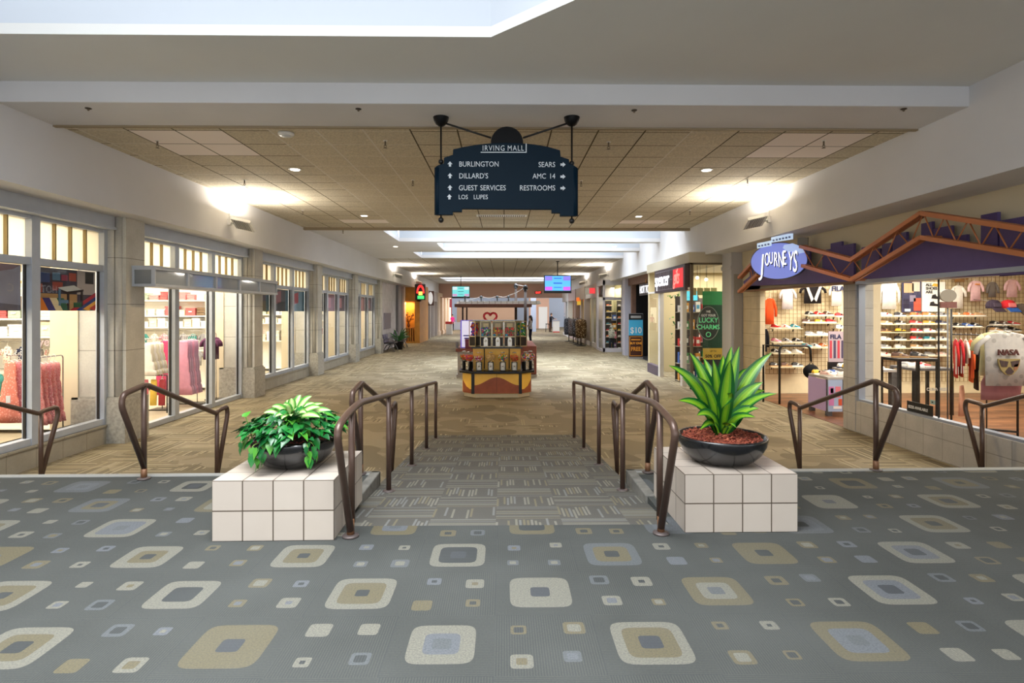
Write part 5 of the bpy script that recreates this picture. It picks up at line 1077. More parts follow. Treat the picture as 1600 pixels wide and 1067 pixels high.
# oval sign
Ds = 11.15; c = at(1217, 408, Ds); ang = -.61
t = thing('oval_sign', 'glowing periwinkle oval sign with scrawled white lettering over the shoe shop', 'sign', c, ang)
oval = lambda rx, rz: [(rx*math.cos(a*.1309), rz*math.sin(a*.1309)) for a in range(48)]
MB().prism(oval(.51, .36), 'xz', -.05, .09).build('case', mat('sign_case', (64, 62, 84), .5), t)
MB().prism(oval(.495, .345), 'xz', -.06, -.05).build('face', mat('sign_periwinkle', (112, 122, 206), .4, emit=.42, ergb=(130, 144, 220)), t)
m = MB(); m.prism([(.10, .30), (.25, .325), (.42, .24), (.47, .14), (.36, .12), (.28, .17), (.18, .16), (.08, .24)], 'xz', -.063, -.06); m.build('wave_print', mat('sign_pale_blue', (170, 190, 236), .4, emit=.45), t)
lw = mat('sign_white_glow', (250, 250, 255), .4, emit=.9); lk = mat('sign_shadow_ink', (34, 28, 80), .5)
for mt_, dy, dx, nm in ((lk, -.0645, .014, 'lettering_outline'), (lw, -.070, 0, 'lettering')):
    xs = -.33
    m = MB()
    for ch, h_, dz in zip('JOURNEYS', (.56, .36, .33, .40, .42, .40, .50, .58), (-.24, -.08, -.05, -.10, -.12, -.08, -.18, -.22)):
        m.text(ch, h_, (xs+dx, dy, dz-dx), RF, .004, sx=.30 if ch != 'J' else .5, bold=.0 if nm == 'lettering' else .006, shear=.12*((ord(ch) % 3)-1)); xs += .083
    m.build(nm, mt_, t)
m = MB(); m.prism([(-.38, .26), (-.38, .36), (-.12, .40), (-.12, .30)], 'xz', -.085, -.06); m.prism([(-.125, .36), (-.125, .46), (.26, .52), (.26, .40)], 'xz', -.085, -.06); m.build('top_strip', mat('strip_pale', (186, 206, 232), .4, emit=.5), t)
m = MB()
for x0, z0, n in ((-.34, .305, 4), (-.08, .40, 6)):
    for k in range(n): m.obox((x0+k*.056, -.087, z0+k*.0085), (.036, .004, .035), Euler((0, -.16, 0)).to_matrix())
m.build('strip_lettering', mat('strip_ink', (110, 130, 170), .5), t)
m = MB(); m.obox((.40, .16, .36), (.18, .12, .16)); m.build('power_box', mat('box_grey_tan', (140, 128, 108), .6), t)
m = MB(); m.tube([(.2, .09, 0), (.24, .30, 0)], .03, 8); m.build('wall_arm', MATS['sign_case'], t)
# ---------------------------------------------------------------- candy machine kiosk
yel = mat('laminate_yellow', (246, 194, 78), .4, var=.06, vscale=5); brn = mat('laminate_brown', (150, 76, 44), .4, var=.15, vscale=7); ivory = mat('laminate_ivory', (206, 190, 156), .45)
KX, KY = xat(776, 13.6), 14.43
def octo(h, c, hy=None): hy = hy or h; return [(-h+c, -hy), (h-c, -hy), (h, -hy+c), (h, hy-c), (h-c, hy), (-h+c, hy), (-h, hy-c), (-h, -hy+c)]
t = thing('candy_kiosk', 'octagonal yellow and brown kiosk counter holding the candy globes', 'kiosk', (KX, KY, ZL), 0)
MB().prism(octo(.79, .29), 'xy', .001, .10).build('plinth', ivory, t, bevel=.01)
kb = MB().prism(octo(.825, .27), 'xy', .10, .578).build('body', yel, t, bevel=.02)
wave = [(-.53, .11), (.53, .11)]+[(.53-1.06*k/20, .30+.19*(.5-.5*math.cos(2*math.pi*k/20))) for k in range(21)]
MB().prism(wave, 'xz', -.833, -.824).build('wave_panel', brn, kb)
MB().prism([(-.003, .11), (.003, .11), (.003, .57), (-.003, .57)], 'xz', -.836, -.83).build('door_gap', dark_seal, kb)
for sd in (-1, 1):
    MB().box(sd*.56-.037, sd*.56+.037, -.838, -.80, .10, .578).build('pilaster', black_m, t)
    R = Matrix.Rotation(sd*math.pi/4, 3, 'Z'); m = MB(); pts = [(-.17, .11), (.19, .11), (.19, .42 if sd > 0 else .21), (.08, .27 if sd > 0 else .2), (-.05, .20 if sd > 0 else .26), (-.17, .2 if sd > 0 else .40)]
    c = Vector((sd*.69, -.69, 0)); o_ = R@Vector((0, -.005, 0)); n = len(pts)
    m.add([c+R@Vector((x, -.006, z)) for x, z in pts]+[c+R@Vector((x, .01, z)) for x, z in pts], [tuple(range(n)), tuple(range(n, 2*n))[::-1]]+[(i, (i+1) % n, n+(i+1) % n, n+i) for i in range(n)]); m.build('wave_panel', brn, kb)
MB().prism(octo(.905, .33), 'xy', .578, .638).build('countertop', mat('counter_black', (26, 25, 26), .25), t, bevel=.01)
MB().box(-.575, .575, -.50, .50, .638, 1.15).build('upper_body', yel, t); MB().box(-.62, .62, -.56, .56, 1.15, 1.185).build('upper_shelf', mat('counter_black', (0, 0, 0)), t)
for sd in (-1, 1): MB().tube([(sd*.3, -.52, .66), (sd*.3, -.52, 1.15)], .012, 8).build('upright_tube', black_m, t)
CC = [(220, 50, 44), (240, 200, 50), (40, 150, 70), (50, 90, 190), (236, 130, 40), (240, 240, 236), (200, 70, 150)]
cm = [mat('candy_%d' % i, c, .3) for i, c in enumerate(CC)]+[mat('candy_tan', (214, 178, 120), .4), mat('candy_brown', (150, 84, 50), .4), mat('candy_amber', (206, 130, 50), .35)]
globe_g = glass('globe_glass', (.99, .99, .99), .3); chrome_b = mat('chrome_body', (196, 190, 178), .25, metal=.7)
def machine(x, y, rz, pal, desc, fillr, r_=.016):
    t = thing('gumball_machine', desc, 'candy machine', (KX+x, KY+y, ZL+.640), rz, 'round candy globes on the kiosk counter')
    m = MB(); m.box(-.06, .06, -.055, .055, 0, .03); m.box(-.072, .072, -.05, .06, .03, .20); m.build('body', mat('machine_black', (24, 23, 24), .35), t, bevel=.004)
    m = MB(); m.box(-.05, .05, -.068, -.05, .01, .195); fp = m.build('front_plate', chrome_b, t, bevel=.004); m = MB(); m.lathe([(.022, 0), (.022, .012), (.001, .014)], (0, -.068, .11), 12, R=Matrix.Rotation(math.pi/2, 3, 'X')); m.build('turn_knob', chrome_b, fp); m = MB(); m.prism([(-.03, .02), (.03, .02), (.024, .065), (-.024, .065)], 'xz', -.085, -.066); m.build('chute', chrome_b, fp)
    m = MB(); m.ball((0, 0, .315), .117, 24, 16); m.build('globe', globe_g, t); m = MB(); m.lathe([(.05, .195), (.062, .21), (.05, .22)], seg=18); m.build('collar', chrome_b, t)
    m = MB(); m.lathe([(.052, .415), (.056, .428), (.035, .440), (.001, .444)], seg=18); m.build('cap', chrome_b, t)
    m = MB(); top = -.105+.21*fillr; cnt = 0
    while cnt < 230:
        p = Vector((random.uniform(-1, 1), random.uniform(-1, 1), random.uniform(-1, 1)))*.108
        if .06 < p.length < .098 and p.z < top or (p.length < .098 and top-.02 < p.z < top): m.ball(p+Vector((0, 0, .315)), r_, 6, 4, mi=random.choice(pal)); cnt += 1
    o = m.build('candies', cm, t); o['kind'] = 'stuff'
MIX = [0, 1, 2, 3, 4, 5, 6]
for x, y, rz, pal, desc, f, r_ in ((-.42, -.73, 0, [7, 0, 5, 8, 6, 7], 'candy globe of mixed tan and pink sweets, leftmost of the front row', .62, .016), (-.14, -.73, 0, [7], 'candy globe nearly full of plain tan sweets, second in the front row', .80, .017), (.145, -.73, 0, [1, 2, 1, 0, 5, 3], 'candy globe of yellow and green sweets, third in the front row', .72, .016), (.42, -.73, 0, [8, 9, 9, 0], 'candy globe of amber and brown sweets, rightmost of the front row', .72, .014),
        (-.665, -.575, -.785, [0, 9, 4, 6], 'candy globe of red and orange sweets on the left chamfer, nearer', .66, .016), (-.80, -.32, -1.2, [4, 0, 2, 9], 'candy globe of orange and green sweets on the left chamfer, farther', .6, .016), (.69, -.575, .785, MIX, 'candy globe of bright mixed gumballs on the right chamfer, nearer', .86, .017), (.82, -.32, 1.2, MIX, 'candy globe of mixed sweets on the right chamfer, farther', .7, .017)):
    machine(x, y, rz, pal, desc, f, r_)
edge_m = mat('dispenser_gold', (190, 174, 136), .35, metal=.5)
def dispenser(x, y, rz, w, pal, desc, coin=True, toy=None):
    t = thing('toy_capsule_dispenser', desc, 'vending machine', (KX+x, KY+y, ZL+1.188), rz, 'square capsule dispensers on the kiosk')
    H = .625; m = MB()
    for sx in (-1, 1):
        for yy in (0, .25): m.box(sx*w/2-(.014 if sx > 0 else 0), sx*w/2+(0 if sx > 0 else .014), yy, yy+.014, 0, H)
    for z in (0, .235, H-.02): m.box(-w/2, w/2, 0, .264, z, z+.02)
    m.build('frame', edge_m, t)
    MB().box(-w/2+.012, w/2-.012, .012, .25, .02, .235).build('lower_panel', mat('panel_dark', (40, 30, 28), .5), t)
    MB().quad((-w/2+.014, .008, .255), (w/2-.014, .008, .255), (w/2-.014, .008, H-.02), (-w/2+.014, .008, H-.02)).build('window', globe_g, t)
    MB().box(-w/2+.01, w/2-.01, .245, .255, .25, H-.02).build('back', mat('disp_back', (196, 180, 140), .6), t)
    m = MB()
    for k in range(190):
        z = random.uniform(.275, .56 if not coin else .46); m.ball((random.uniform(-w/2+.035, w/2-.035), random.uniform(.03, .2), z), .022, 7, 5, mi=random.choice(pal))
    o = m.build('capsules', cm, t); o['kind'] = 'stuff'
    if coin:
        m = MB(); m.prism([(-.055, .01), (.055, .01), (.055, .19), (.03, .24), (-.03, .24), (-.055, .19)], 'xz', -.03, .012); fp = m.build('coin_plate', chrome_b, t, bevel=.006)
        m = MB(); m.lathe([(.025, 0), (.025, .02), (.001, .022)], (0, -.03, .15), 12, R=Matrix.Rotation(math.pi/2, 3, 'X')); m.build('turn_knob', mat('knob_white', (224, 220, 210), .3), fp); MB().box(-.03, .03, -.034, -.028, .03, .08).build('chute_flap', chrome_b, fp)
        MB().box(-w/2+.03, -w/2+.085, -.003, .006, .26, .32).build('price_sticker', mat('sticker_blue', (70, 150, 190), .5), t)
        MB().box(-.07, .07, .10, .13, .47, .57).build('prize_card', mat('prize_%d' % pal[0], CC[pal[-1] % 7], .5) if toy else mat('prize_cream', (226, 206, 150), .5), t)
dispenser(-.265, -.545, 0, .275, [0, 3, 6, 5, 2], 'front capsule dispenser with red and blue toys, left of three')
dispenser(.025, -.545, 0, .275, [2, 1, 0, 4], 'front capsule dispenser with green and yellow toys, middle of three')
dispenser(.315, -.545, 0, .275, [0, 4, 2, 0], 'front capsule dispenser with red and orange toys, right of three')
dispenser(-.60, -.38, -.5, .19, [0, 6, 4, 3], 'angled capsule dispenser of purple and red toys at the left end', False)
dispenser(.65, -.38, .5, .19, [2, 2, 3, 1, 2], 'angled capsule dispenser of green toys at the right end', False)
t = thing('display_tray', 'pale blue lid panel lying across the capsule dispensers', 'tray', (KX+.02, KY-.40, ZL+1.816), 0); MB().box(-.60, .60, -.16, .15, 0, .02).build('panel', mat('tray_blue', (190, 204, 224), .4), t)
# ---------------------------------------------------------------- cart with little roof and poles behind
t = thing('retail_cart', 'brown roofed retail cart with two utility poles behind the candy kiosk', 'cart', (-.2, 17.7, ZL), 0)
redw = mat('cart_redwood', (112, 52, 34), .4, var=.15, vscale=6); cart_gray = mat('cart_grey', (158, 150, 146), .6)
MB().box(-1.25, 1.22, 0, 2.9, .001, .10).build('plinth', cart_gray, t)
MB().box(-1.22, 1.19, .02, 2.88, .10, .84).build('cabinet', cart_gray, t, bevel=.02)
MB().box(-1.27, -.45, -.03, 2.9, .80, .90).build('left_counter', redw, t, bevel=.02); MB().box(.62, 1.21, -.04, 2.9, .10, .985).build('right_counter', redw, t, bevel=.03)
MB().box(-.45, .62, .4, 2.6, .84, 1.0).build('deck', redw, t)
MB().box(-1.30, 1.06, -.15, 2.9, 2.17, 2.27).build('roof_beam', mat('roof_brown', (92, 54, 40), .6, var=.2, vscale=9), t, bevel=.01)
MB().prism([(-1.2, 2.27), (1.35, 2.27), (1.3, 2.36), (-1.15, 2.34)], 'xz', -.1, 2.8).build('roof_sheet', mat('roof_sheet', (206, 208, 206), .3), t)
m = MB()
for k in range(14): m.box(-1.15+.18*k, -1.13+.18*k, -.12, 2.8, 2.27, 2.365)
m.build('roof_ribs', cart_gray, t)
pole = mat('pole_dark', (58, 42, 34), .6)
for x, y, zt in ((.86, -.2, 2.70), (.62, 2.2, 2.86)):
    m = MB(); m.tube([(x, y, .9 if y > 0 else .985), (x, y, zt)], [.05, .042], 12); m.build('pole', pole, t); m = MB(); m.lathe([(.05, 0), (.075, .03), (.07, .10), (.05, .14), (.03, .16), (.001, .165)], (x, y, zt-.02), 14); m.build('insulator', black_m, t)
for x in (-1.0, -.5, .0, .35): m = MB(); m.tube([(x, .2, 2.34), (x, .2, 2.45)], .02, 8); m.ball((x, .2, 2.48), .05, 10, 6); m.build('insulator', black_m, t)
rope = mat('rope_grey', (150, 142, 134), .8)
pts = [(.86, -.2, 2.78), (.6, .1, 2.62), (.35, .2, 2.53), (.2, .2, 2.47), (0, .2, 2.52), (-.25, .2, 2.44), (-.5, .2, 2.50), (-.8, .2, 2.40), (-1.2, .2, 2.36)]
MB().tube(fillet(pts, .1), .009, 6).build('wire', rope, t); MB().tube([(.86, -.2, 2.80), (.62, 2.2, 2.96)], .012, 6).build('wire', rope, t)
for x in (-1.1,):
    for y in (.6, 2.6): MB().box(x-.025, x+.025, y-.025, y+.025, .84 if x < 0 else .98, 2.2).build('roof_post', pole, t)
lit_w = mat('lightbox_white', (222, 220, 246), .5, emit=.45); vio = mat('lightbox_violet', (112, 96, 200), .5, emit=.35)
t = thing('light_box', 'tall white light box with violet edge at the left end of the cart', 'sign', (-1.33, 18.0, ZL+.905), 0)
MB().box(-.02, .36, 0, .08, 0, .86).build('case', vio, t); MB().box(.02, .34, -.012, 0, .02, .84).build('face', lit_w, t)
m = MB()
for k, (w, z) in enumerate(((.22, .36), (.16, .28), (.12, .20))): m.box(.18-w/2, .18+w/2, -.018, -.012, z, z+.035)
m.build('print', mat('ink_violet', (84, 76, 180), .6), t)
t = thing('maroon_bin', 'maroon speckled bin on the left cart counter', 'bin', (-1.05, 17.85, ZL+.905), 0); MB().box(-.14, .24, -.1, .1, 0, .26).build('body', mat('bin_maroon', (112, 44, 74), .6, var=.3, vscale=40), t, bevel=.01); MB().box(-.15, .25, -.11, .11, .26, .28).build('rim', mat('bin_rim', (140, 70, 100), .5), t)
t = thing('laptop', 'open dark laptop at the left edge of the cart counter', 'laptop', (-1.40, 17.78, ZL+.905), .4); MB().box(-.02, .02, -.10, .10, 0, .02).build('base', black_m, t); MB().box(-.05, -.035, -.10, .10, .02, .2).build('screen', mat('screen_dark', (40, 36, 70), .3), t)
heart_pts = [Vector((.0, 0, -.17))]+[Vector((.0125*16*math.sin(a)**3, 0, .0125*(13*math.cos(a)-5*math.cos(2*a)-2*math.cos(3*a)-math.cos(4*a)))) for a in [math.pi+.25*k for k in range(1, 25)]]
t = thing('tinsel_heart', 'red tinsel heart hanging under the cart roof', 'decoration', (-.42, 18.0, 1.36), 0); MB().tube(heart_pts, .034, 7, closed=True).build('tinsel', mat('tinsel_red', (214, 40, 60), .3), t); MB().tube([(0, 0, .05), (0, 0, .325)], .004, 5).build('string', rope, t)
for x, z, c, nm, s in ((-.86, 1.18, (220, 40, 110), 'magenta', .16), (.02, 1.22, (226, 60, 70), 'red and white', .16), (.27, 1.3, (226, 220, 226), 'white', .15), (.50, 1.28, (236, 230, 226), 'cream', .15)):
    t = thing('plush_toy', '%s plush toy standing on the cart deck' % nm, 'toy', (x, 18.35, ZL+1.003), 0); cl = cloth('plush_'+nm.replace(' ', '_'), c)
    m = MB(); m.ball((0, 0, .17), (s*.7, s*.55, .17)); m.build('body', cl, t); m = MB(); m.ball((0, -.02, .17+.13+s*.45), (s*.6, s*.5, s*.55)); m.build('head', cloth('plush_pale', (232, 216, 210)), t)
    for sd in (-1, 1): m = MB(); m.ball((sd*s*.42, -.02, .30+s*.92), s*.2, 8, 6); m.build('ear', cl, t)
for k, (x, c) in enumerate(((-.66, (120, 80, 170)), (-.5, (226, 200, 90)), (-.2, (230, 230, 240)), (.15, (80, 120, 200)), (.4, (190, 60, 80)))):
    t = thing('gift_box', '%s gift box, %s from left on the cart deck' % (('violet', 'yellow', 'white', 'blue', 'red')[k], ORD[k]), 'box', (x, 18.75, ZL+1.003), 0); MB().box(-.07, .07, -.07, .07, 0, .5).build('carton', mat('gift_%d' % k, c, .5), t); MB().box(-.05, .05, -.074, -.07, .28, .42).build('front_label', white_m, t)

# ---------------------------------------------------------------- hanging screens
def screen(px0, px1, py0, py1, D, ph, lab, cols, rz):
    c = at((px0+px1)/2, (py0+py1)/2, D); w = (px1-px0)/FPX*D; h = (py1-py0)/FPX*D
    t = thing('hanging_screen', lab, 'screen', c, rz, 'screens hung from the ceiling')
    MB().box(-w/2, w/2, 0, .12, -h/2, h/2).build('case', black_m, t, bevel=.01)
    MB().box(-w*.47, w*.47, -.006, 0, -h*.36, h*.46).build('display', mat('display_%d' % int(D), cols[0], .3, emit=.75), t)
    for k, (x, z, ww, hh) in enumerate(((-.46, .2, .26, .24), (.2, .2, .26, .24), (-.46, -.34, .26, .2), (.2, -.34, .26, .2), (-.16, .02, .32, .07), (-.14, .3, .28, .05), (-.14, -.2, .28, .04))):
        MB().box(w*x, w*(x+ww), -.009, -.006, h*z, h*(z+hh)).build('screen_graphic', mat('graphic_%d_%d' % (int(D), min(k//2, 2)), cols[1+min(k//2, 2)], .3, emit=.7), t)
    MB().tube([(0, .06, h/2), (0, .06, ZC-c.z)], .022, 10).build('pole', black_m, t); MB().lathe([(.09, 0), (.09, -.02), (.02, -.03)], (0, .06, ZC-c.z), 16).build('ceiling_plate', black_m, t)
screen(850, 893, 430, 458, 27.0, 408, 'blue and violet lit screen on a black pole, nearer and on the right', [(84, 170, 232), (130, 116, 226), (196, 90, 214), (40, 90, 190)], .06)
screen(706, 734, 447, 466, 39.0, 433, 'turquoise lit screen on a black pole, farther and on the left', [(110, 206, 206), (200, 220, 226), (190, 150, 190), (60, 130, 140)], 0)

# ---------------------------------------------------------------- gift shop on the right
gtan = mat('gift_fascia', (190, 180, 158), .7); bronze_f = mat('gift_bronze', (92, 80, 60), .5)
m = MB(); m.box(4.86, 6.0, 15.02, 19.5, 2.84, 3.12); struct(m.build('wall_gift_fascia', gtan), 'tan fascia band over the gift shop')
m = MB(); m.box(4.92, 12, 19.4, 19.55, ZL, 3.0); m.box(9, 9.1, 15, 19.4, ZL, 3.0); m.box(6.36, 9, 14.95, 15.05, ZL, 3.0); struct(m.build('wall_gift_shop', mat('gift_wall', (190, 176, 140), .8)))
m = MB(); m.box(5.0, 9, 15.1, 19.4, 2.86, 2.95); struct(m.build('ceiling_gift_shop', MATS['shop_ceiling']))
m = MB(); m.box(4.9, 4.97, 15.03, 15.1, ZL, 2.84); m.box(4.9, 5.74, 15.03, 15.1, ZL, ZL+.08); m.box(4.9, 5.74, 15.03, 15.1, 2.79, 2.84)
f = struct(m.build('window_8', bronze_f), 'bronze framed gift shop window facing the camera'); MB().quad((4.97, 15.06, ZL+.08), (5.74, 15.06, ZL+.08), (5.74, 15.06, 2.79), (4.97, 15.06, 2.79)).build('pane', pane_m, f)
wf = mat('gift_door_white', (206, 202, 196), .5)
m = MB()
for y in (15.6, 17.85): m.box(4.86, 4.98, y, y+.2, ZL, 2.2)
m.box(4.88, 4.96, 15.1, 19.4, 2.14, 2.2)
f = struct(m.build('door_2', wf), 'white posts of the gift shop doorway')
m = MB(); m.quad((4.92, 15.1, ZL+.05), (4.92, 15.6, ZL+.05), (4.92, 15.6, 2.14), (4.92, 15.1, 2.14)); m.quad((4.92, 18.05, ZL+.3), (4.92, 19.4, ZL+.3), (4.92, 19.4, 2.14), (4.92, 18.05, 2.14)); m.build('pane', pane_m, f)
m = MB(); m.box(4.86, 5.0, 18.05, 19.42, ZL, ZL+.3); m.build('kick_panel', mat('kick_violet', (70, 58, 76), .5), f)
t = thing('lattice_sign', 'dark box sign with white lattice, rounded white lettering and a red script end', 'sign', (4.80, 15.2, 2.13), 0)
MB().box(0, .2, 0, 3.05, 0, .70).build('case', mat('sign_case_maroon', (58, 40, 42), .5), t)
m = MB()
for k in range(15): y = .12+k*.2; m.box(-.006, 0, y-.008, y+.008, .08, .62)
for z in (.08, .35, .62): m.box(-.006, 0, .12, 2.92, z-.008, z+.008)
m.build('lattice', mat('lattice_white', (120, 114, 118), .5), t)
MB().box(-.008, -.002, .12, 1.05, .09, .61).build('red_panel', mat('sign_red', (206, 30, 36), .4, emit=.6), t)
m = MB(); m.text('spencer', .60, (-.02, 2.95, .2), RR, .006, bold=.004, sx=.86, space=.95); m.build('lettering', lw, t)
m = MB(); m.text('gifts', .58, (-.022, .98, .2), RR, .006, bold=.004, sx=.72, shear=.35, space=.85); m.build('script_lettering', mat('sign_red_glow', (255, 110, 100), .4, emit=1.3), t)
def gat(px, py, D=15.3): return at(px, py, D)
t = thing('window_banner', 'tall green banner with round dark emblem in the gift shop window', 'banner', (gat(1116, 550).x, 15.3, gat(0, 552).z), 0)
H = gat(0, 455).z-gat(0, 552).z
MB().box(-.28, .29, 0, .02, 0, H*.78).build('sheet', mat('banner_green', (24, 74, 50), .6), t); MB().box(-.28, .29, 0, .02, H*.78, H).build('top_band', mat('banner_bright', (50, 150, 84), .6), t)
e = gat(1108, 505); ex, ez = e.x-gat(1116, 0).x, e.z-gat(0, 552).z
m = MB(); m.prism([(ex+.30*math.cos(a*.1745), ez+.46*math.sin(a*.1745)) for a in range(36)], 'xz', -.016, -.004); m.build('emblem', mat('emblem_dark', (52, 58, 52), .5), t)
m = MB(); m.tube([(ex+.285*math.cos(a*.1745), -.018, ez+.44*math.sin(a*.1745)) for a in range(36)], .008, 6, closed=True); m.build('emblem_ring', mat('emblem_ring', (150, 168, 150), .5), t)
gl = mat('letter_green', (110, 220, 150), .5, emit=.15)
for txt, s_, dz, mt_ in (('WE', .085, .28, white_m), ('GOT YOUR', .085, .18, white_m), ('LUCKY', .185, .02, gl), ('CHARMS', .175, -.16, gl)): m = MB(); m.text(txt, s_, (ex, -.02, ez+dz), RF, .004, 'CENTER', bold=.003, sx=.88); m.build('lettering', mt_, t)
m = MB(); m.tube([(ex+.06*math.cos(a*.524), -.02, ez-.30+.06*math.sin(a*.524)) for a in range(12)], .012, 6, closed=True); m.build('clover_mark', gl, t)
t = thing('sale_sign', 'yellow sale sign below the green banner in the gift shop', 'sign', (gat(1116, 0, 15.25).x, 15.25, gat(0, 562, 15.25).z), 0)
MB().box(-.27, .27, 0, .02, 0, .30).build('card', mat('card_yellow', (222, 186, 70), .5), t); m = MB(); m.text('50% OFF', .115, (.0, -.004, .05), RF, .004, 'CENTER', bold=.002); m.build('lettering', mat('print_black', (0, 0, 0)), t); m = MB(); m.text('UP TO', .06, (.0, -.004, .2), RF, .004, 'CENTER'); m.build('lettering', mat('print_black', (0, 0, 0)), t)
MB().box(-.25, .25, 0, .02, -1.22, -.002).build('stand_panel', mat('stand_dark', (40, 38, 40), .6), t)
for k in range(4):
    t = thing('tan_panel', 'square tan panel, %s from left, high in the gift shop window' % ORD[k], 'panel', (5.13+k*.185, 15.5, 2.0), 0, 'tan squares in the gift shop window'); MB().box(-.08, .08, 0, .02, 0, .2).build('board', mat('panel_tan', (206, 186, 130), .6), t); MB().tube([(0, .01, .2), (0, .01, .86)], .004, 5).build('cord', black_m, t)
for k in range(3):
    t = thing('hanging_lamp', 'small round lamp, %s from left, inside the gift shop window' % ORD[k], 'lamp', (5.15+k*.25, 16.0, 2.45+.05*(k % 2)), 0, 'lamps in the gift shop'); MB().ball((0, 0, 0), .05).build('bulb', mat('bulb_warm', (255, 236, 190), .4, emit=2), t); MB().tube([(0, 0, .05), (0, 0, .4)], .006, 5).build('cord', black_m, t)
def goods_rack(name, lab, x0, x1, y, z0, zt, rows, pal, grp=None, dep=.3):
    t = thing(name, lab, 'shelf', ((x0+x1)/2, y, z0), 0, grp); W_ = (x1-x0)/2
    MB().box(-W_, W_, dep-.02, dep, 0, zt-z0).build('back_panel', mat('rack_back', (70, 64, 60), .7), t)
    for r in range(rows):
        z = (zt-z0)*r/rows+.04; MB().box(-W_, W_, 0, dep, z-.02, z).build('shelf', mat('rack_shelf', (150, 140, 120), .6), t)
    return t, W_
def goods(x0, x1, y, z, h, pal, where, grp, n):
    for k in range(n):
        c = random.choice(pal); w = (x1-x0)/n; hh = h*random.uniform(.55, 1); t = thing('packaged_item', '%s box, %s from left, %s' % (c[0], ORD[k], where), 'goods', (x0+w*(k+.5), y, z), 0, grp)
        MB().box(-w*.4, w*.4, -.06, .06, 0, hh).build('box', mat('pack_'+c[0].replace(' ', '_'), c[1], .5), t)
        MB().box(-w*.25, w*.25, -.064, -.06, hh*.3, hh*.7).build('front_label', white_m if c[0] != 'white' else mat('sticker_blue', (0, 0, 0)), t)
PAL = [('red', (190, 50, 50)), ('green', (50, 130, 70)), ('black', (40, 38, 42)), ('white', (226, 222, 216)), ('amber', (210, 150, 60)), ('blue', (60, 96, 170)), ('pink', (214, 120, 150)), ('violet', (120, 84, 160))]
for (x0, x1, y, where) in ((5.05, 5.75, 16.6, 'the gift shop shelf behind the banner'), (6.3, 7.9, 18.9, 'the gift shop back shelf')):
    t, _ = goods_rack('display_shelf', 'dark shelf unit: '+where[4:], x0, x1, y, ZL, 2.0, 5, PAL, 'gift shop shelves')
    for r in range(5): goods(x0+.02, x1-.02, y+.12, ZL+(2.0-ZL)*r/5+.043, .34, PAL, '%s row up, %s' % (ORD[r], where[4:]), 'gift shop goods', 4 if x1-x0 < 1 else 7)
t = thing('wall_screen', 'small cyan lit screen inside the gift shop doorway', 'screen', (5.3, 16.2, 2.0), -.5); MB().box(-.18, .18, 0, .04, -.14, .14).build('case', black_m, t); MB().box(-.17, .17, -.006, 0, -.13, .13).build('display', mat('display_cyan', (90, 200, 220), .4, emit=.8), t); MB().tube([(0, .02, .14), (0, .02, .86)], .012, 6).build('pole', black_m, t)
t = thing('leafy_garland', 'green leafy garland hanging in the gift shop doorway', 'garland', (5.6, 18.3, 1.4), 0)
m = MB()
for k in range(140): heart(m, Vector((random.gauss(0, .12), random.gauss(0, .08), random.uniform(-.9, .75))), random.uniform(.06, .1), random.uniform(0, 6.3), random.uniform(-1, 1), 0, random.choice((0, 1, 2)))
m.tube([(0, 0, -.9), (0, 0, 1.46)], .01, 6, mi=3); m.build('foliage', pm, t)
t = thing('column_display', 'tall grey case of small pictures in the gift shop doorway', 'display', (5.35, 17.4, ZL+.001), 0); MB().box(-.12, .12, -.12, .12, 0, 1.35).build('case', mat('case_grey', (84, 82, 84), .4), t)
for k in range(5): MB().box(-.10, .10, -.13, -.12, .6+k*.14, .72+k*.14).build('picture', mat('pack_'+PAL[k][0], (0, 0, 0)), t)

# ---------------------------------------------------------------- dark music-style clothes shop
m = MB(); m.box(5.7, 5.95, 19.56, 26.3, 2.72, 3.06); m.box(5.7, 5.9, 25.6, 25.75, ZL, 2.8); m.box(5.7, 5.9, 19.56, 19.7, ZL, 2.8); struct(m.build('wall_dark_shop_fascia', mat('fascia_brown', (112, 82, 66), .7, var=.15, vscale=6)), 'brown fascia of the dark clothes shop')
m = MB(); m.box(6.9, 7.0, 19.5, 26.3, ZL, 3.0); m.box(5.9, 7, 26.1, 26.3, ZL, 3.0); m.box(5.9, 7, 19.5, 26.3, ZL-.04, ZL+.004); struct(m.build('wall_dark_shop', mat('shop_black', (26, 24, 26), .7)), 'black interior of the clothes shop')
t = thing('letter_sign', 'white and yellow gothic lettering on black over the dark clothes shop', 'sign', (5.62, 21.2, 2.24), 0)
MB().box(0, .06, 0, 2.6, -.04, .42).build('board', black_m, t); m = MB(); m.text('HOT TOPI', .42, (-.006, 2.5, .05), RR, .006, bold=.002, sx=.92); m.build('lettering', lw, t); m = MB(); m.text('C', .42, (-.006, .42, .05), RR, .006, bold=.002, sx=1.0); m.build('lettering', mat('letter_yellow', (240, 200, 60), .4, emit=.7), t)
for sd in (.4, 1.6): MB().tube([(.03, sd, .42), (.03, sd, .60)], .02, 6).build('hanger_rod', mat('rod_gold', (190, 140, 60), .5), t)
garment('tee', (6.0, 21.3, 2.2), cloth('blue_tee', (50, 70, 160)), 'blue shirt hanging high behind the dark shop lettering', 0, None, w=.55, h=.55)
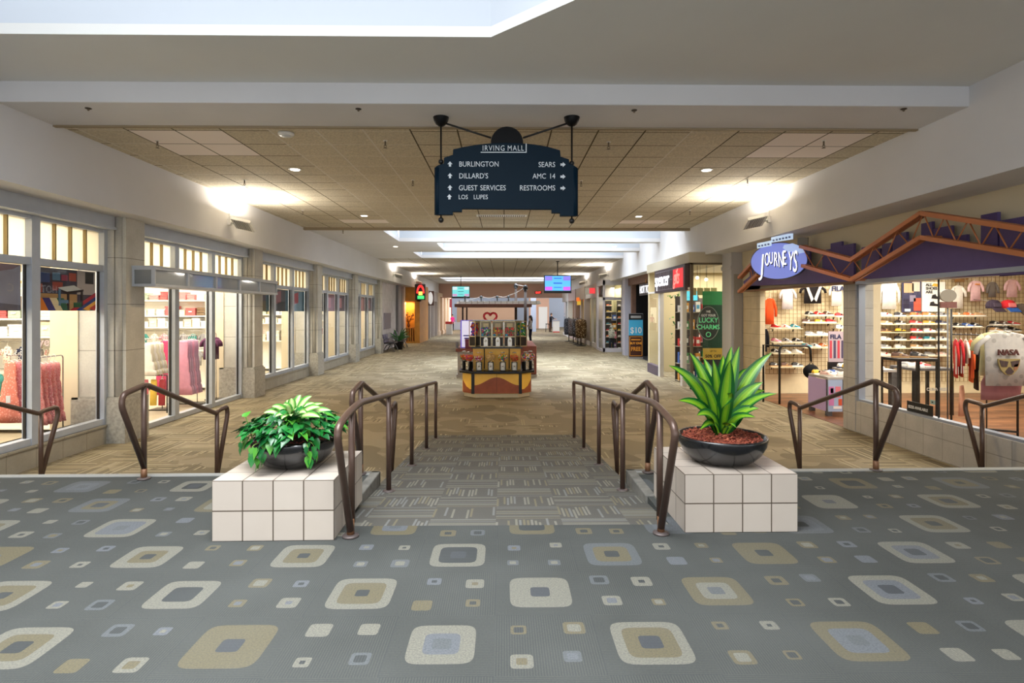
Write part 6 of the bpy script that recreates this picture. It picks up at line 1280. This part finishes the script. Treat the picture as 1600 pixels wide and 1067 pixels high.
for k, (y, x) in enumerate(((21.6, 6.0), (22.6, 6.1), (20.8, 6.1))):
    t = thing('mannequin', 'black clothed mannequin, %s from the camera in the dark shop' % ('second', 'third', 'first')[k], 'mannequin', (x, y, ZL+.005), 0, 'mannequins in the dark shop')
    m = MB(); m.ball((0, 0, 1.62), (.09, .1, .12)); m.tube([(0, 0, 1.5), (0, 0, 1.4), (0, 0, 1.1), (0, 0, .9)], [.06, .19, .15, .17], 12); m.build('torso', cloth('mann_black', (40, 38, 40), (206, 120, 50) if k == 0 else (150, 150, 150), dens=9), t)
    for sd in (-1, 1): m = MB(); m.tube([(sd*.09, 0, .92), (sd*.1, 0, .5), (sd*.1, 0, .05)], [.09, .07, .06], 10); m.build('leg', cloth('mann_leg', (70, 62, 54)), t); m = MB(); m.tube([(sd*.19, 0, 1.4), (sd*.25, 0, 1.1), (sd*.24, -.05, .85)], [.055, .045, .035], 8); m.build('arm', cloth('mann_arm', (50, 46, 46)), t)
t = thing('standing_sign', 'tall floor sign with blue price panel over an orange framed dark panel', 'sign', (at(994, 560, 24.6).x, 24.6, ZL+.002), 0)
w = .30; MB().box(-w-.01, w+.01, -.02, .06, 0, 1.94).build('frame', mat('frame_silver', (170, 170, 174), .4, metal=.4), t); MB().box(-w, w, -.03, -.02, 1.66, 1.92).build('top_panel', mat('panel_black', (24, 24, 28), .5), t); MB().box(-w, w, -.03, -.02, 1.0, 1.66).build('blue_panel', mat('panel_blue', (64, 160, 200), .5, emit=.1), t); MB().box(-w, w, -.03, -.02, .08, .99).build('lower_panel', mat('panel_darkbrown', (70, 34, 24), .5), t)
m = MB(); a = .026
for b in ((-w+.03, -w+.05, .12, .95), (w-.05, w-.03, .12, .95), (-w+.03, w-.03, .12, .14), (-w+.03, w-.03, .93, .95)): m.box(b[0], b[1], -.036, -.03, b[2], b[3])
m.build('orange_border', mat('sign_orange', (226, 150, 50), .5), t)
for txt, s_, z, mt_, sx in (('$10', .36, 1.10, white_m, .9), ('BUY ONE', .13, .62, mat('sign_orange', (0, 0, 0)), .9), ('FREE', .24, .34, mat('sign_orange', (0, 0, 0)), .85)): m = MB(); m.text(txt, s_, (0, -.038, z), RF, .006, 'CENTER', bold=.005, sx=sx); m.build('lettering', mt_, t)
m = MB(); m.box(-.22, .22, -.036, -.03, 1.74, 1.84); m.build('top_print', mat('print_grey', (170, 170, 170), .5), t); m = MB(); m.box(-.2, .2, -.036, -.03, .79, .84); m.build('small_print', mat('sign_orange', (0, 0, 0)), t)

# ---------------------------------------------------------------- glass shoe display shop and stores beyond
gw = mat('frame_lilac_white', (204, 202, 214), .5)
m = MB(); m.box(4.93, 5.03, 28.5, 28.6, ZL, 3.1); m.box(5.86, 6.3, 28.5, 28.7, ZL, 3.06); m.box(4.93, 6.0, 28.5, 28.6, 2.85, 3.1); m.box(4.93, 6.0, 28.5, 28.6, 2.10, 2.24); m.box(4.93, 6.0, 28.5, 28.6, ZL, ZL+.20); m.box(4.93, 5.03, 28.6, 30.5, 2.85, 3.1); m.box(4.93, 5.03, 28.6, 30.5, ZL, ZL+.12); m.box(4.93, 5.03, 30.4, 30.5, ZL, 3.1)
f = struct(m.build('window_9', gw), 'white framed glass corner of the shoe display shop'); m = MB(); m.quad((5.03, 28.55, ZL+.2), (5.86, 28.55, ZL+.2), (5.86, 28.55, 2.85), (5.03, 28.55, 2.85)); m.quad((4.98, 28.6, ZL+.12), (4.98, 30.4, ZL+.12), (4.98, 30.4, 2.85), (4.98, 28.6, 2.85)); m.build('pane', pane_m, f)
m = MB(); m.box(5.55, 6.1, 26.32, 26.9, ZL, 3.06); struct(m.build('wall_right_pier', mat('pier_lilac', (180, 178, 190), .7)))
m = MB(); m.box(5.05, 8.5, 33.2, 33.4, ZL, 3.0); m.box(6.35, 6.45, 28.7, 33.2, ZL, 3.0); m.box(6.0, 6.3, 26.9, 28.5, ZL, 3.06); struct(m.build('wall_glass_shop', mat('glass_shop_wall', (206, 200, 160), .8)))
for k, (x0, x1) in enumerate(((5.1, 5.42), (5.68, 6.0))):
    x0 *= 1.045; x1 *= 1.045
    t, W_ = goods_rack('shoe_display_rack', 'narrow dark rack of bright trainers, %s in the glass shop' % ('left' if k == 0 else 'right'), x0, x1, 29.9, ZL, 2.1, 8, PAL, 'shoe racks in the glass shop')
    for r in range(8):
        c = random.choice(('orange', 'red', 'white', 'yellow', 'grey', 'teal', 'orange')); shoe((x0+x1)/2, 30.0, ZL+2.58*r/8+.044, sm_[c], sm_['white'], sm_['black'], '%s trainer, %s row from bottom, %s rack of the glass shop' % (c, ORD[r], ('left', 'right')[k]), .1, 'trainers in the glass shop')
t = thing('mannequin', 'headless mannequin in white hood and dark trousers behind the glass corner', 'mannequin', (5.48, 29.2, ZL+.005), 0)
m = MB(); m.ball((0, 0, 1.20), (.10, .1, .12)); m.tube([(0, 0, 1.12), (0, 0, 1.02), (0, 0, .8), (0, 0, .66)], [.07, .17, .15, .15], 12); m.build('torso', cloth('hood_white', (206, 206, 196), (70, 80, 70), dens=12), t)
for sd in (-1, 1): m = MB(); m.tube([(sd*.07, 0, .7), (sd*.08, 0, .4), (sd*.08, 0, .04)], [.08, .06, .05], 10); m.build('leg', cloth('mann_leg2', (46, 52, 60)), t)
far_cols = [((206, 200, 196), (230, 190, 120)), ((190, 176, 166), (220, 200, 140)), ((170, 150, 150), (236, 214, 150)), ((206, 206, 210), (190, 220, 210))]
for k, y in enumerate((30.6, 35.2, 39.8, 44.4)):
    X = 5.0; fc, ic = far_cols[k]; y1 = y+4.6
    m = MB(); m.box(X, X+.9, y, y1, 2.3, 3.06); m.box(X-.05, X+.3, y, y+.35, ZL, 3.06); m.box(X+.05, X+.2, y+2.4, y+2.5, ZL, 2.3); m.box(X+.05, X+.2, y+.35, y1, ZL, ZL+.25)
    f = struct(m.build('window_%d' % (10+k), mat('far_front_%d' % k, fc, .7)), 'shopfront frame far down the right side'); m = MB(); m.quad((X+.12, y+.35, ZL+.25), (X+.12, y1, ZL+.25), (X+.12, y1, 2.3), (X+.12, y+.35, 2.3)); m.build('pane', pane_m, f)
    m = MB(); m.box(X+1.6, X+1.7, y, y1, ZL, 3.0); m.box(X+.3, X+1.6, y1-.1, y1, ZL, 3.0); struct(m.build('wall_far_shop_right_%d' % k, mat('far_int_%d' % k, ic, .8)))
    for q in range(3):
        yy = y+1.0+q*1.2; nm = ('%s floor shelf of goods in the %s far shop on the right' % (ORD[q], ORD[k])); t, W_ = goods_rack('display_shelf', nm, X+.45, X+1.25, yy, ZL, 1.5, 4, PAL, 'shelves in the far right shops')
        for r in range(4): goods(X+.46, X+1.24, yy+.12, ZL+1.98*r/4+.043, .36, PAL, '%s row up, %s shelf, %s far right shop' % (ORD[r], ORD[q], ORD[k]), 'goods in the far right shops', 3)
t = thing('projecting_sign', 'small red and white projecting sign past the glass shoe shop', 'sign', (at(922, 452, 31.5).x-.05, 31.5, 2.46), -.2); MB().box(-.22, .02, 0, .25, 0, .36).build('white_side', white_m, t); MB().box(.02, .32, 0, .25, .06, .36).build('red_face', mat('sign_red_far', (230, 60, 66), .4, emit=.6), t)
t = thing('projecting_sign', 'small orange and yellow sign farther along the right side', 'sign', (at(906, 462, 38).x, 38, 2.2), 0); MB().box(-.2, .3, 0, .2, 0, .25).build('orange_face', mat('sign_orange_far', (236, 120, 50), .4, emit=.5), t); MB().box(-.15, .2, 0, .2, -.25, 0).build('yellow_face', mat('sign_yellow_far', (226, 190, 70), .4, emit=.4), t)
for k, (px, D, c, nm) in enumerate(((908, 33.6, (96, 74, 52), 'brown'), (903, 35.0, (70, 66, 66), 'charcoal'), (896, 36.5, (120, 110, 110), 'grey'), (889, 38.5, (84, 92, 110), 'slate'))):
    p = at(px, 0, D); t = thing('clothes_rounder', 'round rack of %s clothes standing out in the mall on the right' % nm, 'clothes rack', (p.x, D, ZL+.001), 0, 'racks in the mall by the far right shops')
    m = MB(); m.lathe([(.28, .45), (.33, .7), (.34, 1.2), (.30, 1.5), (.1, 1.55)], seg=18); m.build('clothes', cloth('round_'+nm, c, (200, 180, 140) if k == 0 else (150, 160, 180), dens=12), t); MB().tube([(0, 0, .02), (0, 0, 1.62)], .03, 8).build('post', black_m, t); MB().lathe([(.3, 0), (.3, .03), (.03, .05)], seg=16).build('base', black_m, t)
# ---------------------------------------------------------------- left side beyond the stone columns
t = thing('notice_board', 'plain grey notice panel on the blank wall above the bench', 'panel', (-6.19, 30.7, .62), 0); MB().box(-.005, .03, -.85, .85, 0, .84).build('board', mat('notice_grey', (158, 152, 164), .6), t); MB().box(.03, .04, -.8, .8, .04, .80).build('sheet', mat('notice_sheet', (150, 144, 158), .6), t)
chrome_l = mat('bench_chrome', (150, 150, 160), .25, metal=.7); vinyl = mat('bench_black', (34, 32, 40), .4)
for k, y in enumerate((28.75, 31.6)):
    t = thing('bench', 'chrome and black waiting bench, %s the potted palm' % ('nearer than' if k == 0 else 'beyond'), 'bench', (-5.72, y, ZL+.001), 0, 'benches by the blank wall')
    for q in range(2):
        MB().box(-.24, .24, q*.6, q*.6+.54, .40, .46).build('seat', vinyl, t, bevel=.02); m = MB(); m.obox((-.27, q*.6+.27, .66), (.05, .54, .42), Euler((0, -.2, 0)).to_matrix()); m.build('backrest', mat('bench_back', (96, 92, 120), .4), t, bevel=.015)
    for q in (.05, 1.09): m = MB(); m.tube(fillet([(-.3, q, 0), (-.1, q, .36), (.1, q, .36), (.28, q, 0)], .08), .022, 8); m.build('leg', chrome_l, t); m = MB(); m.tube(fillet([(-.24, q, .42), (-.22, q, .64), (.22, q, .64), (.24, q, .42)], .06), .016, 8); m.build('armrest', chrome_l, t)
    MB().tube([(0, .05, .37), (0, 1.09, .37)], .025, 8).build('rail', chrome_l, t)
t = thing('potted_palm', 'dark potted plant with strap leaves between the benches', 'potted plant', (-5.55, 30.55, ZL+.001), 0)
MB().lathe([(.001, 0), (.2, 0), (.27, .42), (.28, .45), (.24, .45), (.001, .42)], seg=20).build('pot', black_m, t); m = MB()
for k in range(34):
    a = random.uniform(0, 6.28); L = random.uniform(.3, .62); q = Vector((L*math.cos(a), L*math.sin(a)*.8, .45+random.uniform(.35, .85)-L*.35)); leaf_strip(m, (0, 0, .42), q, (0, 0, .14), .035, 6, tip=.9)
m.build('foliage', [mat('palm_green', (60, 120, 50), .5), mat('palm_dark', (24, 70, 34), .5), mat('palm_mid', (40, 96, 42), .5)], t)
wood = mat('storefront_wood', (200, 138, 52), .5, var=.12, vscale=4)
m = MB(); m.box(-6.7, -6.5, 36.45, 40.5, ZL, 3.2); m.box(-5.62, -5.30, 36.45, 40.5, ZL, 3.2); m.box(-6.5, -5.62, 36.45, 40.5, 2.15, 3.2); m.box(-6.5, -5.62, 37.2, 40.5, ZL, 2.15); m.box(-6.5, -5.62, 36.45, 37.2, ZL, ZL+.1); m.box(-5.5, -5.30, 36.45, 37.0, 2.15, 3.25)
struct(m.build('wall_wood_front', wood), 'golden wood shopfront with a lit niche')
l = bpy.data.lights.new('niche_lamp', 'AREA'); l.energy = 26; l.size = .4; l.color = (1, .72, .3); q = bpy.data.objects.new('niche_lamp', l); COL.objects.link(q); q.location = (-6.06, 36.8, 2.12)
t = thing('slatted_crate', 'slatted wooden stand in the lit niche', 'stand', (-6.06, 36.8, ZL+.103), 0)
for k in range(5): MB().box(-.32+k*.145, -.25+k*.145, -.2, .2, 0, .85).build('slat', mat('crate_wood', (188, 134, 60), .6), t)
MB().box(-.34, .36, -.22, .22, .85, .89).build('top', mat('crate_wood', (0, 0, 0)), t)
t = thing('dried_arrangement', 'dark dried flower arrangement on the slatted stand in the niche', 'flowers', (-6.06, 36.8, ZL+.996), 0); MB().lathe([(.06, 0), (.10, .12), (.05, .28), (.06, .3)], seg=14).build('vase', mat('vase_dark', (90, 50, 30), .4), t); m = MB()
for k in range(26): a = random.uniform(0, 6.28); q = Vector((.3*math.cos(a), .15*math.sin(a), .5+random.uniform(0, .45))); m.tube([(0, 0, .28), q], .008, 5); m.ball(q, .045, 6, 4)
m.build('stems', mat('dried_brown', (96, 48, 26), .8), t)
t = thing('neon_sign', 'black sign with red neon arch, yellow centre and green bar on the wood shopfront', 'sign', (-5.27, 36.3, 2.25), 0)
MB().box(-.3, .32, 0, .3, 0, 1.0).build('case', mat('neon_case', (34, 34, 40), .4), t)
nr, ng, ny = (mat('neon_'+n, c, .4, emit=e) for n, c, e in (('red', (255, 50, 46), 1.6), ('green', (60, 220, 110), 1.2), ('yellow', (255, 210, 90), 1.2)))
for r_ in (.20, .25): m = MB(); m.tube([(.04+r_*.9*math.cos(a*.262), -.02, .42+.5*r_/.25*math.sin(a*.262)) for a in range(13)], .026, 7); m.build('neon_arch', nr, t)
m = MB(); m.box(-.08, .16, -.02, 0, .30, .52); m.build('yellow_panel', ny, t); m = MB(); m.box(-.14, .26, -.025, 0, .06, .26); m.build('green_bar', ng, t)
m = MB(); m.box(-6.6, -5.45, 40.5, 47.5, 2.3, 3.06)
for y in (40.5, 42.8, 45.1, 47.3): m.box(-5.75, -5.45, y, y+.25, ZL, 2.3)
f = struct(m.build('window_14', mat('left_far_frame', (170, 160, 156), .6)), 'grey framed shopfronts past the wood front'); m = MB(); m.quad((-5.6, 40.7, ZL+.1), (-5.6, 47.3, ZL+.1), (-5.6, 47.3, 2.3), (-5.6, 40.7, 2.3)); m.build('pane', pane_m, f)
m = MB(); m.box(-7.6, -7.5, 40.5, 47.5, ZL, 3.0); struct(m.build('wall_left_far_shop', mat('left_far_int', (214, 196, 176), .8)))
for q in range(4):
    yy = 41.2+q*1.6; t, W_ = goods_rack('display_shelf', '%s shelf of goods behind the far left shop glass' % ORD[q], -6.9, -5.9, yy, ZL, 1.6, 4, PAL, 'shelves in the far left shop')
    for r in range(4): goods(-6.88, -5.92, yy+.12, ZL+2.08*r/4+.043, .36, PAL, '%s row up, %s shelf, far left shop' % (ORD[r], ORD[q]), 'goods in the far left shop', 3)
t = thing('oval_blade_sign', 'white oval blade sign in a dark frame past the neon sign', 'sign', (at(673, 0, 42).x, 42, 2.0), 0); MB().box(-.22, .24, 0, .1, -.05, 1.0).build('frame', mat('blade_brown', (96, 66, 56), .5), t); m = MB(); m.prism([(.0+.17*math.cos(a*.2618), .48+.45*math.sin(a*.2618)) for a in range(24)], 'xz', -.02, 0); m.build('disc', mat('blade_white', (230, 228, 226), .5, emit=.4), t)
pc = mat('pilaster_cream', (226, 204, 180), .7); m = MB(); m.box(-9, -5.6, 47.6, 58, ZL, 2.9); m.box(-9, -5.3, 47.6, 58.2, 2.75, 3.05)
for y in (47.6, 50.4, 53.2, 56): m.box(-5.75, -5.35, y, y+.9, ZL, 2.75); m.box(-5.75, -5.28, y-.08, y+.98, ZL, ZL+.35)
struct(m.build('wall_cream_pilasters', pc), 'cream pilastered shopfront near the far end')
t = thing('red_cart', 'red topped white cart near the cream pilasters', 'cart', (at(702, 0, 50).x, 50, ZL+.001), 0); MB().box(-.25, .25, -.25, .25, 0, .9).build('body', white_m, t); MB().box(-.3, .3, -.3, .3, .9, 1.1).build('top', mat('cart_red', (200, 50, 50), .5), t)

# ---------------------------------------------------------------- people far down the mall
def person(px, D, H, rz, lab, top, legs, hair, skin, arms, lean=0, long_hair=False):
    t = thing('person', lab, 'person', (at(px, 0, D).x, D, ZL+.003), rz, None); s_ = H/1.75
    me = bpy.data.meshes.new('body'); V, E, Rr = [], [], []
    def add(p, r, par=None):
        V.append(tuple(Vector(p)*s_)); Rr.append(r*s_)
        if par is not None: E.append((par, len(V)-1))
        return len(V)-1
    L = lean
    pel = add((0, 0, .95), .15); wa = add((0, -L*.3, 1.12), .13, pel); ch = add((0, -L*.7, 1.34), .155, wa); nk = add((0, -L, 1.50), .06, ch); hd = add((0, -L-.02, 1.58), .085, nk); hd2 = add((0, -L-.03, 1.68), .085, hd)
    for sd, (el, ha) in zip((-1, 1), arms):
        sh = add((sd*.17, -L*.8, 1.42), .065, ch); e = add(el, .045, sh); w_ = add(ha, .032, e); h2 = Vector(ha)+(Vector(ha)-Vector(el)).normalized()*.10; add(h2, .035, w_)
        hp = add((sd*.09, 0, .90), .10, pel); k = add((sd*.09, -.03, .5), .07, hp); an = add((sd*.09, .02, .09), .045, k); add((sd*.10, -.13, .045), .04, an)
    me.from_pydata(V, E, []); o = bpy.data.objects.new('body', me); COL.objects.link(o)
    sk_ = o.modifiers.new('s', 'SKIN'); 
    for i, r in enumerate(Rr): me.skin_vertices[0].data[i].radius = (r, r*.8)
    me.skin_vertices[0].data[0].use_root = True
    sb = o.modifiers.new('ss', 'SUBSURF'); sb.levels = 2; sb.render_levels = 2
    bm_ = bpy.data.meshes.new_from_object(o.evaluated_get(bpy.context.evaluated_depsgraph_get())); bpy.data.objects.remove(o)
    for m_ in (skin, top, legs, mat('shoe_dark', (40, 36, 36), .6)): bm_.materials.append(m_)
    for p in bm_.polygons:
        c = p.center/s_; p.use_smooth = True; hnd = min((c-Vector(a[1])).length for a in arms)
        p.material_index = 0 if c.z > 1.49 or hnd < .06 or (c.z > .7 and min((c-(Vector(a[1])+(Vector(a[1])-Vector(a[0])).normalized()*.1)).length for a in arms) < .11) else 1 if c.z > .93 or abs(c.x) > .21 else 2 if c.z > .1 else 3
    b = bpy.data.objects.new('body', bm_); COL.objects.link(b); b.parent = t
    m = MB(); c = Vector((0, -L-.005, 1.66))*s_; m.ball(c+Vector((0, .025, .025)), (.098*s_, .105*s_, .115*s_), 14, 10)
    if long_hair: m.tube([c+Vector((0, .07, 0)), c+Vector((0, .09, -.18)), c+Vector((0, .1, -.34))], [.09, .085, .04], 10)
    m.build('hair', hair, t); m = MB(); m.ball(c+Vector((0, -.108, -.03))*s_, .014, 6, 4); m.build('nose', skin, t)
    return t
skin = mat('skin', (206, 160, 132), .5); hb = mat('hair_black', (24, 20, 20), .5)
person(829, 35.6, 1.72, -1.35, 'person with long black hair in a grey jacket and dark jeans beside the cart', cloth('jacket_grey', (178, 172, 172)), cloth('jeans_dark', (34, 36, 58)), hb, skin, [((-.22, -.08, 1.15), (-.14, -.26, 1.10)), ((.22, -.08, 1.15), (.14, -.26, 1.10))], .02, True)
person(860, 54.5, 1.78, .9, 'person in a black shirt leaning on the white counter at the far end', cloth('shirt_black', (40, 40, 46)), cloth('trousers_brown', (88, 66, 56)), mat('hair_brown', (70, 50, 40), .6), skin, [((-.2, -.32, 1.24), (-.16, -.56, 1.22)), ((.2, -.32, 1.24), (.16, -.56, 1.22))], .12)
person(707, 58.0, 1.65, .2, 'person in a bright pink top standing by the maroon shop wall', cloth('top_pink', (222, 50, 140)), cloth('trousers_black', (40, 34, 38)), hb, skin, [((-.24, .02, 1.15), (-.23, -.06, .9)), ((.24, .02, 1.15), (.23, -.06, .9))])
t = thing('service_counter', 'white counter with a red base under the leaning person', 'counter', (at(869, 0, 54.3).x, 54.4, ZL+.001), 0); MB().box(-.28, .3, -.3, .3, 0, .10).build('base', mat('cart_red', (0, 0, 0)), t); MB().box(-.3, .3, -.3, .3, .1, 1.05).build('body', white_m, t); MB().box(-.34, .34, -.34, .34, 1.05, 1.1).build('countertop', mat('counter_grey', (170, 160, 160), .5), t)
t = thing('bar_stool', 'black stool standing left of the leaning person', 'stool', (at(855.5, 0, 55.4).x, 55.4, ZL+.001), 0); MB().box(-.18, .18, -.18, .18, .74, .80).build('seat', black_m, t)
for sx in (-1, 1):
    for sy in (-1, 1): MB().tube([(sx*.17, sy*.17, 0), (sx*.13, sy*.13, .74)], .02, 6).build('leg', black_m, t)

t = thing('exit_sign', 'small red lit exit sign on the pinkish header wall', 'sign', (at(841, 0, 49.9).x, 49.99, zat(459, 50)), 0)
MB().box(-.3, .3, -.08, 0, 0, .22).build('case', mat('exit_case', (120, 30, 30), .5), t); m = MB(); m.text('EXIT', .22, (0, -.084, .03), RF, .004, 'CENTER', bold=.004); m.build('lettering', mat('exit_red', (255, 60, 50), .4, emit=2), t)
